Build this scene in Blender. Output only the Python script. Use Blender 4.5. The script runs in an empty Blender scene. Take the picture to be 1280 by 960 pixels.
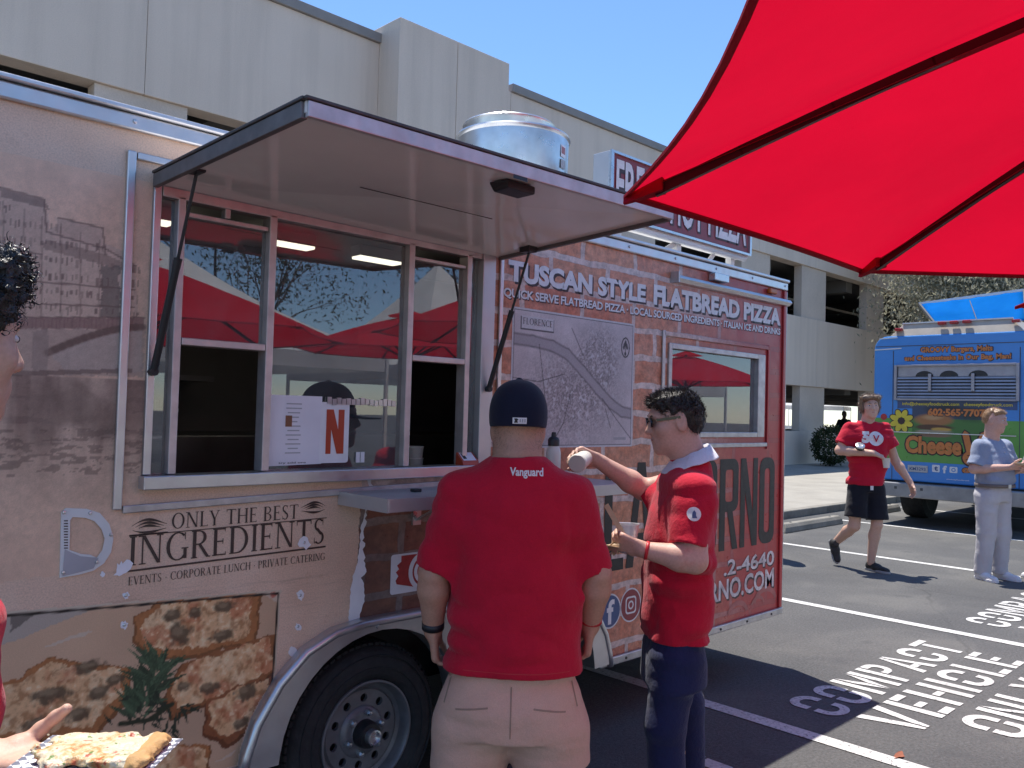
import bpy, bmesh, math, random
import numpy as np
from mathutils import Vector, Matrix
from mathutils.geometry import tessellate_polygon
from mathutils.bvhtree import BVHTree
SC = bpy.context.scene
COL = SC.collection
random.seed(7); RNG = np.random.default_rng(7)
# ------------------------------------------------------------------ camera
FPX, CAMH = 1052.0, 1.6                      # focal length in photo pixels (1280 wide), eye height in metres
_a, _th, _yx = math.atan(33/FPX), 0.0276, math.atan2(1071, FPX)
F0 = Vector((math.cos(_yx), math.sin(_yx), 0)); R0 = Vector((math.sin(_yx), -math.cos(_yx), 0)); U0 = Vector((0, 0, 1))
CF = math.cos(_a)*F0 + math.sin(_a)*U0
_u = math.cos(_a)*U0 - math.sin(_a)*F0
CR = math.cos(_th)*R0 + math.sin(_th)*_u
CU = math.cos(_th)*_u - math.sin(_th)*R0
cam_data = bpy.data.cameras.new('camera')
cam_data.sensor_width = 36.0; cam_data.lens = FPX/1280*36.0
cam_data.clip_start = 0.02; cam_data.clip_end = 1500
cam = bpy.data.objects.new('camera', cam_data); COL.objects.link(cam)
M = Matrix.Identity(4)
for i in range(3):
    M[i][0], M[i][1], M[i][2] = CR[i], CU[i], -CF[i]
M[2][3] = CAMH
cam.matrix_world = M
SC.camera = cam
# ------------------------------------------------------------------ sky, sun, exposure
SUNV = Vector((0.10, 0.29, 1.0)).normalized()          # towards the sun
w = bpy.data.worlds.new('World'); SC.world = w; w.use_nodes = True
nt = w.node_tree; nt.nodes.clear()
sky = nt.nodes.new('ShaderNodeTexSky'); sky.sky_type = 'NISHITA'; sky.sun_disc = False
sky.sun_elevation = math.asin(SUNV.z); sky.sun_rotation = math.atan2(SUNV.x, SUNV.y)
sky.air_density = 1.0; sky.dust_density = 0.0; sky.ozone_density = 9.0
bg = nt.nodes.new('ShaderNodeBackground'); bg.inputs['Strength'].default_value = 0.115
out = nt.nodes.new('ShaderNodeOutputWorld')
nt.links.new(sky.outputs[0], bg.inputs[0]); nt.links.new(bg.outputs[0], out.inputs[0])
sl = bpy.data.lights.new('sun', 'SUN'); sl.energy = 3.4; sl.angle = math.radians(0.53); sl.color = (1.0, 0.95, 0.87)
so = bpy.data.objects.new('sun', sl); COL.objects.link(so)
so.rotation_euler = SUNV.to_track_quat('Z', 'Y').to_euler()
SC.view_settings.view_transform = 'Standard'; SC.view_settings.look = 'None'
SC.view_settings.gamma = 1.0; SC.view_settings.use_curve_mapping = False
SC.view_settings.exposure = 0.95
SC.cycles.max_bounces = 8; SC.cycles.diffuse_bounces = 4; SC.cycles.glossy_bounces = 4
SC.cycles.transmission_bounces = 6; SC.cycles.transparent_max_bounces = 8
SC.cycles.caustics_reflective = False; SC.cycles.caustics_refractive = False
SC.cycles.use_denoising = True
# ------------------------------------------------------------------ helpers: pixels to places
def ray(x, y):
    return CF + CR*((x-640)/FPX) - CU*((y-480)/FPX)
def on_y(x, y, Y):
    d = ray(x, y); return Vector((0, 0, CAMH)) + d*(Y/d.y)
def on_x(x, y, X):
    d = ray(x, y); return Vector((0, 0, CAMH)) + d*(X/d.x)
def on_z(x, y, z=0.0):
    d = ray(x, y); return Vector((0, 0, CAMH)) + d*((z-CAMH)/d.z)
# ------------------------------------------------------------------ helpers: materials
MATS = {}
def lin(r, g, b):
    f = lambda c: ((c/255+0.055)/1.055)**2.4 if c > 10 else c/255/12.92
    return (f(r), f(g), f(b))
class N:
    """short node wiring"""
    def __init__(s, name):
        s.m = bpy.data.materials.new(name); s.m.use_nodes = True
        s.t = s.m.node_tree; s.t.nodes.clear()
        s.out = s.t.nodes.new('ShaderNodeOutputMaterial')
    def n(s, kind, **kw):
        o = s.t.nodes.new('ShaderNode'+kind)
        for k, v in kw.items():
            if k.startswith('i_'):
                key = k[2:].replace('_', ' ')
                o.inputs[key].default_value = v
            else: setattr(o, k, v)
        return o
    def l(s, a, b): s.t.links.new(a, b); return b
    def ramp(s, fac, stops, interp='LINEAR'):
        r = s.t.nodes.new('ShaderNodeValToRGB'); r.color_ramp.interpolation = interp
        e = r.color_ramp.elements
        while len(e) < len(stops): e.new(0.5)
        for q, (p, c) in zip(e, stops):
            q.position = p; q.color = (c[0], c[1], c[2], 1) if not isinstance(c, (int, float)) else (c, c, c, 1)
        s.l(fac, r.inputs[0]); return r.outputs[0]
    def mix(s, fac, a, b, mode='MIX'):
        m = s.t.nodes.new('ShaderNodeMix'); m.data_type = 'RGBA'; m.blend_type = mode
        for v, i in ((fac, 0), (a, 6), (b, 7)):
            if hasattr(v, 'node'): s.l(v, m.inputs[i])
            elif i == 0: m.inputs[0].default_value = v
            else: m.inputs[i].default_value = (v[0], v[1], v[2], 1)
        return m.outputs[2]
    def math(s, op, a, b=0.0, c=None):
        m = s.t.nodes.new('ShaderNodeMath'); m.operation = op
        for i, v in enumerate((a, b) if c is None else (a, b, c)):
            if hasattr(v, 'node'): s.l(v, m.inputs[i])
            else: m.inputs[i].default_value = v
        return m.outputs[0]
    def noise(s, scale, detail=4, rough=0.55, vec=None, dist=0.0):
        o = s.n('TexNoise'); o.inputs['Scale'].default_value = scale; o.inputs['Detail'].default_value = detail
        o.inputs['Roughness'].default_value = rough; o.inputs['Distortion'].default_value = dist
        if vec is None: vec = s.pos()
        s.l(vec, o.inputs['Vector']); return o.outputs[0]
    def pos(s):
        if not hasattr(s, '_p'): s._p = s.n('TexCoord').outputs['Object']
        return s._p
    def scaled(s, vec, sc):
        m = s.n('Mapping'); m.inputs['Scale'].default_value = sc; s.l(vec, m.inputs[0]); return m.outputs[0]
    def bsdf(s, color, rough=0.5, metal=0.0, bump=None, spec=0.5, **kw):
        b = s.n('BsdfPrincipled')
        for v, k in ((color, 'Base Color'), (rough, 'Roughness'), (metal, 'Metallic')):
            if hasattr(v, 'node'): s.l(v, b.inputs[k])
            elif k == 'Base Color': b.inputs[k].default_value = (v[0], v[1], v[2], 1)
            else: b.inputs[k].default_value = v
        b.inputs['Specular IOR Level'].default_value = spec
        for k, v in kw.items(): b.inputs[k.replace('_', ' ')].default_value = v
        if bump is not None:
            h, st, d = bump; bn = s.n('Bump'); bn.inputs['Strength'].default_value = st; bn.inputs['Distance'].default_value = d
            s.l(h, bn.inputs['Height']); s.l(bn.outputs[0], b.inputs['Normal'])
        return b.outputs[0]
    def done(s, shader, key):
        s.l(shader, s.out.inputs[0]); MATS[key] = s.m; return s.m
def mat(key, color, rough=0.5, metal=0.0, var=0.12, vscale=6.0, bump=0.0, bscale=60.0, spec=0.5, grain=0.0, **kw):
    """plain surface with mottling, optional fine relief"""
    n = N(key)
    c = color
    lo = tuple(max(0, x*(1-var)) for x in c); hi = tuple(min(1, x*(1+var)) for x in c)
    col = n.ramp(n.noise(vscale, 5), ((0.3, lo), (0.7, hi)))
    if grain:
        g = n.noise(vscale*40, 2)
        col = n.mix(1.0, col, n.ramp(g, ((0.3, 1-grain), (0.7, 1.0))), 'MULTIPLY')
    r = n.ramp(n.noise(vscale*2.3, 3), ((0.3, max(0.02, rough*0.85)), (0.7, min(1, rough*1.15))))
    bp = (n.noise(bscale, 4), bump, 0.01) if bump else None
    return n.done(n.bsdf(col, r, metal, bp, spec, **kw), key)
def painted(key, rough=0.35, spec=0.5):
    """printed sheet: colours come from the print itself"""
    n = N(key); a = n.n('VertexColor'); a.layer_name = 'Col'
    g = n.ramp(n.noise(330, 2), ((0.3, 0.86), (0.7, 1.0)))
    return n.done(n.bsdf(n.mix(1.0, a.outputs[0], g, 'MULTIPLY'), rough, 0, None, spec), key)
# ------------------------------------------------------------------ helpers: objects
ORG = {}
def link(o, parent=None):
    COL.objects.link(o)
    if parent is not None: o.parent = parent
    return o
def tag(o, label=None, cat=None, group=None, kind=None):
    if label: o['label'] = label
    if cat: o['category'] = cat
    if group: o['group'] = group
    if kind: o['kind'] = kind
    return o
def thing(name, label, cat, loc=(0, 0, 0), rz=0.0, group=None):
    o = bpy.data.objects.new(name, None); o.empty_display_size = 0.2
    o.location = loc; o.rotation_euler = (0, 0, rz)
    link(o); tag(o, label, cat, group); ORG[o.name] = Vector(loc); return o
def mesh(name, verts, faces, m, parent=None, smooth=False, bevel=0.0, org=None, autosmooth=None, solid=0.0, bseg=2):
    """verts in world metres (or in the thing's own frame if its origin is 0)"""
    o_ = ORG.get(parent.name, Vector()) if parent is not None else (Vector(org) if org is not None else Vector())
    V = np.asarray(verts, dtype=np.float64).reshape(-1, 3) - np.array(o_)
    me = bpy.data.meshes.new(name); me.from_pydata(V.tolist() if len(V) < 4000 else V, [], faces)
    o = bpy.data.objects.new(name, me)
    if m is not None: me.materials.append(MATS[m] if isinstance(m, str) else m)
    if smooth: me.polygons.foreach_set('use_smooth', np.ones(len(me.polygons), dtype=bool))
    if autosmooth:
        me.set_sharp_from_angle(angle=math.radians(autosmooth))
    if parent is None: o.location = o_
    link(o, parent); ORG[o.name] = o_
    if solid:
        s = o.modifiers.new('solid', 'SOLIDIFY'); s.thickness = solid; s.offset = 0
    if bevel:
        b = o.modifiers.new('bevel', 'BEVEL'); b.width = bevel; b.segments = bseg; b.limit_method = 'ANGLE'; b.angle_limit = math.radians(35)
    me.update(); return o
class MB:
    def __init__(s): s.v = []; s.f = []
    def add(s, v, f):
        k = len(s.v); s.v += [tuple(p) for p in v]; s.f += [tuple(i+k for i in q) for q in f]; return s
    def box(s, x0, x1, y0, y1, z0, z1):
        v = [(x, y, z) for z in (z0, z1) for y in (y0, y1) for x in (x0, x1)]
        return s.add(v, [(0, 2, 3, 1), (4, 5, 7, 6), (0, 1, 5, 4), (2, 6, 7, 3), (0, 4, 6, 2), (1, 3, 7, 5)])
    def bar(s, p, q, w, h, up=(0, 0, 1)):
        p, q = Vector(p), Vector(q); d = (q-p).normalized(); up = Vector(up)
        a = d.cross(up)
        if a.length < 1e-4: a = d.cross(Vector((1, 0, 0)))
        a.normalize(); b = a.cross(d).normalized()
        v = [e + a*(i*w/2) + b*(j*h/2) for e in (p, q) for j in (-1, 1) for i in (-1, 1)]
        return s.add(v, [(0, 2, 3, 1), (4, 5, 7, 6), (0, 1, 5, 4), (2, 6, 7, 3), (0, 4, 6, 2), (1, 3, 7, 5)])
    def tube(s, pts, r, n=8, caps=True):
        pts = [Vector(p) for p in pts]; R = r if isinstance(r, (list, tuple)) else [r]*len(pts)
        k = len(s.v); a = None
        for i, p in enumerate(pts):
            d = (pts[min(i+1, len(pts)-1)] - pts[max(i-1, 0)]).normalized()
            if a is None:
                a = d.orthogonal().normalized()
            else:
                a = (a - d*a.dot(d)).normalized()
            b = d.cross(a)
            for j in range(n):
                t = 2*math.pi*j/n; s.v.append(tuple(p + (a*math.cos(t) + b*math.sin(t))*R[i]))
        for i in range(len(pts)-1):
            for j in range(n):
                s.f.append((k+i*n+j, k+i*n+(j+1) % n, k+(i+1)*n+(j+1) % n, k+(i+1)*n+j))
        if caps:
            s.f.append(tuple(k+j for j in range(n-1, -1, -1))); e = k+(len(pts)-1)*n; s.f.append(tuple(e+j for j in range(n)))
        return s
    def lathe(s, prof, c, n=32, axis='z'):
        """prof: (radius, height) pairs; axis z, y (height runs to -y) or x"""
        k = len(s.v); c = Vector(c)
        for r, h in prof:
            for j in range(n):
                t = 2*math.pi*j/n; x, y = r*math.cos(t), r*math.sin(t)
                s.v.append(tuple(c + (Vector((x, y, h)) if axis == 'z' else Vector((x, -h, y)) if axis == 'y' else Vector((h, x, y)))))
        for i in range(len(prof)-1):
            for j in range(n):
                s.f.append((k+i*n+j, k+i*n+(j+1) % n, k+(i+1)*n+(j+1) % n, k+(i+1)*n+j))
        return s
    def prism(s, poly, fmap, d0, d1):
        """2-D polygon (u, v) pushed between offsets d0 and d1 by fmap(u, v, d)"""
        n = len(poly); k = len(s.v)
        s.v += [tuple(fmap(u, v, d)) for d in (d0, d1) for u, v in poly]
        s.f += [tuple(k+i for i in range(n)), tuple(k+n+i for i in range(n-1, -1, -1))]
        s.f += [(k+i, k+n+i, k+n+(i+1) % n, k+(i+1) % n) for i in range(n)]
        return s
    def sheet(s, polys, fmap, d):
        """flat polygon with holes"""
        tri = tessellate_polygon([[Vector((u, v, 0)) for u, v in p] for p in polys])
        flat = [q for p in polys for q in p]
        return s.add([fmap(u, v, d) for u, v in flat], tri)
    def build(s, name, m, parent=None, **kw):
        return mesh(name, s.v, s.f, m, parent, **kw)
def copy_tree(o, parent=None, loc=None, rz=None, label=None, sc=None):
    c = o.copy(); COL.objects.link(c); ORG[c.name] = Vector()
    if parent is not None: c.parent = parent
    if loc is not None: c.location = loc
    if rz is not None: c.rotation_euler = (0, 0, rz)
    if label: c['label'] = label
    if sc: c.scale = (sc, sc, sc)
    for ch in [x for x in o.children]: copy_tree(ch, c)
    return c
def arc(cx, cy, rx, ry, a0, a1, n=12):
    return [(cx+rx*math.cos(math.radians(a0+(a1-a0)*i/n)), cy+ry*math.sin(math.radians(a0+(a1-a0)*i/n))) for i in range(n+1)]
def rrect(x0, x1, y0, y1, r, n=4):
    return (arc(x1-r, y0+r, r, r, -90, 0, n) + arc(x1-r, y1-r, r, r, 0, 90, n) + arc(x0+r, y1-r, r, r, 90, 180, n) + arc(x0+r, y0+r, r, r, 180, 270, n))
# ------------------------------------------------------------------ helpers: lettering
_TXT = {}
def text_2d(s, bold=0.0, shear=0.0, space=1.0, res=3):
    k = (s, bold, shear, space)
    if k not in _TXT:
        c = bpy.data.curves.new('t', 'FONT'); c.body = s; c.offset = bold; c.shear = shear; c.space_character = space
        c.resolution_u = res; c.fill_mode = 'FRONT'
        o = bpy.data.objects.new('t', c); COL.objects.link(o)
        me = bpy.data.meshes.new_from_object(o.evaluated_get(bpy.context.evaluated_depsgraph_get()))
        v = np.array([x.co[:2] for x in me.vertices]); f = [tuple(p.vertices) for p in me.polygons]
        bpy.data.objects.remove(o); bpy.data.meshes.remove(me); bpy.data.curves.remove(c)
        lo, hi = v.min(0), v.max(0); _TXT[k] = ((v-lo)/(hi-lo), f)
    return _TXT[k]
def text(name, s, x0, x1, z0, z1, fmap, off, m, parent, bold=0.0, shear=0.0, slope=0.0, space=1.0, warp=None):
    """one flat object for each word"""
    v, f = text_2d(s, bold, shear, space)
    V = []
    for a, b in v:
        u, q = x0+(x1-x0)*a, z0+(z1-z0)*b+slope*(x1-x0)*a
        if warp: u, q = warp(u, q)
        V.append(fmap(u, q, off))
    if ' ' not in s: return mesh(name, V, f, m, parent)
    lab = list(range(len(v)))
    def root(i):
        while lab[i] != i: lab[i] = lab[lab[i]]; i = lab[i]
        return i
    for q in f:
        for j in q[1:]: lab[root(j)] = root(q[0])
    R = [root(i) for i in range(len(v))]; ext = {}
    for i, r_ in enumerate(R):
        a = v[i][0]; e = ext.setdefault(r_, [a, a]); e[0] = min(e[0], a); e[1] = max(e[1], a)
    comps = sorted(ext.items(), key=lambda t: t[1][0]); gaps = []; hi = comps[0][1][1]
    for k in range(1, len(comps)):
        gaps.append((comps[k][1][0]-hi, k)); hi = max(hi, comps[k][1][1])
    cuts = sorted(k for _, k in sorted(gaps)[::-1][:len(s.split())-1]); word = {}; wi = 0
    for k, (r_, _) in enumerate(comps):
        if wi < len(cuts) and k == cuts[wi]: wi += 1
        word[r_] = wi
    o = None
    for wn in range(len(cuts)+1):
        ids = [i for i in range(len(v)) if word[R[i]] == wn]; mp = {i: k for k, i in enumerate(ids)}
        o = mesh(name, [V[i] for i in ids], [tuple(mp[i] for i in q) for q in f if q[0] in mp], m, parent)
    return o
# serif capitals drawn with stems, bars and bowls on a unit-high cell
def _ln(x0, y0, x1, y1, w): return [(x0-w/2, y0), (x0+w/2, y0), (x1+w/2, y1), (x1-w/2, y1)]
def _bar(x0, x1, y, t): return [(x0, y-t/2), (x1, y-t/2), (x1, y+t/2), (x0, y+t/2)]
def _bowl(cx, cy, rx, ry, a0, a1, wx, wy):
    return arc(cx, cy, rx, ry, a0, a1, 14) + arc(cx, cy, rx-wx, ry-wy, a1, a0, 14)
def _ser(x, y, w=0.24): return _bar(x-w/2, x+w/2, y+(0.02 if y < 0.5 else -0.02), 0.04)
TK, TN = 0.13, 0.05
def _stem(x, w=TK): return [_ln(x, 0, x, 1, w), _ser(x, 0), _ser(x, 1)]
def _ee(x, y): return [(x, y), (x+0.03, y), (x+0.03, y+(0.14 if y < .5 else -0.14)), (x, y+(0.10 if y < .5 else -0.10))]
SERIF = {
 'I': (0.30, lambda: _stem(0.15)),
 'L': (0.60, lambda: _stem(0.15)+[_bar(0.1, 0.57, 0.025, 0.05), _ee(0.54, 0.0)]),
 'T': (0.72, lambda: [_ln(0.36, 0, 0.36, 1, TK), _ser(0.36, 0), _bar(0.02, 0.70, 0.975, 0.05), [(0.02, 1), (0.06, 1), (0.05, 0.82), (0.02, 0.82)], [(0.66, 1), (0.70, 1), (0.70, 0.82), (0.67, 0.82)]]),
 'E': (0.62, lambda: _stem(0.15)+[_bar(0.1, 0.56, 0.025, 0.05), _bar(0.1, 0.54, 0.975, 0.05), _bar(0.1, 0.46, 0.52, 0.05), _ee(0.54, 0.0), _ee(0.51, 1.0), _bar(0.43, 0.46, 0.52, 0.2)]),
 'F': (0.58, lambda: _stem(0.15)+[_bar(0.1, 0.54, 0.975, 0.05), _bar(0.1, 0.44, 0.5, 0.05), _ee(0.51, 1.0)]),
 'H': (0.86, lambda: _stem(0.15)+_stem(0.71)+[_bar(0.15, 0.71, 0.52, 0.05)]),
 'N': (0.88, lambda: [_ln(0.13, 0, 0.13, 1, TN), _ln(0.74, 0, 0.74, 1, TN), _ln(0.15, 1, 0.72, 0, TK), _ser(0.13, 0), _ser(0.74, 1), _ser(0.07, 1, 0.18)]),
 'Y': (0.76, lambda: [_ln(0.38, 0, 0.38, 0.48, TK), _ln(0.12, 1, 0.37, 0.44, TK), _ln(0.66, 1, 0.40, 0.44, TN), _ser(0.38, 0), _ser(0.11, 1), _ser(0.66, 1, 0.2)]),
 'V': (0.78, lambda: [_ln(0.12, 1, 0.39, 0, TK), _ln(0.67, 1, 0.41, 0, TN), _ser(0.11, 1), _ser(0.67, 1, 0.2)]),
 'A': (0.80, lambda: [_ln(0.38, 1, 0.66, 0, TK), _ln(0.38, 1, 0.12, 0, TN), _bar(0.2, 0.58, 0.34, 0.05), _ser(0.11, 0, 0.2), _ser(0.67, 0)]),
 'U': (0.82, lambda: [_ln(0.15, 0.3, 0.15, 1, TK), _ln(0.68, 0.3, 0.68, 1, TN), _bowl(0.40, 0.32, 0.315, 0.33, 180, 360, 0.11, 0.06), _ser(0.15, 1), _ser(0.68, 1, 0.2)]),
 'O': (0.92, lambda: [_bowl(0.46, 0.5, 0.42, 0.51, 0, 180, 0.13, 0.045), _bowl(0.46, 0.5, 0.42, 0.51, 180, 360, 0.13, 0.045)]),
 'C': (0.80, lambda: [_bowl(0.46, 0.5, 0.42, 0.51, 48, 312, 0.13, 0.045), [(0.70, 0.98), (0.745, 0.98), (0.745, 0.72), (0.72, 0.72)], [(0.70, 0.03), (0.745, 0.03), (0.745, 0.25), (0.72, 0.25)]]),
 'G': (0.88, lambda: [_bowl(0.46, 0.5, 0.42, 0.51, 48, 318, 0.13, 0.045), [(0.70, 0.98), (0.745, 0.98), (0.745, 0.72), (0.72, 0.72)], _ln(0.74, 0.05, 0.74, 0.42, 0.12), _bar(0.6, 0.86, 0.42, 0.04)]),
 'D': (0.86, lambda: _stem(0.15)+[_bowl(0.34, 0.5, 0.46, 0.5, -90, 90, 0.13, 0.045), _bar(0.15, 0.36, 0.0225, 0.045), _bar(0.15, 0.36, 0.9775, 0.045)]),
 'B': (0.70, lambda: _stem(0.15)+[_bowl(0.32, 0.26, 0.32, 0.26, -90, 90, 0.12, 0.045), _bowl(0.32, 0.76, 0.27, 0.24, -90, 90, 0.11, 0.045), _bar(0.15, 0.34, 0.0225, 0.045), _bar(0.15, 0.34, 0.52, 0.045), _bar(0.15, 0.34, 0.9775, 0.045)]),
 'P': (0.66, lambda: _stem(0.15)+[_bowl(0.32, 0.73, 0.30, 0.27, -90, 90, 0.12, 0.045), _bar(0.15, 0.34, 0.4825, 0.045), _bar(0.15, 0.34, 0.9775, 0.045)]),
 'R': (0.76, lambda: _stem(0.15)+[_bowl(0.32, 0.74, 0.29, 0.26, -90, 90, 0.12, 0.045), _bar(0.15, 0.34, 0.5, 0.045), _bar(0.15, 0.34, 0.9775, 0.045), _ln(0.34, 0.5, 0.68, 0, TK), _ser(0.7, 0, 0.16)]),
 'S': (0.58, lambda: [_bowl(0.29, 0.755, 0.22, 0.255, 40, 250, 0.09, 0.05), _bowl(0.29, 0.25, 0.24, 0.26, 220, 430, 0.10, 0.05), _ln(0.17, 0.64, 0.42, 0.36, 0.15), [(0.44, 0.98), (0.48, 0.98), (0.48, 0.75), (0.46, 0.75)], [(0.07, 0.03), (0.11, 0.03), (0.09, 0.26), (0.07, 0.26)]]),
 '.': (0.3, lambda: [arc(0.15, 0.42, 0.07, 0.07, 0, 360, 8)]),
 ' ': (0.34, lambda: []),
}
def serif_text(name, s, x0, x1, z0, z1, fmap, off, m, parent, slope=0.0):
    tot = sum(SERIF[c][0]+0.06 for c in s)
    b = MB(); x = 0; k = 0
    for c in s:
        wd, fn = SERIF[c]
        if c == ' ' and b.v: b.build(name, m, parent); b = MB()
        for poly in fn():
            pts = [(x0+(x1-x0)*(x+u)/tot, z0+(z1-z0)*v+slope*(x1-x0)*(x+u)/tot) for u, v in poly]
            b.sheet([pts], fmap, off+0.00012*(k % 7)); k += 1
        x += wd+0.06
    return b.build(name, m, parent)
# ------------------------------------------------------------------ helpers: printed pictures (drawn by code on a fine grid)
def vnoise2(X, Y, sc, seed=0):
    r = np.random.default_rng(seed); L = r.random((64, 64))
    x, y = X*sc, Y*sc; i, j = np.floor(x).astype(int), np.floor(y).astype(int); a, b = x-i, y-j
    a = a*a*(3-2*a); b = b*b*(3-2*b)
    g = lambda p, q: L[p % 64, q % 64]
    return (g(i, j)*(1-a)+g(i+1, j)*a)*(1-b)+(g(i, j+1)*(1-a)+g(i+1, j+1)*a)*b
def fbm2(X, Y, sc, seed=0, o=4):
    s = 0; t = 0; amp = 1
    for k in range(o):
        s = s+amp*vnoise2(X, Y, sc*2**k, seed+k); t += amp; amp *= 0.55
    return s/t
class Raster:
    def __init__(s, x0, x1, z0, z1, step, base):
        s.nx, s.nz = int((x1-x0)/step)+1, int((z1-z0)/step)+1
        s.x = np.linspace(x0, x1, s.nx); s.z = np.linspace(z0, z1, s.nz)
        s.X, s.Z = np.meshgrid(s.x, s.z); s.c = np.ones((s.nz, s.nx, 3))*np.array(base)
    def inside(s, P):
        r = np.zeros(s.X.shape, bool); n = len(P)
        for i in range(n):
            (xa, ya), (xb, yb) = P[i], P[(i+1) % n]
            if ya == yb: continue
            hit = ((ya > s.Z) != (yb > s.Z)) & (s.X < (xb-xa)*(s.Z-ya)/(yb-ya)+xa); r ^= hit
        return r
    def put(s, mask, col, a=1.0):
        m = (mask.astype(float)*a)[..., None]; s.c = s.c*(1-m)+np.array(col)*m
    def poly(s, P, col, a=1.0, rough=0.0, rs=60, seed=0):
        if rough:
            Xo, Zo = s.X, s.Z
            s.X = Xo+(fbm2(Xo, Zo, rs, seed)-0.5)*rough; s.Z = Zo+(fbm2(Xo, Zo, rs, seed+9)-0.5)*rough
            m = s.inside(P); s.X, s.Z = Xo, Zo
        else: m = s.inside(P)
        s.put(m, col, a); return m
    def blob(s, cx, cz, rx, rz, col, a=1.0, rough=0.5, seed=0, soft=0.25, rs=None):
        n = fbm2(s.X, s.Z, rs or 1.6/max(rx, rz), seed)-0.5
        d = np.sqrt(((s.X-cx)/rx)**2+((s.Z-cz)/rz)**2)+n*rough
        m = np.clip((1-d)/soft, 0, 1); s.put(m, col, a); return m
    def line(s, pts, wd, col, a=1.0):
        for (xa, za), (xb, zb) in zip(pts[:-1], pts[1:]):
            dx, dz = xb-xa, zb-za; L = dx*dx+dz*dz+1e-12
            t = np.clip(((s.X-xa)*dx+(s.Z-za)*dz)/L, 0, 1)
            d = np.hypot(s.X-xa-t*dx, s.Z-za-t*dz)
            s.put(np.clip((wd-d)/(wd*0.4)+0.3, 0, 1), col, a)
    def build(s, name, fmap, off, m, parent, mask=None):
        V = np.array([fmap(u, v, off) for u, v in zip(s.X.ravel(), s.Z.ravel())])
        i = np.arange(s.nz*s.nx).reshape(s.nz, s.nx)
        q = np.stack([i[:-1, :-1], i[:-1, 1:], i[1:, 1:], i[1:, :-1]], -1).reshape(-1, 4)
        if mask is not None:
            mm = mask.ravel(); q = q[mm[q].all(1)]
        o = mesh(name, V, q.tolist(), m, parent)
        ca = o.data.color_attributes.new('Col', 'FLOAT_COLOR', 'POINT')
        ca.data.foreach_set('color', np.concatenate([np.clip(s.c.reshape(-1, 3), 0, 1), np.ones((s.nx*s.nz, 1))], 1).astype(np.float32).ravel())
        return o
# ================================================================== SETTING
# ---- asphalt
n = N('asphalt'); p = n.pos()
c1 = n.ramp(n.noise(0.55, 6, 0.62), ((0.30, (0.078, 0.077, 0.078)), (0.52, (0.105, 0.103, 0.101)), (0.75, (0.140, 0.136, 0.128))))
sp = n.ramp(n.noise(62, 5, 0.8), ((0.28, 0.45), (0.50, 1.0), (0.64, 1.30), (0.76, 2.6)))
c2 = n.mix(1.0, c1, sp, 'MULTIPLY')
dust = n.ramp(n.noise(1.1, 7, 0.6, dist=0.6), ((0.52, 0.0), (0.75, 0.40)))
c3 = n.mix(dust, c2, (0.21, 0.198, 0.178))
spl = n.ramp(n.noise(3.2, 4, 0.5), ((0.62, 0.0), (0.72, 0.6)))
c4 = n.mix(spl, c3, (0.075, 0.075, 0.076))
vv = n.n('TexVoronoi'); vv.feature = 'DISTANCE_TO_EDGE'; vv.inputs['Scale'].default_value = 0.33
wob = n.n('Mix'); wob.data_type = 'VECTOR'; wob.inputs[0].default_value = 0.16
nz = n.n('TexNoise'); nz.inputs['Scale'].default_value = 1.6; nz.inputs['Detail'].default_value = 6; n.l(p, nz.inputs['Vector'])
n.l(p, wob.inputs[4]); n.l(nz.outputs[1], wob.inputs[5]); n.l(wob.outputs[1], vv.inputs['Vector'])
crk = n.ramp(vv.outputs[0], ((0.0, 0.55), (0.0035, 0.0)))
crk = n.math('MULTIPLY', crk, n.ramp(n.noise(0.4, 2), ((0.45, 0.0), (0.6, 1.0))))
c5 = n.mix(crk, c4, (0.04, 0.04, 0.04))
n.done(n.bsdf(c5, n.ramp(n.noise(40, 3), ((0.3, 0.72), (0.7, 0.92))), 0, (n.noise(75, 5, 0.75), 0.9, 0.008), 0.35), 'asphalt')
mat('concrete_pad', (0.36, 0.335, 0.29), 0.85, var=0.14, vscale=1.3, bump=0.25, bscale=90, grain=0.18)
mat('kerb_concrete', (0.27, 0.25, 0.215), 0.88, var=0.22, vscale=5, bump=0.35, bscale=70, grain=0.25)
n = N('road_paint')
w_ = n.ramp(n.noise(55, 5, 0.7), ((0.34, (0.10, 0.10, 0.10)), (0.43, (0.55, 0.54, 0.52)), (0.7, (0.76, 0.75, 0.72))))
w_ = n.mix(n.ramp(n.noise(2.6, 6, 0.65), ((0.45, 0.0), (0.75, 0.65))), w_, (0.42, 0.40, 0.37))
n.done(n.bsdf(w_, 0.75, 0, (n.noise(170, 3), 0.4, 0.004)), 'road_paint')
# stucco/precast facade with rain streaks
n = N('facade'); p = n.pos()
b_ = n.ramp(n.noise(0.5, 5), ((0.3, (0.69, 0.575, 0.475)), (0.7, (0.75, 0.63, 0.525))))
st = n.noise(1.0, 5, 0.6, n.scaled(p, (2.2, 2.2, 0.12)))
b_ = n.mix(n.ramp(st, ((0.48, 0.0), (0.74, 0.60))), b_, (0.55, 0.46, 0.38))
b_ = n.mix(1.0, b_, n.ramp(n.noise(60, 3), ((0.3, 0.9), (0.7, 1.0))), 'MULTIPLY')
n.done(n.bsdf(b_, 0.9, 0, (n.noise(55, 4), 0.35, 0.01), 0.3), 'facade')
mat('facade_pier', (0.60, 0.50, 0.415), 0.9, var=0.1, vscale=0.7, bump=0.3, bscale=50, grain=0.1)
mat('coping', (0.26, 0.24, 0.225), 0.7, var=0.1, vscale=2)
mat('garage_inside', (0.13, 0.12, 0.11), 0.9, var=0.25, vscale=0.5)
mat('dark_grey_paint', (0.08, 0.08, 0.08), 0.6)
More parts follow.
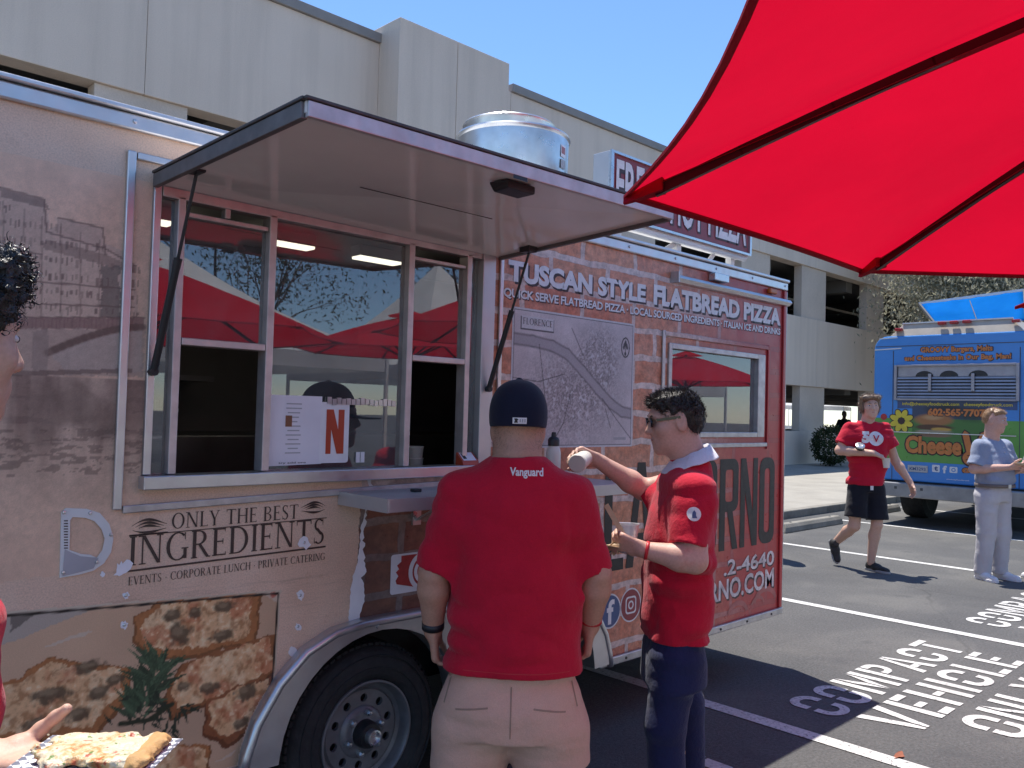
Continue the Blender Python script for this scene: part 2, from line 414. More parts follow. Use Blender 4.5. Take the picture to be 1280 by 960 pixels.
GZ = lambda u, v, d: (u, v, d)
ground = MB().add([(-130, -130, 0), (170, -130, 0), (170, 150, 0), (-130, 150, 0)], [(0, 1, 2, 3)]).build('asphalt_ground', 'asphalt')
tag(ground, 'grey sunlit asphalt of the parking lot', 'ground', kind='structure')
# stall lines
for X, y0, y1 in ((4.12, 0.2, 6.2), (6.985, 0.2, 6.2), (10.06, 0.2, 6.2), (13.2, 0.2, 6.2), (16.2, 0.2, 6.2), (1.2, 0.2, 6.2)):
    MB().sheet([[(X-0.052, y0), (X+0.052, y0), (X+0.052, y1), (X-0.052, y1)]], GZ, 0.004).build('painted_line', 'road_paint', ground)
# stencilled words: strokes with bridges, cell 1 high, text up = +y
def stencil(ch):
    t, g = 0.185, 0.055
    R = lambda x0, x1, y0, y1: [(x0, y0), (x1, y0), (x1, y1), (x0, y1)]
    U = lambda: [_bowl(0.36, 0.62, 0.36, 0.38, 0, 180, t, 0.20) if False else (arc(0.36, 0.68, 0.36, 0.32, 0, 180, 12)+arc(0.36, 0.68, 0.36-t, 0.14, 180, 0, 12))]
    if ch in 'CO':
        top = arc(0.36, 0.72, 0.36, 0.28, 0 if ch == 'O' else 0, 180, 12)+[(0, 0.56), (t, 0.56)]+arc(0.36, 0.72, 0.36-t, 0.12, 180, 0, 10)+([(0.72-t, 0.62), (0.72, 0.62)])
        bot = [(a, 1-b) for a, b in top]
        if ch == 'O':
            top = arc(0.36, 0.72, 0.36, 0.28, 0, 180, 12)+[(0, 0.54), (t, 0.54)]+arc(0.36, 0.72, 0.36-t, 0.12, 180, 0, 10)+[(0.72-t, 0.54), (0.72, 0.54)]
            bot = [(a, 1-b) for a, b in top]
        return 0.72, [top, bot]
    if ch == 'M': return 0.95, [R(0, t, 0, 1), R(0.95-t, 0.95, 0, 1), [(t+g, 1), (t+g, 0.62), (0.455, 0.05), (0.455, 0.48)], [(0.95-t-g, 1), (0.95-t-g, 0.62), (0.495, 0.05), (0.495, 0.48)]]
    if ch == 'P': return 0.70, [R(0, t, 0, 1), [(t+g, 1)]+arc(0.42, 0.72, 0.28, 0.28, 90, -90, 10)+[(t+g, 0.44), (t+g, 0.58)]+arc(0.42, 0.71, 0.11, 0.13, -90, 90, 8)+[(t+g, 0.84)]]
    if ch == 'A': return 0.80, [[(0, 0), (0.2, 0), (0.385, 0.85), (0.385, 1), (0.30, 1)], [(0.80, 0), (0.60, 0), (0.425, 0.85), (0.425, 1), (0.50, 1)], R(0.28, 0.52, 0.22, 0.36)]
    if ch == 'T': return 0.70, [R(0.35-t/2, 0.35+t/2, 0, 0.80), R(0, 0.70, 0.84, 1)]
    if ch == 'V': return 0.80, [[(0, 1), (0.2, 1), (0.385, 0.25), (0.385, 0), (0.30, 0)], [(0.80, 1), (0.60, 1), (0.425, 0.25), (0.425, 0), (0.50, 0)]]
    if ch == 'E': return 0.62, [R(0, t, 0, 1), R(t+g, 0.62, 0, 0.16), R(t+g, 0.62, 0.84, 1), R(t+g, 0.54, 0.43, 0.57)]
    if ch == 'H': return 0.76, [R(0, t, 0, 1), R(0.76-t, 0.76, 0, 1), R(t+g, 0.76-t-g, 0.43, 0.57)]
    if ch == 'I': return t, [R(0, t, 0, 1)]
    if ch == 'L': return 0.60, [R(0, t, 0, 1), R(t+g, 0.60, 0, 0.16)]
    if ch == 'N': return 0.80, [R(0, t, 0, 1), R(0.80-t, 0.80, 0, 1), [(t+g, 1), (t+g, 0.70), (0.80-t-g, 0), (0.80-t-g, 0.30)]]
    if ch == 'Y': return 0.80, [R(0.40-t/2, 0.40+t/2, 0, 0.44), [(0, 1), (0.2, 1), (0.39, 0.62), (0.39, 0.48), (0.30, 0.48)], [(0.80, 1), (0.60, 1), (0.41, 0.62), (0.41, 0.48), (0.50, 0.48)]]
def stencil_word(word, x0, x1, y0, y1):
    gap = 0.2; tot = sum(stencil(c)[0]+gap for c in word)-gap; x = 0; s = (x1-x0)/tot
    for c in word:
        wd, polys = stencil(c); b = MB()
        for k, P in enumerate(polys): b.sheet([[(x0+(x+u)*s, y0+(y1-y0)*v) for u, v in P]], GZ, 0.004+0.0003*k)
        b.build('painted_letter', 'road_paint', ground); x += wd+gap
for dx in (0, 2.98, 6.05):
    stencil_word('COMPACT', 4.47+dx, 6.52+dx, 1.99, 2.31)
    stencil_word('VEHICLE', 4.56+dx, 6.50+dx, 1.62, 1.935)
    stencil_word('ONLY', 4.90+dx, 6.10+dx, 1.22, 1.545)
stencil_word('ONLY', 1.95, 3.62, 2.03, 2.34)
# raised pavement with kerb
pav = MB().box(-60, 110, 6.62, 60, -0.2, 0.12).build('pavement', 'concrete_pad'); tag(pav, 'pale concrete pavement in front of the garage', 'pavement', kind='structure')
kb = MB()
for i in range(34): kb.box(-40+i*3, -37.006+i*3, 6.47, 6.62, -0.2, 0.126)
kb = kb.build('kerb', 'kerb_concrete', bevel=0.015); tag(kb, 'low concrete kerb edging the pavement', 'kerb', kind='structure')
# wheel stops
def wheel_stop(x, y, label):
    t = thing('wheel_stop', label, 'wheel stop', (x, y, 0), 0, 'concrete wheel stops')
    L = 0.92
    prof = [(-0.085, 0.0), (-0.075, 0.075), (-0.045, 0.125), (0.045, 0.125), (0.075, 0.075), (0.085, 0.0)]
    V = [(x+sx*(L-e), y+v, z) for sx in (-1, 1) for (v, z), e in zip(prof, (0, 0.02, 0.06, 0.06, 0.02, 0))]
    n_ = len(prof)
    Fc = [tuple(range(n_-1, -1, -1)), tuple(range(n_, 2*n_))]+[(i, (i+1) % n_, n_+(i+1) % n_, n_+i) for i in range(n_)]
    mesh('concrete_block', V, Fc, 'kerb_concrete', t, bevel=0.012)
    for sx in (-1, 1):
        MB().lathe([(0, 0.131), (0.016, 0.131), (0.018, 0.124), (0.018, 0.10)], (x+sx*0.62, y, 0), 10).build('anchor_bolt', 'dark_grey_paint', t)
wheel_stop(11.86, 5.74, 'pale concrete wheel stop on the asphalt between the food trailer and the walking man')
wheel_stop(14.62, 5.92, 'pale concrete wheel stop behind the walking man and beside the blue truck')
# ---- parking garage
G = thing('parking_garage', 'beige concrete parking garage with open decks behind the food trailer', 'building', (10, 12.9, 0))
YF = 12.9
def wallbox(name, x0, x1, z0, z1, y0=YF, y1=YF+0.4, m='facade', bevel=0.01):
    return MB().box(x0, x1, y0, y1, z0, z1).build(name, m, G, bevel=bevel)
piers = [(-14, -11.0), (-5.2, -3.8), (-1.2, 0.2), (4.06, 5.44), (8.97, 12.4), (16.3, 17.8), (22.1, 23.78), (25.88, 27.62), (30.95, 32.5), (36.2, 37.7), (42.0, 43.5), (48, 49.5), (54, 55.5), (60.5, 62)]
px_ = [-14, -8, -2, 4.75, 8.97, 12.4, 18, 23, 26.9, 31.5, 38, 44, 50, 56, 62]
for a, b in zip(px_[:-1], px_[1:]):
    top = 8.36 if b <= 9 else 8.44
    zt = 6.2 if b <= 9 else 6.62
    wallbox('parapet_panel', a+0.003, b-0.003, zt, top)
    wallbox('spandrel_panel', a+0.003, b-0.003, 2.66, 4.9)
    wallbox('base_panel', a+0.003, b-0.003, 0.10, 1.19)
for a, b in piers:
    for z0, z1 in ((1.192, 2.658), (4.902, 6.198 if b < 9 else 6.618)): wallbox('pier', a, b, z0, z1, YF+0.06, YF+0.34, 'facade_pier')
for a, b in ((-14, 8.97), (12.4, 62)): wallbox('coping', a, b, 8.362 if b < 9 else 8.442, 8.54 if b < 9 else 8.62, YF-0.06, YF+0.46, 'coping')
# projecting stair block
MB().box(8.97, 10.35, YF-0.62, YF+3, 0.1, 8.68).build('stair_block', 'facade', G, bevel=0.012)
MB().box(10.36, 11.74, YF-0.62, YF+3, 0.1, 8.68).build('stair_block', 'facade', G, bevel=0.012)
# decks, ceilings, beams, rear wall
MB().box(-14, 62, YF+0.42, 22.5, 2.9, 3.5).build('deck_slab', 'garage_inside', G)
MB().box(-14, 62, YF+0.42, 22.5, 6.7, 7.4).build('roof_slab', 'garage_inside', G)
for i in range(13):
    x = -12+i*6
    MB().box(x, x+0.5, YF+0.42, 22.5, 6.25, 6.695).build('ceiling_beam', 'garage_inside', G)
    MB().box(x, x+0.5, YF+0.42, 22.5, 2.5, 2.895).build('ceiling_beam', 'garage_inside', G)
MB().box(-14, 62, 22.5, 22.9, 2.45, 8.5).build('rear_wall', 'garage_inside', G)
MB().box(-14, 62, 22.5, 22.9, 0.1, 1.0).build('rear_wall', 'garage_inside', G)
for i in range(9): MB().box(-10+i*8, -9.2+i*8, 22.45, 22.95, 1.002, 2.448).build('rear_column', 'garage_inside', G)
for x in (27.9, 30.2, 33):
    MB().box(x, x+1.2, 17, 17.14, 6.16, 6.24).build('lamp_housing', 'dark_grey_paint', G)
# conduit on the deck
MB().tube([(24.0, 15, 6.0), (44, 15, 6.0)], 0.05, 8).build('pipe', 'facade', G)
MB().tube([(24.0, 16.5, 5.5), (44, 16.5, 5.5)], 0.06, 8).build('pipe', 'facade', G)
# ---- foliage
def leaf_mat(key, lo, hi, trans=0.25):
    n = N(key); c = n.ramp(n.noise(1.6, 6, 0.7), ((0.3, lo), (0.7, hi)))
    c = n.mix(1.0, c, n.ramp(n.noise(23, 2), ((0.3, 0.55), (0.7, 1.15))), 'MULTIPLY')
    d = n.bsdf(c, 0.6, 0, None, 0.3); t = n.n('BsdfTranslucent'); n.l(c, t.inputs[0])
    m = n.n('MixShader'); m.inputs[0].default_value = trans; n.l(d, m.inputs[1]); n.l(t.outputs[0], m.inputs[2]); n.done(m.outputs[0], key)
leaf_mat('eucalyptus_leaf', (0.30, 0.295, 0.20), (0.56, 0.53, 0.41), 0.45)
leaf_mat('dark_leaf', (0.020, 0.035, 0.012), (0.06, 0.085, 0.03))
mat('pale_bark', (0.34, 0.29, 0.24), 0.85, var=0.3, vscale=2.5, bump=0.5, bscale=14)
mat('dark_bark', (0.07, 0.055, 0.045), 0.9, var=0.3, vscale=6, bump=0.6, bscale=25)
def leaves_mesh(name, P, size, m, parent, hang=0.0, aspect=0.35):
    P = np.asarray(P); k = len(P)
    d = RNG.normal(size=(k, 3)); d[:, 2] -= hang; d /= np.linalg.norm(d, axis=1)[:, None]
    e = np.cross(d, RNG.normal(size=(k, 3))); e /= np.linalg.norm(e, axis=1)[:, None]
    s = size*RNG.uniform(0.6, 1.4, (k, 1)); a, b = d*s, e*s*aspect
    V = np.stack([P, P+a*0.5+b*0.5, P+a, P+a*0.5-b*0.5], 1).reshape(-1, 3)
    q = np.arange(4*k).reshape(k, 4)
    return mesh(name, V, q.tolist(), m, parent)
def branch(b, tips, p, d, L, r, depth, rnd, droop=0.0):
    pts = [p]; rr = [r]; q = Vector(p); dd = Vector(d).normalized()
    for i in range(4):
        dd = (dd+Vector((rnd.uniform(-.22, .22), rnd.uniform(-.22, .22), rnd.uniform(-.1, .16)-droop*0.2))).normalized()
        q = q+dd*(L/4); pts.append(q.copy()); rr.append(r*(1-0.13*(i+1)))
    b.tube(pts, rr, 7 if r > 0.05 else 5)
    if depth == 0: tips += pts[2:]; return
    for k in range(rnd.choice((2, 3, 3))):
        i = rnd.choice((2, 3, 4)); ang = rnd.uniform(0, 6.28); s = rnd.uniform(0.45, 0.95)
        nd = (dd+Vector((math.cos(ang)*s, math.sin(ang)*s, rnd.uniform(-0.1, 0.45)))).normalized()
        branch(b, tips, pts[i], nd, L*rnd.uniform(0.6, 0.85), rr[i]*0.68, depth-1, rnd, droop)
def tree(label, x, y, h, seed, leafm, barkm, nleaf, size, hang, r0=0.28, weep=1.5, group='trees behind the blue truck', name='eucalyptus_tree', clump=0.55, z0=0.12, depth=4, spread=1.0):
    t = thing(name, label, 'tree', (x, y, z0), 0, group); rnd = random.Random(seed)
    b = MB(); tips = []
    branch(b, tips, (x, y, z0-0.1), (rnd.uniform(-.08, .08), rnd.uniform(-.08, .08), 1), h*0.42, r0, depth, rnd)
    b.v = [(x+(p[0]-x)*spread, y+(p[1]-y)*spread, p[2]) for p in b.v]
    b.build('trunk', barkm, t, smooth=True)
    tp = np.array([list(v) for v in tips]); tp[:, 0] = x+(tp[:, 0]-x)*spread; tp[:, 1] = y+(tp[:, 1]-y)*spread; g = np.random.default_rng(seed)
    c = tp[g.integers(0, len(tp), nleaf)]
    P = c+g.normal(size=(nleaf, 3))*clump*np.array([1, 1, 0.8])
    if weep: P[:, 2] -= g.random(nleaf)**1.3*weep*(0.4+fbm2(P[:, 0], P[:, 1], 1.1, seed))
    P = P[P[:, 2] > z0+0.6]
    leaves_mesh('crown', P, size, leafm, t, hang)
for i, (lab, x, y, h, sd, nl) in enumerate((
    ('tall grey-green eucalyptus with drooping leaves beside the garage wall', 31.2, 9.2, 11.0, 3, 26000),
    ('broad eucalyptus with a thick pale trunk rising behind the blue truck', 32.0, 7.8, 12.5, 11, 26000),
    ('slender eucalyptus behind the raised blue awning of the truck', 34.0, 6.6, 11.5, 21, 24000),
    ('far eucalyptus behind the other eucalyptus trees', 37.5, 8.8, 13.0, 31, 24000))):
    tree(lab, x, y, h, sd, 'eucalyptus_leaf', 'pale_bark', int(nl*1.8), 0.15, 1.4, r0=0.42 if i == 1 else 0.26, weep=4.5, clump=0.75, spread=0.5)
# clipped shrub by the garage wall
S = thing('shrub', 'dark green rounded shrub against the garage base wall', 'shrub', (25.9, 11.9, 0.12))
P = RNG.normal(size=(3800, 3)); P /= np.linalg.norm(P, axis=1)[:, None]; P *= RNG.uniform(0.75, 1.04, (3800, 1))
P = P*np.array([0.62, 0.6, 0.62])+np.array([25.9, 11.9, 0.78])
leaves_mesh('foliage', P[P[:, 2] > 0.15], 0.10, 'dark_leaf', S)
sb = MB(); rnd = random.Random(4)
for k in range(9):
    a = rnd.uniform(0, 6.28); sb.tube([(25.9+0.05*math.cos(a), 11.9+0.05*math.sin(a), 0.1), (25.9+0.3*math.cos(a), 11.9+0.3*math.sin(a), 0.9)], 0.012, 5)
sb.build('stem', 'dark_bark', S)
# ================================================================== FOOD TRAILER
T = 2.6925; TX0, TX1, TY1 = -0.9, 5.14, 5.05; TZ0, TZ1 = 0.34, 2.50
SIDE = lambda u, v, d: (u, T-d, v)
PX = lambda x, y: (on_y(x, y, T).x, on_y(x, y, T).z)
mat('aluminium', (0.62, 0.62, 0.63), 0.34, 0.85, var=0.08, vscale=9, bump=0.05, bscale=200)
mat('worn_aluminium', (0.50, 0.49, 0.49), 0.42, 0.8, var=0.18, vscale=14, bump=0.12, bscale=80)
mat('stainless', (0.55, 0.55, 0.56), 0.40, 0.6, var=0.08, vscale=4)
mat('galvanised', (0.60, 0.62, 0.64), 0.30, 0.9, var=0.14, vscale=8)
mat('white_gloss', (0.92, 0.87, 0.82), 0.12, 0, var=0.05, vscale=2.5, spec=0.7)
mat('white_paint', (0.72, 0.71, 0.69), 0.45, 0, var=0.06)
mat('black_plastic', (0.018, 0.018, 0.02), 0.42, 0, var=0.2)
mat('rubber', (0.022, 0.022, 0.024), 0.8, 0, var=0.25, vscale=12, bump=0.3, bscale=90)
mat('wheel_silver', (0.19, 0.19, 0.20), 0.45, 0.35, var=0.16, vscale=18)
mat('interior_dark', (0.15, 0.145, 0.145), 0.5, 0.2, var=0.3, vscale=1.2)
mat('interior_steel', (0.22, 0.22, 0.23), 0.35, 0.8, var=0.3, vscale=2)
mat('dark_trim', (0.075, 0.065, 0.06), 0.5, 0.3, var=0.25, vscale=20)
mat('sepia_ink', (0.060, 0.036, 0.028), 0.5, 0, var=0.2, vscale=30)
mat('white_ink', (0.86, 0.83, 0.83), 0.4, 0, var=0.10, vscale=30, grain=0.2)
mat('shadow_ink', (0.045, 0.022, 0.024), 0.45, 0, var=0.2, vscale=30)
mat('black_ink', (0.018, 0.013, 0.015), 0.42, 0, var=0.4, vscale=22)
mat('torn_white', (0.85, 0.83, 0.85), 0.6, 0, var=0.07, vscale=12)
mat('red_paint', (0.46, 0.035, 0.04), 0.32, 0, var=0.12, vscale=3)
mat('silver_ink', (0.66, 0.62, 0.62), 0.4, 0, var=0.35, vscale=25)
mat('blue_ink', (0.055, 0.095, 0.22), 0.4, 0, var=0.15)
mat('emblem_red', (0.42, 0.035, 0.035), 0.4, 0, var=0.2, vscale=40)
mat('paper', (0.84, 0.80, 0.85), 0.5, 0, var=0.05)
mat('grey_ink', (0.42, 0.40, 0.42), 0.5, 0)
mat('amber_lens', (0.55, 0.14, 0.02), 0.25, 0)
mat('red_lens', (0.35, 0.015, 0.015), 0.2, 0)
mat('maroon', (0.26, 0.035, 0.045), 0.38, 0, var=0.1)
mat('dark_channel', (0.17, 0.155, 0.15), 0.5, 0.4, var=0.2, vscale=12)
mat('pink_aluminium', (0.62, 0.54, 0.52), 0.45, 0.6, var=0.15, vscale=14)
painted('print'); painted('print_matt', 0.55, 0.3)
n = N('lamp_glow'); e = n.n('Emission'); e.inputs[0].default_value = (1.0, 0.90, 0.72, 1); e.inputs[1].default_value = 2.4; n.done(e.outputs[0], 'lamp_glow')
def glass_mat(key, tint, ior):
    n = N(key); tr = n.n('BsdfTransparent'); tr.inputs[0].default_value = (*tint, 1)
    gl = n.n('BsdfGlossy'); gl.inputs['Roughness'].default_value = 0.0; gl.inputs[0].default_value = (0.95, 0.95, 0.97, 1)
    sm = n.ramp(n.noise(3.2, 4), ((0.3, 0.0), (0.75, 0.02))); n.l(sm, gl.inputs['Roughness'])
    fr = n.n('Fresnel'); fr.inputs['IOR'].default_value = ior
    df = n.n('BsdfDiffuse'); df.inputs[0].default_value = (0.5, 0.5, 0.52, 1)
    bf = n.n('NewGeometry').outputs['Backfacing']; m = n.n('MixShader'); n.l(n.math('MULTIPLY', fr.outputs[0], n.math('SUBTRACT', 1.0, bf)), m.inputs[0]); n.l(tr.outputs[0], m.inputs[1]); n.l(gl.outputs[0], m.inputs[2])
    m2 = n.n('MixShader'); n.l(n.ramp(n.noise(9, 5, 0.7), ((0.35, 0.05), (0.8, 0.15))), m2.inputs[0]); n.l(m.outputs[0], m2.inputs[1]); n.l(df.outputs[0], m2.inputs[2])
    n.done(m2.outputs[0], key)
glass_mat('window_glass', (0.62, 0.64, 0.64), 2.3)
# printed vinyl wrap: parchment on the left, printed bricks on the right, red towards the rear
n = N('wrap'); pos = n.n('NewGeometry').outputs['Position']
sx = n.n('SeparateXYZ'); n.l(pos, sx.inputs[0]); X, Z = sx.outputs[0], sx.outputs[2]
cb = n.n('CombineXYZ'); n.l(X, cb.inputs[0]); n.l(Z, cb.inputs[1]); P2 = cb.outputs[0]
par = n.ramp(n.noise(2.4, 6, 0.6, P2), ((0.28, (0.69, 0.46, 0.325)), (0.5, (0.80, 0.56, 0.41)), (0.72, (0.86, 0.645, 0.50))))
par = n.mix(1.0, par, n.ramp(n.noise(190, 3, 0.75, P2), ((0.25, 0.72), (0.6, 1.06))), 'MULTIPLY')
strk = n.noise(1.0, 5, 0.7, n.scaled(P2, (3.0, 60.0, 1)))
par = n.mix(n.math('MULTIPLY', n.ramp(strk, ((0.50, 0.0), (0.72, 0.55))), n.ramp(Z, ((0.80, 0.0), (1.05, 1.0), (1.22, 0.0)))), par, (0.27, 0.19, 0.155))
dis = n.n('Mix'); dis.data_type = 'VECTOR'; dis.inputs[0].default_value = 0.035
nn = n.n('TexNoise'); nn.inputs['Scale'].default_value = 7; nn.inputs['Detail'].default_value = 5; n.l(P2, nn.inputs['Vector']); n.l(P2, dis.inputs[4]); n.l(nn.outputs[1], dis.inputs[5])
br = n.n('TexBrick'); n.l(dis.outputs[1], br.inputs['Vector'])
br.offset = 0.45; br.inputs['Scale'].default_value = 1.0; br.inputs['Brick Width'].default_value = 0.40; br.inputs['Row Height'].default_value = 0.142
br.inputs['Mortar Size'].default_value = 0.017; br.inputs['Mortar Smooth'].default_value = 0.25; br.inputs['Bias'].default_value = -0.1
br.inputs['Color1'].default_value = (0.60, 0.165, 0.09, 1); br.inputs['Color2'].default_value = (0.74, 0.32, 0.165, 1); br.inputs['Mortar'].default_value = (0.72, 0.58, 0.53, 1)
bc = n.mix(n.ramp(n.noise(6.5, 6, 0.65, P2), ((0.38, 0.0), (0.78, 0.6))), br.outputs[0], (0.74, 0.46, 0.34))
bc = n.mix(1.0, bc, n.ramp(n.noise(22, 6, 0.75, P2), ((0.28, 0.42), (0.62, 1.12))), 'MULTIPLY')
edge = n.ramp(br.outputs[1], ((0.0, 1.0), (0.32, 0.45), (0.62, 0.9), (1.0, 1.0)))           # printed dark joint line
bc = n.mix(n.ramp(n.noise(3.1, 2, 0.5, P2), ((0.4, 0.35), (0.6, 1.0))), bc, n.mix(1.0, bc, edge, 'MULTIPLY'))
# bricks by the torn edge: dark print plus shelf shade put into the colour
print_and_shade = n.math('MULTIPLY', n.ramp(X, ((0.0, 1.0), (1.0, 0.0))), 1.0)
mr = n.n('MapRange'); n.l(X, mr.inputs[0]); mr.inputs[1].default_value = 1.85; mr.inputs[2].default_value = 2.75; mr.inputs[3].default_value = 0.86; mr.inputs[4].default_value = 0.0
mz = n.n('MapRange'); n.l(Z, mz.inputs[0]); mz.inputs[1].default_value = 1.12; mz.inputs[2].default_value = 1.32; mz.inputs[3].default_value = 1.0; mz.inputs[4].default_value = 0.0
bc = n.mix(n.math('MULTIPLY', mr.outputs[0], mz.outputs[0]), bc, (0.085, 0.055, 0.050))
rd = n.n('MapRange'); n.l(n.math('ADD', X, n.math('MULTIPLY', n.noise(2.5, 4, 0.6, P2), 0.8)), rd.inputs[0]); rd.inputs[1].default_value = 4.25; rd.inputs[2].default_value = 5.05; rd.inputs[3].default_value = 0.0; rd.inputs[4].default_value = 0.93
redc = n.mix(1.0, (0.46, 0.050, 0.055), n.ramp(br.outputs[1], ((0.0, 1.0), (0.4, 0.62), (1.0, 0.86))), 'MULTIPLY')
bc = n.mix(rd.outputs[0], bc, redc)
tz = n.n('MapRange'); n.l(n.math('ADD', X, n.math('MULTIPLY', n.math('SUBTRACT', n.noise(9, 5, 0.7, P2), 0.5), 0.05)), tz.inputs[0]); tz.inputs[1].default_value = 1.850; tz.inputs[2].default_value = 1.853; tz.inputs[3].default_value = 0; tz.inputs[4].default_value = 1
wc = n.mix(tz.outputs[0], par, bc)
n.done(n.bsdf(wc, n.ramp(n.noise(14, 3), ((0.3, 0.26), (0.7, 0.42))), 0, (n.noise(1.6, 3), 0.06, 0.02), 0.5), 'wrap')

TR = thing('food_trailer', 'brick and parchment wrapped pizza food trailer with open awning and serving window', 'food trailer', (1.9, 3.9, 0))
HUB, HUBZ, AX = 1.934, 0.335, 0.86
arch = [(1.47, TZ0)]+arc(HUB, HUBZ, 0.46, 0.43, 176, 92, 10)+arc(HUB+AX, HUBZ, 0.46, 0.43, 88, 4, 10)+[(HUB+AX+0.464, TZ0)]
outer = [(TX0, TZ0)]+arch+[(TX1, TZ0), (TX1, 2.45), (TX0, 2.45)]
W1 = [(1.03, 1.35), (1.03, 2.29), (2.51, 2.29), (2.51, 1.35)]
W2 = [(3.835, 1.475), (3.835, 1.995), (4.885, 1.995), (4.885, 1.475)]
side = MB().sheet([outer, W1, W2], SIDE, 0)
side.build('side_wall', 'wrap', TR)
# opening reveals
for nm, (x0, x1, z0, z1) in (('window_reveal', (1.03, 2.51, 1.35, 2.29)), ('window_reveal', (3.835, 4.885, 1.475, 1.995))):
    b = MB()
    b.box(x0-0.02, x0, T+0.001, T+0.08, z0-0.02, z1+0.02); b.box(x1, x1+0.02, T+0.001, T+0.08, z0-0.02, z1+0.02)
    b.box(x0, x1, T+0.001, T+0.08, z0-0.02, z0); b.box(x0, x1, T+0.001, T+0.08, z1, z1+0.02)
    b.build(nm, 'worn_aluminium', TR)
MB().box(TX0, TX1-0.002, TY1, TY1+0.03, TZ0, 2.45).build('far_wall', 'interior_dark', TR)
MB().box(TX1-0.03, TX1-0.003, T+0.004, TY1, TZ0, 2.45).build('end_wall', 'red_paint', TR)
MB().box(TX0, TX0+0.03, T+0.004, TY1, TZ0, 2.45).build('end_wall', 'white_paint', TR)
MB().box(TX0, TX1, T+0.002, TY1+0.03, 2.452, 2.49).build('roof', 'white_paint', TR, bevel=0.01)
MB().box(TX0+0.03, TX1-0.03, T+0.08, TY1, 0.82, 0.86).build('floor', 'interior_dark', TR)
MB().box(TX0+0.2, TX1-0.2, T+0.36, TY1-0.1, 0.36, 0.50).build('chassis', 'black_plastic', TR)
MB().box(1.3, 3.45, T+0.32, T+0.34, 0.40, 0.82).build('wheel_well', 'black_plastic', TR)
MB().box(1.3, 3.45, T+0.004, T+0.34, 0.79, 0.815).build('wheel_well', 'black_plastic', TR)
# extruded rails with screws
def rail(name, x0, x1, z0, z1, d, m='aluminium'):
    return MB().box(x0, x1, T-d, T-0.0015, z0, z1).build(name, m, TR, bevel=0.006)
rl = rail('top_rail', TX0, TX1+0.012, 2.435, 2.485, 0.018)
MB().box(TX0, TX1+0.016, T-0.030, T+0.05, 2.487, 2.506).build('rail_cap', 'aluminium', rl, bevel=0.006)
def screws(pts, m, parent, r=0.008):
    for p in pts: MB().lathe([(0.0, 0.006), (r*0.75, 0.005), (r, 0.0)], p, 8, 'y').build('screw', m, parent)
screws([(TX0+0.2+i*0.415, T-0.018, 2.462) for i in range(15)], 'galvanised', rl)
rb_ = rail('bottom_rail', HUB+AX+0.50, TX1+0.012, TZ0-0.012, TZ0+0.030, 0.020, 'worn_aluminium')
screws([(3.5+i*0.3, T-0.020, TZ0+0.008) for i in range(6)], 'dark_trim', rb_)
rail('bottom_rail', TX0, 1.40, TZ0-0.012, TZ0+0.030, 0.020, 'worn_aluminium')
MB().box(TX1-0.028, TX1+0.012, T-0.014, T-0.0015, TZ0+0.032, 2.433).build('corner_post', 'red_paint', TR, bevel=0.004)
MB().box(TX1+0.0005, TX1+0.013, T-0.0143, T+0.05, TZ0+0.034, 2.431).build('corner_edge', 'worn_aluminium', TR, bevel=0.003)
# trim round the serving window
for nm, q in (('trim_strip', (0.945, 0.972, 1.262, 2.372)), ('trim_strip', (2.545, 2.565, 1.262, 2.372))):
    MB().box(q[0], q[1], T-0.014, T-0.0015, q[2], q[3]).build(nm, 'aluminium', TR, bevel=0.004)
MB().bar((0.975, T-0.0075, 2.360), (2.543, T-0.0075, 2.358), 0.012, 0.022).build('trim_strip', 'aluminium', TR, bevel=0.003)
MB().bar((0.975, T-0.0075, 1.262), (2.543, T-0.0075, 1.296), 0.012, 0.024).build('trim_strip', 'worn_aluminium', TR, bevel=0.003)
# window frame
def fbar(x0, x1, z0, z1, y0=T-0.012, y1=T+0.045, m='pink_aluminium', name='frame_bar', parent=None):
    return MB().box(x0, x1, y0, y1, z0, z1).build(name, m, parent or TR, bevel=0.003)
sill = fbar(1.022, 2.52, 1.322, 1.364, T-0.045, T+0.05, 'aluminium', 'window_sill')
fbar(1.030, 1.055, 1.366, 2.29, name='window_jamb', m='aluminium')
fbar(2.437, 2.510, 1.366, 2.29, T-0.018, T+0.04, 'stainless', 'window_jamb')
fbar(1.057, 2.435, 2.250, 2.29, name='window_header')
fbar(1.108, 1.134, 1.366, 2.26); fbar(1.432, 1.460, 1.366, 2.26); fbar(2.042, 2.070, 1.366, 2.26); fbar(2.352, 2.378, 1.366, 2.26)
fbar(1.136, 1.430, 1.782, 1.806); fbar(1.136, 1.430, 2.200, 2.216, T-0.004, T+0.03); fbar(1.27, 1.29, 2.218, 2.26, T-0.004, T+0.03)
fbar(2.072, 2.350, 1.788, 1.812); fbar(2.072, 2.350, 2.196, 2.210, T-0.004, T+0.03)
def pane(x0, x1, z0, z1, y=T+0.018):
    return MB().box(x0, x1, y, y+0.005, z0, z1).build('glass_pane', 'window_glass', TR)
pane(1.0555, 1.1075, 1.3645, 2.2615); pane(1.1345, 1.4315, 1.8065, 2.1995); pane(1.4605, 2.0415, 1.3645, 2.2615)
pane(2.0705, 2.3515, 1.8125, 2.1955); pane(2.3785, 2.4365, 1.3645, 2.2615)
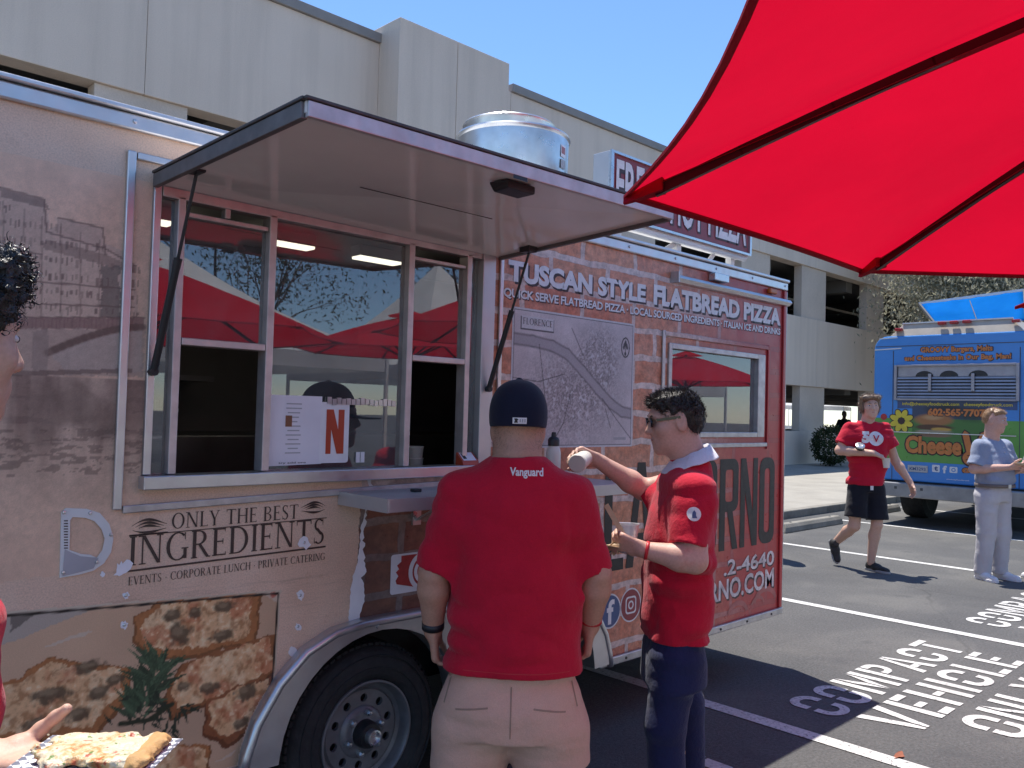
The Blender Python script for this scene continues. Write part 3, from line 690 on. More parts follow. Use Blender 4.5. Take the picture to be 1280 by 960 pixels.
# rear window
for q in ((3.835, 3.865, 1.475, 1.995), (4.80, 4.885, 1.475, 1.995), (3.867, 4.798, 1.965, 1.995), (3.867, 4.798, 1.475, 1.505)): fbar(*q, m='worn_aluminium')
for q, m_ in (((3.79, 4.93, 2.03, 2.055), 'wrap'), ((3.79, 4.93, 1.415, 1.44), 'worn_aluminium'), ((3.775, 3.80, 1.40, 2.06), 'worn_aluminium'), ((4.92, 4.945, 1.40, 2.06), 'red_paint')):
    fbar(*q, T-0.012, T-0.0015, m_, 'trim_strip')
pane(3.8655, 4.7995, 1.5055, 1.9645)
# inside
for pa, pb in (((150, 268), (215, 281)), ((338, 304), (390, 312)), ((445, 324), (498, 333))):
    a, b_ = on_y(*pa, 3.70).x, on_y(*pb, 3.70).x
    lm = MB().box(a, b_, 3.66, 3.75, 2.385, 2.44).build('ceiling_lamp', 'white_paint', TR)
    MB().box(a+0.005, b_-0.005, 3.665, 3.745, 2.372, 2.3845).build('lamp_tube', 'lamp_glow', lm)
MB().box(0.2, 4.9, 4.45, 5.04, 0.86, 1.42).build('back_counter', 'interior_steel', TR, bevel=0.01)
MB().box(0.3, 2.2, 4.72, 5.04, 1.72, 1.75).build('wall_shelf', 'interior_steel', TR)
MB().box(2.9, 4.6, 4.3, 5.04, 1.95, 2.44).build('extractor_hood', 'interior_steel', TR, bevel=0.01)
MB().box(1.05, 2.5, T+0.09, T+0.55, 1.05, 1.09).build('serving_counter', 'interior_steel', TR)
MB().box(3.85, 4.9, T+0.5, T+1.0, 0.86, 1.7).build('oven', 'interior_steel', TR, bevel=0.02)
f_ = MB(); f_.tube([(1.42, 4.5, 1.42), (1.42, 4.5, 1.62), (1.43, 4.45, 1.68), (1.46, 4.38, 1.66)], 0.012, 8); f_.build('tap', 'stainless', TR, smooth=True)
f_ = MB()
for i in range(7): f_.tube([(1.55+i*0.05, 4.55, 1.56), (1.55+i*0.05, 4.55, 1.60)], 0.016, 8)
f_.bar((1.5, 4.55, 1.55), (1.92, 4.55, 1.55), 0.03, 0.02); f_.build('utensil_rail', 'stainless', TR)
f_ = MB(); f_.tube([(1.12, 3.1, 1.38), (1.12, 3.1, 1.46), (1.3, 3.1, 1.47)], 0.010, 8); f_.build('counter_rail', 'aluminium', TR)
# awning flap on gas struts
_fl, _fr2 = on_x(383, 146, 1.03), on_x(840, 275, 2.53)
AW = [Vector((1.03, 2.675, 2.272)), Vector((2.53, 2.675, 2.260)), _fr2, _fl]  # underside corners
au = (AW[1]-AW[0]).normalized(); av = ((AW[3]-AW[0])+(AW[2]-AW[1])).normalized(); an = au.cross(av).normalized()
if an.z < 0: an = -an
aw = MB().add([p+an*0.012 for p in AW]+[p+an*0.040 for p in AW], [(0, 1, 2, 3), (4, 7, 6, 5), (0, 4, 5, 1), (1, 5, 6, 2), (2, 6, 7, 3), (3, 7, 4, 0)]).build('awning_flap', 'white_gloss', TR)
def edge_bar(p, q, w, h0, h1, m, nm):
    d = (q-p).normalized(); s = d.cross(an).normalized()
    V = [e+s*i*w/2+an*hh for e in (p, q) for hh in (h0, h1) for i in (-1, 1)]
    return MB().add(V, [(0, 2, 3, 1), (4, 5, 7, 6), (0, 1, 5, 4), (2, 6, 7, 3), (0, 4, 6, 2), (1, 3, 7, 5)]).build(nm, m, aw, bevel=0.002)
edge_bar(AW[3]+au*0.001, AW[2]-au*0.001, 0.016, 0.0, 0.040, 'pink_aluminium', 'front_lip')
edge_bar(AW[3]-au*0.008-av*0.0, AW[2]+au*0.008, 0.024, 0.041, 0.050, 'dark_trim', 'lip_seal')
for p, q in ((AW[0], AW[3]), (AW[1], AW[2])):
    edge_bar(p+av*0.002, q-av*0.010, 0.018, -0.002, 0.040, 'dark_channel', 'side_channel'); edge_bar(p, q, 0.026, 0.041, 0.050, 'dark_trim', 'side_seal')
MB().tube([AW[0]+an*0.02+Vector((0, 0.006, 0)), AW[1]+an*0.02+Vector((0, 0.006, 0))], 0.011, 8).build('hinge', 'worn_aluminium', aw)
def on_awn(x, y, dn=0.0):
    d = ray(x, y); o = Vector((0, 0, CAMH)); t = (AW[0]-o).dot(an)/d.dot(an); return o+d*t+an*dn
lt = on_awn(640, 236)
b = MB(); b.add([lt+au*a+av*c+an*e for e in (0.011, -0.016) for a, c in ((-0.075*(1 if e > 0 else .7), -0.03), (0.075*(1 if e > 0 else .7), -0.03), (0.06, 0.045), (-0.06, 0.045))], [(0, 1, 2, 3), (7, 6, 5, 4), (0, 4, 5, 1), (1, 5, 6, 2), (2, 6, 7, 3), (3, 7, 4, 0)])
b.build('awning_latch', 'black_plastic', aw, bevel=0.006)
pl = on_awn(664, 216); MB().add([AW[3]+au*(pl-AW[3]).dot(au)+av*0.0095+au*a+an*c for a, c in ((-.03, .004), (.03, .004), (.03, .036), (-.03, .036))], [(0, 1, 2, 3)]).build('lip_badge', 'black_plastic', aw)
b = MB(); b.tube([on_awn(450, 238, 0.010), on_awn(535, 258, 0.010), on_awn(615, 277, 0.010)], 0.0016, 5); b.build('seam', 'dark_trim', aw)
for lo, hi in (((1.043, T-0.03, 1.69), (1.065, 2.45, 2.295)), ((2.475, T-0.03, 1.69), (2.50, 2.46, 2.275))):
    lo, hi = Vector(lo), Vector(hi); mid = lo+(hi-lo)*0.56
    st = MB().tube([lo, mid], 0.0115, 10).tube([lo+(hi-lo)*0.52, mid+(hi-lo)*0.01], 0.0125, 10).build('gas_strut', 'black_plastic', TR, smooth=True, autosmooth=40)
    MB().tube([mid, hi], 0.0055, 8).build('strut_rod', 'black_plastic', st)
    MB().box(hi.x-0.035, hi.x+0.015, hi.y-0.03, hi.y+0.03, hi.z-0.014, hi.z+0.016).build('strut_bracket', 'black_plastic', st, bevel=0.004)
    MB().tube([lo+Vector((0, 0.028, 0)), lo-Vector((0, 0.012, 0))], 0.013, 8).build('strut_pin', 'black_plastic', st)
# fold-down counter
sh = MB().box(1.755, 3.15, 2.385, T-0.004, 1.268, 1.280).build('serving_shelf', 'stainless', TR, bevel=0.003)
MB().box(1.755, 3.15, 2.380, 2.3845, 1.232, 1.281).build('shelf_lip', 'stainless', sh, bevel=0.002)
MB().box(1.750, 1.7545, 2.380, T-0.004, 1.232, 1.281).build('shelf_lip', 'stainless', sh); MB().box(3.1505, 3.155, 2.380, T-0.004, 1.232, 1.281).build('shelf_lip', 'stainless', sh)
MB().box(1.985, 2.02, 2.53, 2.56, 1.2802, 1.292).build('shelf_latch', 'black_plastic', sh, bevel=0.003)
for x in (2.10, 2.85):
    b = MB().box(x, x+0.04, T-0.012, T-0.001, 1.13, 1.266); b.bar((x+0.02, T-0.012, 1.15), (x+0.02, 2.45, 1.262), 0.02, 0.006); b.build('shelf_bracket', 'galvanised', sh)
# fender over two axles
fo = [(HUB-0.546, 0.355), (HUB-0.535, 0.42), (HUB-0.50, 0.52), (HUB-0.42, 0.64), (HUB-0.32, 0.73), (HUB-0.20, 0.780), (HUB-0.08, 0.795)]
fo = fo+[(2*HUB+AX-x, z) for x, z in fo[::-1]]
inn = [(HUB+AX+0.418, 0.355)]+arc(HUB+AX, HUBZ, 0.418, 0.415, 6, 175, 18)+arc(HUB, HUBZ, 0.418, 0.415, 5, 174, 18)+[(HUB-0.418, 0.355)]
fe = MB(); poly = fo+inn; nn_ = len(poly)
tri = tessellate_polygon([[Vector((u, v, 0)) for u, v in poly]])
fe.add([SIDE(u, v, 0.052) for u, v in poly], tri); k = len(fe.v)
fe.add([SIDE(u, v, d) for d in (0.052, -0.06) for u, v in poly], [(i, (i+1) % nn_, nn_+(i+1) % nn_, nn_+i) for i in range(nn_)])
fe = fe.build('fender', 'aluminium', TR)
MB().tube([SIDE(u, v-0.012, 0.045) for u, v in fo], 0.017, 8).build('fender_bead', 'aluminium', fe, smooth=True)
screws([SIDE(u, v, 0.053) for u, v in ((HUB-0.47, 0.55), (HUB-0.02, 0.765), (HUB+0.4, 0.77))], 'galvanised', fe)
# wheels
def wheel(hx):
    c = (hx, T+0.03, HUBZ)
    R = 0.343
    ty = MB().lathe([(0.20, -0.02), (0.21, 0.012), (0.235, 0.024), (0.275, 0.028), (0.305, 0.022), (0.325, 0.008), (0.333, -0.012), (0.336, -0.03), (0.336, -0.15), (0.325, -0.19), (0.29, -0.21), (0.20, -0.2)], c, 64, 'y').build('wheel', None, TR, smooth=True)
    ty.data.materials.append(MATS['rubber'])
    tread = MB()
    for i in range(72):
        a = 2*math.pi*i/72
        for q, (h0, h1) in enumerate(((-0.035, -0.012), (-0.085, -0.045), (-0.15, -0.095))):
            a0, a1 = a+q*0.02, a+q*0.02+0.062
            V = [(c[0]+rr*math.cos(t), c[1]-hh, c[2]+rr*math.sin(t)) for rr in (0.330, R) for hh in (h0, h1) for t in (a0, a1)]
            tread.add(V, [(4, 5, 7, 6), (0, 1, 5, 4), (2, 6, 7, 3), (0, 4, 6, 2), (1, 3, 7, 5)])
    tread.build('tyre_tread', 'rubber', ty)
    tl = MB()
    for r_ in (0.252, 0.298): tl.lathe([(r_, 0.0245), (r_+0.002, 0.030), (r_+0.005, 0.030), (r_+0.007, 0.0245)], c, 64, 'y')
    tl.build('sidewall_ring', 'rubber', ty)
    MB().lathe([(0.203, -0.03), (0.206, 0.010), (0.205, 0.016), (0.198, 0.017), (0.194, 0.012), (0.188, -0.004), (0.183, -0.030), (0.168, -0.038), (0.160, -0.030)], c, 64, 'y').build('rim', 'wheel_silver', ty, smooth=True, autosmooth=50)
    outer_ = arc(0, 0, 0.161, 0.161, 0, 354, 59); holes = [arc(0.128*math.cos(a), 0.128*math.sin(a), 0.0165, 0.0165, 0, -330, 11) for a in [2*math.pi*(k+.4)/10 for k in range(10)]]
    mp = lambda u, v, d: (c[0]+u, c[1]-d, c[2]+v)
    b = MB().sheet([outer_]+holes, mp, -0.032)
    for h_ in holes: b.add([mp(u, v, d) for d in (-0.032, -0.048) for u, v in h_], [(i, (i+1) % 12, 12+(i+1) % 12, 12+i) for i in range(12)])
    b.build('rim_disc', 'wheel_silver', ty)
    MB().lathe([(0.17, -0.07), (0.0, -0.07)], c, 24, 'y').build('brake_drum', 'black_plastic', ty)
    MB().lathe([(0.10, -0.031), (0.092, -0.020), (0.070, -0.014), (0.058, -0.016), (0.052, -0.012)], c, 40, 'y').build('rim_boss', 'wheel_silver', ty, smooth=True)
    MB().lathe([(0.053, -0.03), (0.052, 0.018), (0.046, 0.034), (0.030, 0.036), (0.0, 0.036)], c, 32, 'y').build('hub', 'black_plastic', ty, smooth=True, autosmooth=40)
    MB().lathe([(0.030, 0.030), (0.030, 0.062), (0.024, 0.064), (0.022, 0.050), (0.0, 0.050)], c, 24, 'y').build('hub_cap', 'galvanised', ty, smooth=True, autosmooth=40)
    for k in range(6):
        a = 2*math.pi*(k+.3)/6; MB().lathe([(0.013, -0.02), (0.013, 0.0), (0.008, 0.008), (0.0, 0.009)], (c[0]+0.077*math.cos(a), c[1], c[2]+0.077*math.sin(a)), 6, 'y').build('lug_nut', 'galvanised', ty)
wheel(HUB); wheel(HUB+AX)
# ---------------- lettering and prints on the side
def side_text(s, x0, x1, z0, z1, m='white_ink', bold=0.02, slope=0.0, shadow=None, off=0.0026, space=1.0, name='lettering'):
    if shadow: text(name, s, x0+shadow[0], x1+shadow[0], z0-shadow[1], z1-shadow[1], SIDE, off-0.0012, 'shadow_ink', TR, bold+0.012, 0, slope, space)
    return text(name, s, x0, x1, z0, z1, SIDE, off, m, TR, bold, 0, slope, space)
side_text('TUSCAN STYLE', 2.60, 3.62, 2.178, 2.275, bold=0.05, slope=0.012, shadow=(0.010, 0.010))
side_text('FLATBREAD PIZZA', 3.69, 5.085, 2.190, 2.300, bold=0.05, slope=0.008, shadow=(0.012, 0.012))
side_text('QUICK SERVE FLATBREAD PIZZA · LOCAL SOURCED INGREDIENTS · ITALIAN ICE AND DRINKS', 2.575, 5.085, 2.098, 2.146, bold=0.03, slope=0.014, shadow=(0.005, 0.005), space=0.95)
serif_text('lettering', 'ONLY THE BEST', 1.130, 1.590, 1.190, 1.240, SIDE, 0.002, 'sepia_ink', TR, 0.005)
serif_text('lettering', 'INGREDIENTS', 1.000, 1.705, 1.086, 1.176, SIDE, 0.002, 'sepia_ink', TR, 0.012)
serif_text('lettering', 'EVENTS . CORPORATE LUNCH . PRIVATE CATERING', 1.003, 1.705, 1.026, 1.052, SIDE, 0.002, 'sepia_ink', TR, 0.010)
b = MB()
for (xa, za), (xb, zb), th_ in (((1.0, 1.178), (1.705, 1.186), 0.0015), ((1.0, 1.070), (1.705, 1.081), 0.003), ((1.0, 1.180), (1.12, 1.181), 0.002)):
    b.sheet([[(xa, za-th_), (xb, zb-th_), (xb, zb+th_), (xa, za+th_)]], SIDE, 0.0022)
b.build('rule_line', 'sepia_ink', TR)
def swirl(cx, cz, s, fl):
    b = MB()
    for k, (r_, h_) in enumerate(((1.0, 0.42), (0.8, 0.30), (0.62, 0.18), (0.95, -0.22))):
        pts = [(cx+fl*s*r_*(-1+2*i/14), cz+s*(h_*math.sin(math.pi*i/14)*(1-0.5*i/14)-0.08*k)) for i in range(15)]
        w_ = [0.0007+0.0035*math.sin(math.pi*i/14)**2 for i in range(15)]
        b.sheet([[(x, z-q) for (x, z), q in zip(pts, w_)]+[(x, z+q) for (x, z), q in zip(pts[::-1], w_[::-1])]], SIDE, 0.002+0.0002*k)
    return b.build('flourish', 'sepia_ink', TR)
swirl(1.062, 1.208, 0.055, 1); swirl(1.648, 1.230, 0.05, -1)
# torn paper edge between the two printed halves
rnd = random.Random(12)
def torn(pts_l, pts_r, seed, amp=0.007):
    r = random.Random(seed)
    def dense(p, a):
        o = []
        for (xa, za), (xb, zb) in zip(p[:-1], p[1:]):
            k = max(2, int(abs(zb-za)/0.011))
            o += [(xa+(xb-xa)*i/k+r.uniform(-a, a), za+(zb-za)*i/k) for i in range(k)]
        return o+[p[-1]]
    return dense(pts_l, amp*0.5)+dense(pts_r[::-1], amp)
tp_l = [PX(*q) for q in ((457, 636), (451, 660), (447, 700), (441, 720), (437, 745), (434, 787))]
tp_r = [PX(*q) for q in ((459, 636), (454, 672), (456, 715), (452, 722), (455, 752), (444, 787))]
MB().sheet([torn(tp_l, tp_r, 3)], SIDE, 0.0018).build('torn_edge', 'torn_white', TR)
MB().sheet([torn([PX(*q) for q in ((458, 598), (460, 606), (463, 612))], [PX(*q) for q in ((463, 597), (464, 604), (467, 611))], 5, 0.003)], SIDE, 0.0018).build('torn_edge', 'torn_white', TR)
MB().sheet([[PX(*q) for q in ((466, 598), (540, 593), (540, 601), (466, 606))]], SIDE, 0.0005).build('loose_edge', 'wrap', TR)
# peeled spots and screw patches
for cx, cz, r_, sd in ((380, 678, 8, 1), (157, 744, 4, 2), (155, 781, 4.5, 3), (375, 744, 5, 4), (372, 783, 4, 5), (365, 814, 5, 6), (376, 813, 3, 7), (150, 712, 7, 8), (128, 718, 3, 9)):
    r = random.Random(sd); b = MB(); o = [PX(cx+r_*(1+r.uniform(-.35, .35))*math.cos(a), cz+r_*(1+r.uniform(-.35, .35))*math.sin(a)*(1.2 if sd != 1 else 1)) for a in [6.283*i/14 for i in range(14)]]
    b.sheet([o], SIDE, 0.0032); b.build('peeled_patch', 'torn_white', TR)
for cx, cz in ((380, 678), (157, 744), (155, 781), (375, 744), (372, 783)):
    u, v = PX(cx, cz); MB().lathe([(0, 0.0055), (0.004, 0.005), (0.006, 0.003)], SIDE(u, v, 0), 10, 'y').build('screw', 'galvanised', TR)
MB().sheet([[PX(*q) for q in ((141, 719), (150, 711), (152, 705), (158, 699), (162, 700), (166, 704), (163, 711), (157, 716), (148, 719))]], SIDE, 0.0034).build('peeled_patch', 'torn_white', TR)
# D-shaped plate
Dp = lambda L: [PX(x, y) for x, y in L]
Do = Dp([(74, 722), (76, 640), (82, 635), (108, 636), (124, 641), (136, 655), (141, 672), (138, 690), (129, 704), (116, 713), (98, 718)])
Di = Dp([(86, 687), (87, 650), (90, 646), (106, 647), (117, 651), (126, 661), (130, 673), (127, 687), (120, 697), (112, 693), (100, 692)])
dp = MB().sheet([Do, Di[::-1]], SIDE, 0.006)
kk = len(Do); dp.add([SIDE(u, v, d) for d in (0.006, 0.0005) for u, v in Do], [(i, (i+1) % kk, kk+(i+1) % kk, kk+i) for i in range(kk)])
dp = dp.build('d_shaped_plate', 'white_paint', TR)
MB().sheet([Dp([(77, 720), (80, 686), (88, 690), (100, 695), (112, 696), (122, 697), (116, 710), (98, 715)])], SIDE, 0.0072).build('grey_scuff', 'grey_ink', dp)
b = MB()
for i in range(11): b.sheet([Dp([(79, 650+i*3.4), (84, 650+i*3.4), (84, 651.4+i*3.4), (79, 651.4+i*3.4)])], SIDE, 0.0068)
b.build('vent_slot', 'shadow_ink', dp)
screws([SIDE(*PX(*q), 0.006) for q in ((79, 640), (112, 641), (138, 668), (78, 715), (120, 702))], 'galvanised', dp, 0.006)
# -- river and old houses print
def luma(c, k): return tuple(x*k for x in c)
R_ = Raster(-0.35, 1.029, 1.0, 2.30, 0.0042, (0.77, 0.56, 0.435))
xz = lambda L: [PX(x, y) for x, y in L]
Xp, Zp = R_.X, R_.Z
n1 = fbm2(Xp, Zp, 5, 1); n2 = fbm2(Xp, Zp, 40, 5)
R_.c *= (0.80+0.4*n1+0.25*(n2-0.5))[..., None]
hz = PX(60, 470)[1]
ink = np.array((0.17, 0.115, 0.10)); pale = np.array((0.74, 0.58, 0.48))
hb = [PX(x, y) for x, y in ((-140, 215), (0, 235), (55, 250), (62, 285), (70, 283), (72, 272), (128, 285), (130, 303), (150, 312), (168, 330), (178, 470))]+[PX(-150, 470), (-0.35, hz), (-0.35, PX(-140, 215)[1])]
R_.poly(hb, (0.60, 0.46, 0.385), 0.9, 0.006, 40, 1)
R_.poly(xz([(52, 307), (60, 290), (130, 312), (168, 330), (168, 405), (52, 405)]), (0.68, 0.53, 0.44), 0.85)
R_.poly(xz([(0, 235), (55, 250), (62, 262), (0, 246)]), ink, 0.6); R_.poly(xz([(52, 305), (60, 300), (132, 318), (170, 335), (170, 342), (56, 312)]), ink, 0.5)
R_.poly(xz([(126, 330), (150, 334), (150, 400), (124, 398)]), (0.15, 0.145, 0.13), 0.75, 0.03, 30, 3)
r = random.Random(3)
for row in range(7):
    for k in range(34):
        x = -40+k*6.4+r.uniform(-1.5, 1.5); y = 258+row*20+(x-40)*0.10+r.uniform(-2, 2)
        if y < 248+max(0, x)*0.42 or y > 396 or (100 < x < 150 and r.random() < .3): continue
        h_ = r.uniform(5, 11); R_.poly(xz([(x, y), (x+2.8, y+0.4), (x+2.8, y+h_), (x, y+h_)]), ink, r.uniform(0.35, 0.8))
for x in (-20, 4, 30, 52, 76, 100, 124): R_.line(xz([(x, 250+max(0, x)*0.4), (x, 400)]), 0.0025, ink, 0.45)
for a, b_ in (((-60, 228), (0, 234)), ((0, 234), (55, 249)), ((55, 249), (58, 290)), ((58, 290), (128, 310)), ((128, 285), (72, 272)), ((128, 285), (132, 318)), ((130, 310), (170, 333)), ((-40, 300), (52, 318)), ((-40, 345), (168, 362)), ((52, 380), (168, 384))): R_.line(xz([a, b_]), 0.0028, ink, 0.75)
for k in range(46): x = -60+k*5; R_.line(xz([(x, 399), (x, 410)]), 0.0016, ink, 0.6)
R_.line(xz([(-60, 397), (180, 397)]), 0.003, ink, 0.8)
R_.poly(xz([(-150, 398), (180, 398), (180, 412), (-150, 412)]), (0.27, 0.165, 0.155), 0.8, 0.01, 60)
R_.poly(xz([(-150, 412), (180, 412), (180, 470), (-150, 470)]), (0.48, 0.37, 0.32), 0.8, 0.02, 50)
ar = [PX(62+116*t, 447-33*math.sin(math.pi*(0.03+0.47*t))) for t in np.linspace(0, 1, 14)]
R_.poly(ar+xz([(178, 465), (82, 468), (75, 455)]), (0.50, 0.42, 0.38), 0.9, 0.01, 70)
R_.line([PX(60+118*t, 444-35*math.sin(math.pi*(0.03+0.47*t))) for t in np.linspace(0, 1, 14)], 0.012, ink, 0.8)
R_.poly(xz([(40, 415), (60, 410), (60, 470), (40, 470)]), (0.30, 0.24, 0.22), 0.6)
wt = R_.Z < hz
v_ = fbm2(Xp*1.0, Zp*0.16, 16, 8); v2 = fbm2(Xp*0.25, Zp, 60, 4)
wcol = ink[None, None]*1.4+(pale-ink*1.2)[None, None]*np.clip((v_-0.30)*1.9, 0, 1)[..., None]
fade = np.clip((PX(60, 640)[1]-Zp)/-0.30, 0, 1)
mask = wt*np.clip(0.92*fade+0.25*(v2 > 0.55)*fade, 0, 1)
R_.c = R_.c*(1-mask[..., None])+wcol*mask[..., None]
R_.blob(*PX(96, 505), 0.09, 0.10, ink*0.9, 0.65, 0.8, 5, 0.5); R_.blob(*PX(128, 530), 0.07, 0.07, ink*0.9, 0.6, 0.8, 6, 0.5); R_.blob(*PX(55, 520), 0.05, 0.13, ink, 0.5, 0.8, 7, 0.5)
rip = (fbm2(Xp*0.3, Zp, 90, 14) > 0.56)*(np.abs(Zp-PX(60, 565)[1]) < 0.07)
R_.put(rip*0.55, ink*0.9); R_.poly(xz([(-150, 466), (165, 461), (165, 466), (-150, 474)]), ink, 0.7, 0.006, 60)
R_.c *= (0.86+0.28*fbm2(Xp, Zp, 70, 77))[..., None]*(0.94+0.1*np.random.default_rng(5).random(Xp.shape))[..., None]
edge_f = np.clip((2.28-Zp)/0.12+0.5*(n1-0.5), 0, 1)*np.clip((Zp-1.02)/0.22+0.8*(n1-0.5), 0, 1)
base_ = np.array((0.77, 0.56, 0.435))*(0.80+0.4*n1+0.25*(n2-0.5))[..., None]
R_.c = R_.c*edge_f[..., None]+base_*(1-edge_f[..., None])
R_.c *= np.array((1.10, 1.0, 0.90)); base_ = base_*np.array((1.06, 1.0, 0.95)); lf = np.clip((Xp+0.35)/0.2, 0, 1)[..., None]; R_.c = R_.c*lf+base_*(1-lf)
R_.build('river_print', SIDE, 0.0010, 'print', TR, (R_.Z < 2.29-0.0*R_.X) & (R_.Z > 1.05+0.06*n1))
# -- pizza print
A_, B_ = PX(13, 763), PX(352, 736); C_ = PX(343, 880)
sl_ = (B_[1]-A_[1])/(B_[0]-A_[0])
R_ = Raster(-0.2, 1.545, 0.375, 1.02, 0.0044, (0.60, 0.45, 0.37))
fr = [(-0.2, A_[1]+sl_*(-0.2-A_[0])), B_, (B_[0]-0.02, 0.375), (-0.2, 0.375)]
Xp, Zp = R_.X, R_.Z
R_.c *= (0.8+0.4*fbm2(Xp, Zp, 3.5, 2))[..., None]
R_.poly(xz([(-60, 763), (150, 748), (13, 803), (-60, 820)]), (0.44, 0.43, 0.46), 0.9, 0.01); R_.poly(xz([(13, 763), (60, 757), (13, 790)]), (0.16, 0.15, 0.16), 0.9, 0.01)
R_.poly(xz([(42, 812), (110, 788), (115, 790), (70, 806)]), (0.62, 0.58, 0.58), 0.8, 0.01); R_.poly(xz([(265, 955), (295, 936), (290, 944)]), (0.62, 0.58, 0.58), 0.7, 0.01)
def slab(P, seed, crust=(0.42, 0.19, 0.085), cheese=(0.72, 0.50, 0.33)):
    P = xz(P); c = np.mean(P, 0)
    m = R_.poly([(c[0]+(x-c[0])*1.05, c[1]+(z-c[1])*1.07-0.006) for x, z in P], luma(crust, 0.55), 1, 0.03, 25, seed)
    R_.poly(P, crust, 1, 0.03, 25, seed); q = [(c[0]+(x-c[0])*0.90, c[1]+(z-c[1])*0.86+0.004) for x, z in P]
    m = R_.poly(q, cheese, 1, 0.035, 30, seed+1)
    n3 = fbm2(Xp, Zp, 26, seed+3); n4 = fbm2(Xp, Zp, 60, seed+5); n5 = fbm2(Xp, Zp, 14, seed+8)
    R_.put(np.clip((n3-0.50)*9, 0, 1)*m, (0.78, 0.64, 0.48), 0.7); R_.put(np.clip((0.44-n4)*9, 0, 1)*m, (0.42, 0.19, 0.08), 0.6); R_.put(np.clip((n5-0.55)*8, 0, 1)*m, (0.50, 0.14, 0.07), 0.6)
    R_.put(m & (n4 > 0.68), (0.75, 0.66, 0.52), 0.7)
    R_.c *= np.where(R_.inside(P), 0.72+0.56*n4, 1)[..., None]
slab([(172, 770), (200, 752), (322, 740), (318, 800), (255, 815), (200, 822), (168, 800)], 11)
slab([(228, 830), (345, 790), (350, 835), (300, 865), (215, 895), (205, 870)], 21, (0.30, 0.13, 0.06))
slab([(20, 850), (60, 822), (158, 835), (160, 870), (120, 915), (15, 930), (-40, 920), (-40, 860)], 31)
slab([(258, 880), (300, 855), (340, 845), (335, 900), (285, 928), (256, 915)], 41, (0.28, 0.11, 0.055))
slab([(180, 945), (210, 930), (262, 930), (258, 1010), (190, 1020)], 51)
r = random.Random(8)
for i, (cx, cy, rx, rz) in enumerate(((224, 793, 17, 15), (216, 768, 13, 10), (283, 758, 16, 9), (245, 765, 10, 8), (278, 795, 17, 9), (64, 868, 24, 11), (110, 834, 20, 9), (100, 893, 16, 9), (48, 905, 16, 9), (125, 865, 14, 9), (145, 850, 10, 7), (307, 865, 18, 12), (260, 860, 16, 9), (300, 905, 16, 9), (230, 858, 12, 7))):
    u, v = PX(cx, cy); k = 0.0026
    R_.blob(u, v, rx*k, rz*k, (0.10, 0.075, 0.055), 0.9, 1.1, 60+i, 0.35, rs=55); R_.blob(u-rx*k*.2, v+rz*k*.3, rx*k*.55, rz*k*.45, (0.30, 0.24, 0.18), 0.8, 1.2, 80+i, 0.5, rs=70)
# rosemary sprig
def leaf(x0, y0, x1, y1, w_, col):
    (xa, za), (xb, zb) = PX(x0, y0), PX(x1, y1); dx, dz = xb-xa, zb-za; L = math.hypot(dx, dz); nx_, nz_ = -dz/L*w_, dx/L*w_
    R_.poly([(xa, za), (xa+dx*.4+nx_, za+dz*.4+nz_), (xb, zb), (xa+dx*.4-nx_, za+dz*.4-nz_)], col, 0.97); R_.line([(xa, za), (xb, zb)], 0.0014, luma(col, 1.8), 0.6)
for i in range(64):
    t = r.random(); bx, by = 172+t*26+r.uniform(-6, 6), 900-t*70+r.uniform(-6, 6); a = r.uniform(-2.9, -0.2); L = r.uniform(22, 52)
    g = r.uniform(0.5, 1.5); leaf(bx, by, bx+L*math.cos(a), by+L*math.sin(a), r.uniform(0.006, 0.012), (0.045*g, 0.085*g, 0.055*g))
for i in range(40):
    cx, cy = r.gauss(205, 22), r.gauss(893, 12); a = r.uniform(-3.1, 3.1); leaf(cx, cy, cx+18*math.cos(a), cy+18*math.sin(a), 0.006, (0.022, 0.035, 0.026))
R_.line(xz([(150, 905), (185, 900), (215, 880)]), 0.008, (0.03, 0.04, 0.025))
R_.poly(xz([(324, 739), (350, 737), (349, 755)]), (0.62, 0.56, 0.55), 1, 0.004); R_.blob(*PX(342, 743), 0.016, 0.012, (0.5, 0.08, 0.06), 0.8, 0.5, 3)
mk = R_.inside(fr)
ol = np.zeros(Xp.shape)
R_.line([fr[0], fr[1], fr[2]], 0.009, (0.62, 0.58, 0.56)); R_.line([(fr[0][0], fr[0][1]-0.014), (fr[1][0]-0.013, fr[1][1]-0.014), (fr[2][0]-0.013, fr[2][1])], 0.004, (0.02, 0.015, 0.015))
# keep clear of the wheel arch
keep = mk & (np.hypot((Xp-HUB)/0.546, (Zp-HUBZ)/0.46) > 1.0)
R_.c *= np.array((1.18, 1.02, 0.78)); R_.build('pizza_print', SIDE, 0.0012, 'print', TR, keep)
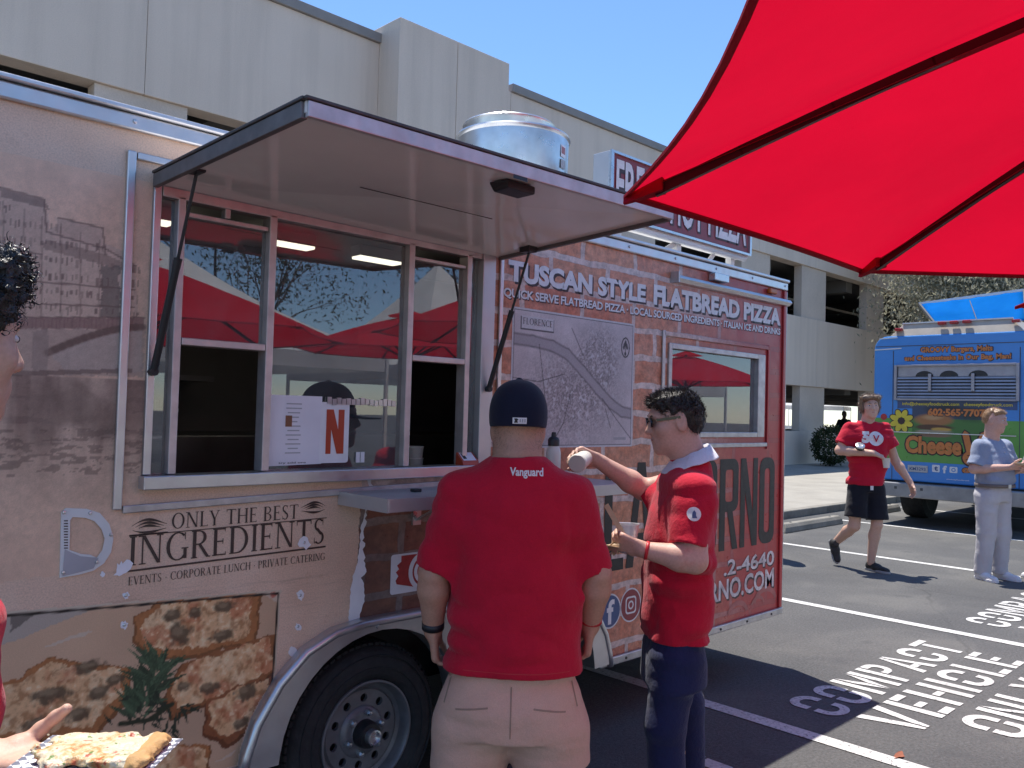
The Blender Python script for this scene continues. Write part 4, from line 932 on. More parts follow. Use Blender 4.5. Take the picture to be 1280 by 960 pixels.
# -- city map print
ma, mb, mc, md = PX(641, 384), PX(795, 406), PX(788, 563), PX(636, 553)
mx0, mx1, mz0, mz1 = 2.635, 3.53, 1.43, 2.068
R_ = Raster(mx0, mx1, mz0, mz1, 0.0036, (0.66, 0.56, 0.55)); Xp, Zp = R_.X, R_.Z
R_.c *= (0.82+0.36*fbm2(Xp, Zp, 9, 3))[..., None]
U = lambda u, v: (mx0+u*(mx1-mx0), mz1-v*(mz1-mz0))
uu, vv_ = (Xp-mx0)/(mx1-mx0), (mz1-Zp)/(mz1-mz0)
dens = np.clip(1.25-np.hypot((uu-0.47)/0.42, (vv_-0.62)/0.40), 0, 1)+np.clip(1.1-np.hypot((uu-0.70)/0.22, (vv_-0.27)/0.28), 0, 1)*1.2
cells = np.abs(vnoise2(Xp+Zp*0.5, Zp-Xp*0.5, 85, 3)-0.5)*2; c2_ = vnoise2(Xp-Zp*0.4, Zp+Xp*0.4, 120, 9)
blk = np.clip(dens, 0, 1)*(0.35+0.65*(cells > 0.25))*(0.4+c2_)
R_.put(np.clip(blk, 0, 1)*0.70, (0.15, 0.125, 0.125))
R_.put((vnoise2(Xp*1.0+Zp, Zp-Xp, 48, 12) > 0.80)*np.clip(dens, 0, 1)*0.85, (0.70, 0.65, 0.65))
riv = [U(0, 0.225), U(0.15, 0.23), U(0.3, 0.25), U(0.42, 0.30), U(0.55, 0.42), U(0.68, 0.55), U(0.8, 0.66), U(0.9, 0.72), U(1.0, 0.735)]
R_.line(riv, 0.030, (0.10, 0.085, 0.088)); R_.line(riv, 0.024, (0.45, 0.385, 0.39))
for L in ([U(.72, .62), U(.85, .78), U(1, .95)], [U(.30, 1), U(.40, .82), U(.45, .6)], [U(.2, .25), U(.25, .6), U(.2, 1)], [U(.75, .7), U(.8, .85)], [U(.45, .1), U(.55, .3)], [U(.0, .5), U(.2, .52), U(.4, .45)]): R_.line(L, 0.003, (0.12, 0.10, 0.10), 0.8)
R_.line([U(0.004, 0.004), U(0.996, 0.004), U(0.996, 0.996), U(0.004, 0.996), U(0.004, 0.004)], 0.006, (0.70, 0.65, 0.65)); R_.line([U(0.014, 0.016), U(0.986, 0.016), U(0.986, 0.984), U(0.014, 0.984), U(0.014, 0.016)], 0.002, (0.14, 0.12, 0.12))
R_.poly([U(0.06, 0.06), U(0.31, 0.06), U(0.31, 0.155), U(0.06, 0.155)], (0.14, 0.11, 0.11)); R_.poly([U(0.065, 0.055), U(0.305, 0.055), U(0.305, 0.145), U(0.065, 0.145)], (0.70, 0.64, 0.64))
R_.line([U(0.92+0.036*math.cos(a), 0.20+0.078*math.sin(a)) for a in np.linspace(0, 6.3, 20)], 0.004, (0.07, 0.06, 0.06))
R_.line([U(.92, .14), U(.92, .26)], 0.003, (0.07, 0.06, 0.06))
for q in ((.91, .18), (.93, .18), (.905, .20), (.935, .20), (.92, .16), (.92, .25)): R_.blob(*U(*q), 0.010, 0.012, (0.07, 0.06, 0.06), 0.9, 0.2, 3)
R_.poly([U(.83, .925), U(.94, .925), U(.94, .945), U(.83, .945)], (0.45, 0.40, 0.40))
R_.c *= (0.9+0.2*np.random.default_rng(2).random(Xp.shape))[..., None]
R_.build('map_print', SIDE, 0.0014, 'print_matt', TR)
serif_text('lettering', 'FLORENCE', mx0+0.075*(mx1-mx0), mx0+0.298*(mx1-mx0), mz1-0.115*(mz1-mz0), mz1-0.068*(mz1-mz0), SIDE, 0.0022, 'sepia_ink', TR)
# -- tall rough name, phone and web address
def tall(ch, x0, x1, z0=0.80, z1=1.345):
    t = 0.062; w_ = x1-x0; h_ = z1-z0; b = MB()
    Q = lambda L: [(x0+u, z0+v*h_) for u, v in L]
    rr = lambda: [Q([(a, bq) for a, bq in rrect(0, w_, 0, 1, 0.05)])]
    if ch == 'O': b.sheet([[(x, z) for x, z in rrect(x0, x1, z0, z1, 0.07, 5)], [(x, z) for x, z in rrect(x0+t, x1-t, z0+0.07, z1-0.07, 0.025, 3)][::-1]], SIDE, 0.0024)
    if ch == 'N':
        b.sheet([Q([(0, 0), (t*.9, 0), (t*.9, 1), (0, 1)])], SIDE, 0.0024); b.sheet([Q([(w_-t*.9, 0), (w_, 0), (w_, 1), (w_-t*.9, 1)])], SIDE, 0.0026); b.sheet([Q([(0, 1), (t, 1), (w_, 0), (w_-t, 0)])], SIDE, 0.0028)
    if ch == 'R':
        b.sheet([Q([(0, 0), (t, 0), (t, 1), (0, 1)])], SIDE, 0.0024)
        b.sheet([[(x, z) for x, z in rrect(x0+0.01, x1, z0+0.42*h_, z1, 0.06, 5)], [(x, z) for x, z in rrect(x0+t, x1-t, z0+0.42*h_+0.06, z1-0.065, 0.02, 3)][::-1]], SIDE, 0.0026)
        b.sheet([Q([(w_*.40, 0.45), (w_*.68, 0.45), (w_, 0), (w_-t, 0)])], SIDE, 0.0028)
    if ch == 'L': b.sheet([Q([(0, 0), (w_, 0), (w_, 0.11), (t, 0.11), (t, 1), (0, 1)])], SIDE, 0.0024)
    if ch == 'A':
        b.sheet([Q([(0, 0), (t, 0), (w_*.56, 1), (w_*.36, 1)])], SIDE, 0.0024); b.sheet([Q([(w_, 0), (w_-t, 0), (w_*.44, 1), (w_*.64, 1)])], SIDE, 0.0026); b.sheet([Q([(.05, .22), (w_-.05, .22), (w_-.06, .32), (.06, .32)])], SIDE, 0.0028)
    if ch == 'F': b.sheet([Q([(0, 0), (t, 0), (t, 1), (0, 1)])], SIDE, 0.0024); b.sheet([Q([(0, .88), (w_, .88), (w_, 1), (0, 1)])], SIDE, 0.0026); b.sheet([Q([(0, .5), (w_*.8, .5), (w_*.8, .6), (0, .6)])], SIDE, 0.0028)
    return b.build('lettering', 'black_ink', TR)
for ch, a, b_ in (('R', 4.39, 4.60), ('N', 4.625, 4.83), ('O', 4.855, 5.045), ('O', 4.16, 4.36), ('F', 3.96, 4.13), ('A', 3.50, 3.74), ('L', 3.32, 3.48)): tall(ch, a, b_)
side_text('.2-4640', 4.45, 5.055, 0.648, 0.742, 'silver_ink', 0.02, 0.01, shadow=(0.008, 0.010))
side_text('RNO.COM', 4.30, 5.055, 0.505, 0.628, 'silver_ink', 0.024, 0.01, shadow=(0.010, 0.012))
mat('salmon_ink', (0.42, 0.13, 0.12), 0.4, 0, var=0.3)
b = MB()
for cx, cz, r0_, r1_ in ((4.62, 0.40, 0.13, 0.10), (4.95, 0.42, 0.16, 0.13), (4.86, 0.43, 0.09, 0.07)):
    b.sheet([arc(cx, cz-0.02, r0_, r0_*.8, 20, 160, 12)+arc(cx, cz-0.02, r1_, r1_*.72, 160, 20, 12)], SIDE, 0.0016+0.0002*len(b.v)/50)
b.build('printed_swirl', 'salmon_ink', TR)
# round social badges
for (cx, cz), kind in ((PX(762, 764), 'f'), (PX(788, 756), 'i')):
    o = MB().sheet([arc(cx, cz, 0.088, 0.088, 0, 354, 35)], SIDE, 0.002).build('round_badge', 'white_ink', TR)
    MB().sheet([arc(cx, cz, 0.080, 0.080, 0, 354, 35)], SIDE, 0.0026).build('badge_field', 'blue_ink' if kind == 'f' else 'maroon', o)
    if kind == 'f': text('badge_letter', 'f', cx-0.026, cx+0.034, cz-0.066, cz+0.058, SIDE, 0.0034, 'white_ink', o, 0.03)
    else:
        MB().sheet([rrect(cx-0.045, cx+0.045, cz-0.045, cz+0.045, 0.02), rrect(cx-0.036, cx+0.036, cz-0.036, cz+0.036, 0.015)[::-1]], SIDE, 0.0034).build('badge_outline', 'white_ink', o)
        MB().sheet([arc(cx, cz, 0.023, 0.023, 0, 350, 20), arc(cx, cz, 0.014, 0.014, 0, -350, 20)], SIDE, 0.0034).build('badge_ring', 'white_ink', o)
# emblem: red state outline with a white spiral on a white card
ex0, ez0 = PX(487, 744); ex1, ez1 = PX(548, 690)[0], PX(487, 694)[1]
em = MB().sheet([rrect(ex0, ex1+0.10, ez0, ez1, 0.012)], SIDE, 0.002).build('emblem_card', 'torn_white', TR)
EX = lambda u, v: (ex0+u*0.25, ez0+v*(ez1-ez0))
MB().sheet([[EX(*q) for q in ((.20, .95), (.95, .95), (.95, .08), (.62, .06), (.12, .25), (.10, .34), (.15, .45), (.10, .55), (.16, .62), (.12, .72), (.20, .80))]], SIDE, 0.0026).build('emblem_shape', 'emblem_red', em)
b = MB()
for i, (r0_, r1_, a0, a1) in enumerate(((0.078, 0.062, 75, 290), (0.050, 0.038, 60, 330), (0.024, 0.014, 0, 300))):
    cx, cz = EX(.66, .50); b.sheet([arc(cx, cz, r0_, r0_, a0, a1, 20)+arc(cx+0.004, cz, r1_, r1_, a1, a0, 20)], SIDE, 0.0034+0.0003*i)
b.build('emblem_spiral', 'torn_white', em)
# light bar, box and marker lamps at the rear top
prof = [(0.0, 0.0), (0.030, 0.004), (0.052, 0.022), (0.040, 0.040), (0.0, 0.052)]   # (out, up)
bx = [(x, T-o, 2.330+u) for x in (3.86, 5.152) for o, u in prof]
lb = mesh('light_bar', bx, [(0, 1, 2, 3, 4), (9, 8, 7, 6, 5)]+[(i, i+5, (i+1) % 5+5, (i+1) % 5) for i in range(5)], 'aluminium', TR, bevel=0.003)
MB().box(3.845, 3.858, T-0.055, T-0.001, 2.326, 2.386).build('bar_end_cap', 'worn_aluminium', lb)
q = PX(885, 357); MB().box(q[0], q[0]+0.15, T-0.05, T-0.0015, 2.387, 2.432).build('junction_box', 'galvanised', TR, bevel=0.004)
q = PX(958, 371); MB().box(q[0], q[0]+0.09, T-0.03, T-0.0015, 2.392, 2.425).build('marker_lamp', 'amber_lens', TR, bevel=0.008)
# menus taped to the glass
pm = MB().sheet([[(1.465, 1.380), (1.685, 1.384), (1.680, 1.632), (1.462, 1.632)]], SIDE, -0.0155).build('menu_sheet', 'paper', TR)
b = MB(); r = random.Random(6)
for i in range(12):
    z = 1.60-i*0.016; w_ = r.uniform(0.03, 0.07); b.sheet([[(1.565-w_/2, z), (1.565+w_/2, z), (1.565+w_/2, z+0.004), (1.565-w_/2, z+0.004)]], SIDE, -0.0145)
b.build('printed_line', 'grey_ink', pm)
mat('brown_ink', (0.25, 0.10, 0.05), 0.5); MB().sheet([[(1.532, 1.52), (1.558, 1.52), (1.558, 1.56), (1.532, 1.56)]], SIDE, -0.0142).build('printed_picture', 'brown_ink', pm)
text('hand_lettering', 'try add ons', 1.51, 1.62, 1.386, 1.394, SIDE, -0.0142, 'black_ink', pm, 0.01)
nb = MB().sheet([rrect(1.675, 1.800, 1.386, 1.612, 0.010)], SIDE, -0.0150).build('letter_placard', 'torn_white', TR)
b = MB(); 
for P in ([(1.700, 1.42), (1.722, 1.42), (1.722, 1.585), (1.700, 1.585)], [(1.752, 1.42), (1.778, 1.42), (1.778, 1.585), (1.752, 1.585)]): b.sheet([P], SIDE, -0.0140)
b.sheet([[(1.700, 1.585), (1.730, 1.585), (1.778, 1.42), (1.748, 1.42)]], SIDE, -0.0136)
mat('orange_red', (0.50, 0.07, 0.03), 0.4); b.build('printed_letter', 'orange_red', nb)
b = MB(); r = random.Random(2)
for i in range(15): b.box(1.70+i*0.021, 1.718+i*0.021, T+0.010, T+0.014, 1.604+r.uniform(-.003, .003), 1.628+r.uniform(-.004, .004))
b.build('foil_tape', 'galvanised', TR)
b = MB().box(1.835, 1.852, T+0.012, T+0.015, 1.385, 1.425).box(1.856, 1.873, T+0.012, T+0.015, 1.385, 1.425); b.build('tape_tab', 'torn_white', TR)
# roof sign
SG = lambda u, v, d: (u, 2.95-d, v)
sg = MB().box(3.61, 5.13, 2.951, 3.07, 2.695, 3.062).build('roof_sign', 'stainless', TR, bevel=0.005)
MB().sheet([[(3.615, 2.70), (5.125, 2.70), (5.125, 3.057), (3.615, 3.057)]], SG, 0.002).build('sign_panel', 'maroon', sg)
for x0, x1, z0, z1 in ((3.61, 5.13, 2.692, 2.706), (3.61, 5.13, 3.05, 3.064), (3.608, 3.632, 2.707, 3.049), (5.11, 5.132, 2.707, 3.049)): MB().box(x0, x1, 2.935, 2.950, z0, z1).build('sign_rim', 'galvanised', sg)
text('sign_lettering', 'FRESH HOT PIZZA', 3.675, 5.085, 2.738, 3.018, SG, 0.005, 'shadow_ink', sg, 0.045)
text('sign_lettering', 'FRESH HOT PIZZA', 3.665, 5.07, 2.750, 3.028, SG, 0.0065, 'white_ink', sg, 0.022)
MB().tube([(3.65, 2.97, 2.672), (5.10, 2.97, 2.672)], 0.018, 10).build('sign_tube', 'white_paint', sg, smooth=True)
MB().box(3.62, 5.125, 2.96, 3.07, 2.678, 2.694).build('sign_tray', 'white_paint', sg)
for x in (3.75, 4.35, 4.98):
    MB().box(x, x+0.045, 3.0, 3.045, 2.49, 2.676).build('sign_leg', 'white_paint', sg, bevel=0.003)
for a, c in (((4.05, 3.02, 2.50), (4.36, 3.02, 2.67)), ((4.62, 3.02, 2.50), (4.80, 3.02, 2.67))): MB().bar(a, c, 0.012, 0.03).build('sign_brace', 'white_paint', sg)
# exhaust fan
fc = (3.47, 3.58, -0.035)
fn = MB().lathe([(0.36, 2.525), (0.36, 2.62), (0.30, 2.64), (0.30, 2.78), (0.325, 2.86), (0.333, 3.225), (0.340, 3.232), (0.344, 3.242), (0.338, 3.252), (0.322, 3.250), (0.30, 3.236)], fc, 64).build('exhaust_fan', 'galvanised', TR, smooth=True, autosmooth=35)
MB().lathe([(0.275, 3.15), (0.275, 3.305), (0.280, 3.318), (0.272, 3.326), (0.262, 3.318), (0.255, 3.12)], (fc[0]-0.015, fc[1]+0.02, -0.035), 56).build('fan_ring', 'galvanised', fn, smooth=True, autosmooth=35)
MB().lathe([(0.24, 3.10), (0.0, 3.18)], fc, 40).build('fan_plate', 'interior_dark', fn)
a0 = math.radians(-78)
for z0, z1, m_ in ((3.105, 3.175, 'paper'), (3.04, 3.092, 'grey_ink')):
    V = [(fc[0]+0.3345*math.cos(a0+k*0.06), fc[1]+0.3345*math.sin(a0+k*0.06), z-0.035) for z in (z0, z1) for k in range(4)]
    mesh('fan_sticker', V, [(k, k+1, k+5, k+4) for k in range(3)], m_, fn)
V = [(fc[0]+0.3352*math.cos(a0+0.02+k*0.045), fc[1]+0.3352*math.sin(a0+0.02+k*0.045), z-0.035) for z in (3.125, 3.165) for k in range(4)]
mesh('fan_sticker', V, [(k, k+1, k+5, k+4) for k in range(3)], 'salmon_ink', fn)
# ================================================================== BLUE TRUCK
BX, BYL, BYR = 13.5, 5.52, 3.20
RT = lambda u, v, d: (BX-d, BYL-u, v)
RP = lambda x, y: (BYL-on_x(x, y, BX).y, on_x(x, y, BX).z)
n = N('truck_blue'); q = n.pos()
c = n.ramp(n.noise(1.5, 4), ((0.3, (0.055, 0.24, 0.60)), (0.7, (0.07, 0.28, 0.68))))
wv = n.n('TexWave'); wv.wave_type = 'RINGS'; wv.inputs['Scale'].default_value = 1.3; wv.inputs['Distortion'].default_value = 7; wv.inputs['Detail'].default_value = 2; wv.inputs['Detail Scale'].default_value = 0.9; n.l(q, wv.inputs['Vector'])
c = n.mix(n.ramp(wv.outputs[0], ((0.46, 0.0), (0.50, 0.30), (0.54, 0.0))), c, (0.03, 0.15, 0.42))
n.done(n.bsdf(c, 0.3, 0, None, 0.5), 'truck_blue')
mat('truck_green', (0.13, 0.34, 0.065), 0.32, 0, var=0.1, vscale=3)
mat('roof_beige', (0.42, 0.37, 0.31), 0.5, 0, var=0.15, vscale=4)
mat('bumper_metal', (0.34, 0.33, 0.32), 0.5, 0.4, var=0.2, vscale=5)
mat('orange_ink', (0.62, 0.20, 0.05), 0.4, 0, var=0.12, vscale=8)
mat('yellow_ink', (0.70, 0.55, 0.05), 0.4, 0, var=0.1)
mat('slat_metal', (0.36, 0.34, 0.36), 0.4, 0.4, var=0.12, vscale=6)
mat('plate_white', (0.50, 0.48, 0.46), 0.45, 0, var=0.15, vscale=30)
BT = thing('food_truck', 'blue and green burger food truck seen from its rear with vent louvres', 'truck', (16, 4.36, 0))
Wd = BYL-BYR
prof = [(0, 0.68)]+[(0, 2.72)]+arc(0.20, 2.73, 0.20, 0.20, 180, 90, 6)+arc(Wd-0.20, 2.73, 0.20, 0.20, 90, 0, 6)+[(Wd, 2.72), (Wd, 0.68)]
b = MB(); b.prism(prof, RT, 0, -6.0); b.build('body', 'truck_blue', BT, bevel=0.02)
cap = [RP(1112, 420), RP(1126, 405), RP(1262, 394.5)]; 
cp = [(0.24, 2.932), (0.41, 3.125), (1.93, 3.125), (2.10, 2.932)]
V = [RT(u, v, d) for d, k in ((0.0, 0), (-5.8, 0)) for u, v in cp]; V = [RT(u, v, -0.02 if v < 3 else -0.10) for u, v in cp]+[RT(u, v, -5.9) for u, v in cp]
mesh('roof_cap', V, [(0, 1, 2, 3), (7, 6, 5, 4), (0, 4, 5, 1), (1, 5, 6, 2), (2, 6, 7, 3)], 'roof_beige', BT, bevel=0.01)
MB().bar(RT(0.40, 3.13, -0.09), RT(1.94, 3.13, -0.09), 0.03, 0.02).build('cap_edge', 'white_paint', BT)
for x, y in ((1123, 412), (1177, 404), (1192, 403), (1208, 402), (1270, 401)):
    u, v = RP(x, y); MB().box(BX-0.02, BX+0.06, BYL-u-0.055, BYL-u+0.055, v-0.022, v+0.022).build('clearance_lamp', 'red_lens', BT, bevel=0.01)
# painted fields and seams
MB().sheet([[(0.004, 0.985), (Wd-0.004, 0.985), (Wd-0.004, 1.645), (0.004, 1.645)]], RT, 0.003).build('green_band', 'truck_green', BT)
for u in (0.30, 2.06): MB().box(BX-0.0055, BX-0.002, BYL-u-0.005, BYL-u+0.005, 0.69, 2.70).build('door_seam', 'dark_grey_paint', BT)
MB().box(BX-0.006, BX-0.002, BYL-Wd+0.02, BYL-0.02, 2.765, 2.775).build('roof_seam', 'dark_grey_paint', BT)
for a, c_ in (((0.01, 2.72), (0.42, 2.735)), ((0.08, 2.895), (0.36, 2.905))): MB().bar(RT(*a, 0.006), RT(*c_, 0.006), 0.012, 0.016).build('corner_moulding', 'white_paint', BT)
MB().box(BX-0.022, BX-0.0035, BYL-Wd+0.3, BYL-0.32, 1.425, 1.438).build('door_ledge', 'galvanised', BT)
# louvred vent
vt = MB().box(BX-0.004, BX-0.002, 3.50, 5.15, 1.955, 2.445).build('vent_panel', 'black_plastic', BT)
for y0, y1, z0, z1 in ((3.46, 3.50, 1.93, 2.47), (5.15, 5.19, 1.93, 2.47), (3.50, 5.15, 1.925, 1.955), (3.50, 5.15, 2.445, 2.475)): MB().box(BX-0.05, BX-0.002, y0, y1, z0, z1).build('vent_frame', 'slat_metal', vt, bevel=0.004)
MB().box(BX-0.012, BX-0.0045, 3.51, 5.14, 2.29, 2.444).build('vent_header', 'slat_metal', vt)
for u in (4.75, 4.40, 4.00): MB().prism([(BYL-u+a, 2.292+c_) for a, c_ in arc(0, 0, 0.13, 0.085, 0, 180, 10)], RT, 0.0125, 0.0145).build('fan_opening', 'black_plastic', vt)
for i in range(7):
    z = 1.965+i*0.048; MB().add([RT(BYL-y, zz, d) for y in (5.145, 3.505) for zz, d in ((z, 0.040), (z+0.026, 0.030), (z+0.034, 0.008), (z+0.008, 0.018))], [(0, 1, 2, 3), (7, 6, 5, 4), (0, 4, 5, 1), (1, 5, 6, 2), (2, 6, 7, 3), (3, 7, 4, 0)]).build('slat', 'slat_metal', vt)
for y in (4.66, 4.06): MB().box(BX-0.062, BX-0.041, y-0.022, y+0.022, 2.07, 2.33).build('vent_latch', 'slat_metal', vt, bevel=0.004)
# writing
def truck_text(s, p0, p1, h, m, bold=0.03, outline='shadow_ink', ow=0.028, off=0.008, par=BT):
    (u0, v0), (u1, v1) = RP(*p0), RP(*p1); v0 = (v0+v1)/2
    if outline: text('lettering', s, u0-0.012, u1+0.012, v0-0.012, v0+h+0.012, RT, off-0.002, outline, par, bold+ow)
    return text('lettering', s, u0, u1, v0, v0+h, RT, off, m, par, bold)
truck_text('GROOVY Burgers, Melts', (1151, 445), (1241, 438), 0.105, 'orange_ink', 0.04, ow=0.04)
truck_text('and Cheesesteaks in Our Bag, Man!', (1131, 455), (1264, 448), 0.10, 'orange_ink', 0.04, ow=0.04)
u0, u1 = RP(1122, 505)[0], RP(1272, 505)[0]
MB().sheet([[(u0, 1.80), (u1, 1.80), (u1, 1.922), (u0, 1.922)]], RT, 0.0045).build('dark_band', 'blue_ink', BT)
truck_text('info@cheeseyfoodtruck.com   cheeseyfoodtruck.com', (1128, 509), (1266, 508), 0.065, 'yellow_ink', 0.02, None)
truck_text('602·565·7707', (1160, 521), (1232, 520), 0.115, 'orange_ink', 0.05, ow=0.04, off=0.012)
# burger picture
u0, v0 = RP(1140, 555); u1, v1 = RP(1235, 500)
R_ = Raster(u0, u1, 1.30, 1.905, 0.006, (0.03, 0.04, 0.05)); Xp, Zp = R_.X, R_.Z
R_.c = np.where((Zp > 1.645)[..., None], np.array((0.05, 0.07, 0.12)), np.array((0.075, 0.20, 0.045)))*np.ones(Xp.shape+(3,))
w2 = u1-u0
R_.blob(u0+.45*w2, 1.80, .30*w2, 0.09, (0.025, 0.025, 0.03), 0.9, 0.5, 2, 0.6); R_.blob(u0+.78*w2, 1.72, .30*w2, 0.12, (0.03, 0.05, 0.03), 0.8, 0.6, 3, 0.7)
R_.blob(u0+.30*w2, 1.63, .30*w2, 0.11, (0.40, 0.17, 0.06), 1, 0.25, 5, 0.3); R_.blob(u0+.27*w2, 1.67, .18*w2, 0.05, (0.58, 0.34, 0.16), 0.8, 0.5, 6, 0.6)
R_.blob(u0+.31*w2, 1.52, .31*w2, 0.045, (0.10, 0.045, 0.025), 1, 0.4, 7, 0.3); R_.blob(u0+.40*w2, 1.49, .16*w2, 0.035, (0.65, 0.38, 0.08), 0.9, 0.6, 8, 0.3)
R_.blob(u0+.28*w2, 1.455, .28*w2, 0.03, (0.42, 0.32, 0.22), 0.9, 0.6, 9, 0.4); R_.blob(u0+.3*w2, 1.40, .27*w2, 0.035, (0.26, 0.13, 0.09), 0.9, 0.6, 10, 0.4)
R_.build('burger_print', RT, 0.0062, 'print', BT)
# big bubble name
(u0, v0), (u1, _) = RP(1132, 566), RP(1204, 566)
b0, b1 = v0, v0+0.27
text('lettering', 'Cheese', u0-0.02, u1+0.0, b0-0.02, b1+0.02, RT, 0.0085, 'shadow_ink', BT, 0.085)
text('lettering', 'Cheese', u0, u1-0.02, b0, b1, RT, 0.011, 'orange_ink', BT, 0.045)
hx = u1-0.02        # hand giving a peace sign in place of the last letter
def hand(off, g, m):
    b = MB(); k = 0
    for (a, c_), (d, e) in (((0.12, 0.02), (0.05, 0.33)), ((0.17, 0.02), (0.30, 0.33))):
        dx, dz = d-a, e-c_; L = math.hypot(dx, dz); nx_, nz_ = -dz/L, dx/L; w_ = 0.042+g
        P = [(hx+a+nx_*w_, b0+c_+nz_*w_), (hx+d+nx_*w_, b0+e+nz_*w_), (hx+d+dx/L*(w_), b0+e+dz/L*w_), (hx+d-nx_*w_, b0+e-nz_*w_), (hx+a-nx_*w_, b0+c_-nz_*w_)]
        b.sheet([P], RT, off+0.0004*k); k += 1
    b.sheet([[(hx+0.145+(0.13+g)*math.cos(t), b0-0.03+(0.11+g)*math.sin(t)) for t in np.linspace(0, 6.1, 20)]], RT, off+0.0012)
    return b.build('hand_drawing', m, BT)
hand(0.0085, 0.022, 'shadow_ink'); hand(0.0112, 0.0, 'orange_ink')
b = MB()
for i, (a, c_) in enumerate(((-0.06, 0.0), (-0.08, -0.06))): b.sheet([[(hx+0.14+a, b0+c_), (hx+0.14+a+0.13, b0+c_+0.02), (hx+0.14+a+0.13, b0+c_+0.028), (hx+0.14+a, b0+c_+0.012)]], RT, 0.0132+0.0002*i)
b.build('hand_line', 'shadow_ink', BT)
# flower
fu, fv = RP(1127, 526); fl_o = None
for i in range(8):
    a = i*math.pi/4+0.39; 
    for g, m, off in ((0.014, 'shadow_ink', 0.0075), (0.0, 'yellow_ink', 0.0092)):
        P = [(fu+0.115*math.cos(a)+(0.068+g)*math.cos(t)*math.cos(a)-(0.042+g)*math.sin(t)*math.sin(a), fv+0.115*math.sin(a)+(0.068+g)*math.cos(t)*math.sin(a)+(0.042+g)*math.sin(t)*math.cos(a)) for t in np.linspace(0, 5.9, 14)]
        MB().sheet([P], RT, off+0.0002*i).build('petal', m, BT)
MB().sheet([arc(fu, fv, 0.055, 0.055, 0, 340, 17)], RT, 0.0125).build('flower_centre', 'shadow_ink', BT)
MB().sheet([arc(*RP(1105, 521), 0.05, 0.05, 0, 340, 17)], RT, 0.0075).build('red_dot', 'emblem_red', BT)
# plate and icons
(u0, v1), (u1, v0) = RP(1135, 580), RP(1160, 591)
pt = MB().box(BX-0.016, BX-0.006, BYL-u1, BYL-u0, v0, v1-0.01).build('licence_plate', 'plate_white', BT, bevel=0.004)
text('plate_number', 'KM3293', u0+0.03, u1-0.03, v0+0.025, v1-0.04, RT, 0.0168, 'blue_ink', pt, 0.02)
for k, (x, y) in enumerate(((1170, 586), (1181, 587), (1192, 587))):
    u, v = RP(x, y)
    if k == 0: MB().sheet([rrect(u-0.055, u+0.055, v-0.05, v+0.06, 0.015)], RT, 0.005).build('icon', 'white_ink', BT); text('icon_letter', 't', u-0.025, u+0.03, v-0.03, v+0.04, RT, 0.0068, 'blue_ink', BT, 0.05)
    if k == 1: text('icon', 'f', u-0.03, u+0.03, v-0.055, v+0.06, RT, 0.005, 'white_ink', BT, 0.05)
    if k == 2:
        MB().sheet([rrect(u-0.055, u+0.055, v-0.05, v+0.04, 0.015), arc(u, v-0.005, 0.03, 0.03, 0, -340, 12)], RT, 0.005).build('icon', 'white_ink', BT); MB().sheet([arc(u, v-0.005, 0.018, 0.018, 0, 340, 12)], RT, 0.005).build('icon_dot', 'white_ink', BT)
truck_text('@cheesey', (1203, 592), (1245, 593), 0.075, 'orange_ink', 0.04, ow=0.03)
text('lettering', 'cheeseyfoodtruck', RP(1183, 599)[0], RP(1212, 599)[0], RP(1183, 600)[1], RP(1183, 598)[1], RT, 0.005, 'white_ink', BT, 0.02)
# bumper, frame, axle
MB().prism([(0.02, 0.44), (Wd-0.02, 0.44), (Wd, 0.47), (Wd, 0.655), (0, 0.655), (0, 0.47)], RT, 0.16, -0.02).build('bumper', 'bumper_metal', BT, bevel=0.015)
for u in (0.42, 0.80, 1.7): MB().box(BX-0.164, BX-0.159, BYL-u-0.02, BYL-u+0.02, 0.56, 0.60).build('bumper_bolt', 'dark_grey_paint', BT)
MB().box(BX+0.02, BX+5.8, BYR+0.15, BYL-0.15, 0.46, 0.672).build('chassis', 'black_plastic', BT)
for y in (BYL-0.24, BYR+0.24):
    for x in (BX+1.35, BX+4.7):
        MB().lathe([(0.0, -0.20), (0.30, -0.20), (0.40, -0.17), (0.415, -0.10), (0.415, 0.10), (0.40, 0.17), (0.30, 0.20), (0.20, 0.16), (0.0, 0.16)], (x, y, 0.415), 32, 'y').build('wheel', 'rubber', BT, smooth=True, autosmooth=35)
MB().tube([(BX+1.35, BYR+0.3, 0.415), (BX+1.35, BYL-0.3, 0.415)], 0.07, 10).build('axle', 'black_plastic', BT)
# raised blue side awning
n = N('blue_tarp'); c = n.ramp(n.noise(2.5, 4), ((0.3, (0.0, 0.32, 0.78)), (0.7, (0.01, 0.40, 0.88))))
d_ = n.bsdf(c, 0.8, 0, (n.noise(5, 3), 0.3, 0.03), 0.1); t_ = n.n('BsdfTranslucent'); n.l(c, t_.inputs[0]); m_ = n.n('MixShader'); m_.inputs[0].default_value = 0.75; n.l(d_, m_.inputs[1]); n.l(t_.outputs[0], m_.inputs[2]); n.done(m_.outputs[0], 'blue_tarp')
lo0, lo1 = on_x(1168, 404, 14.3), on_x(1282, 400, 14.3); hi0, hi1 = on_x(1149, 380, 15.2), on_x(1272, 364, 15.2)
hi1 = hi0+(hi1-hi0)*1.06
tarp = MB(); NN = 12
for i in range(NN+1):
    for j in range(NN+1):
        p = (lo0*(1-i/NN)+lo1*(i/NN))*(1-j/NN)+(hi0*(1-i/NN)+hi1*(i/NN))*(j/NN)
        tarp.v.append(tuple(p+Vector((0, 0, -0.06*math.sin(math.pi*j/NN)*math.sin(math.pi*i/NN)+0.008*math.sin(i*2.1+j)))))
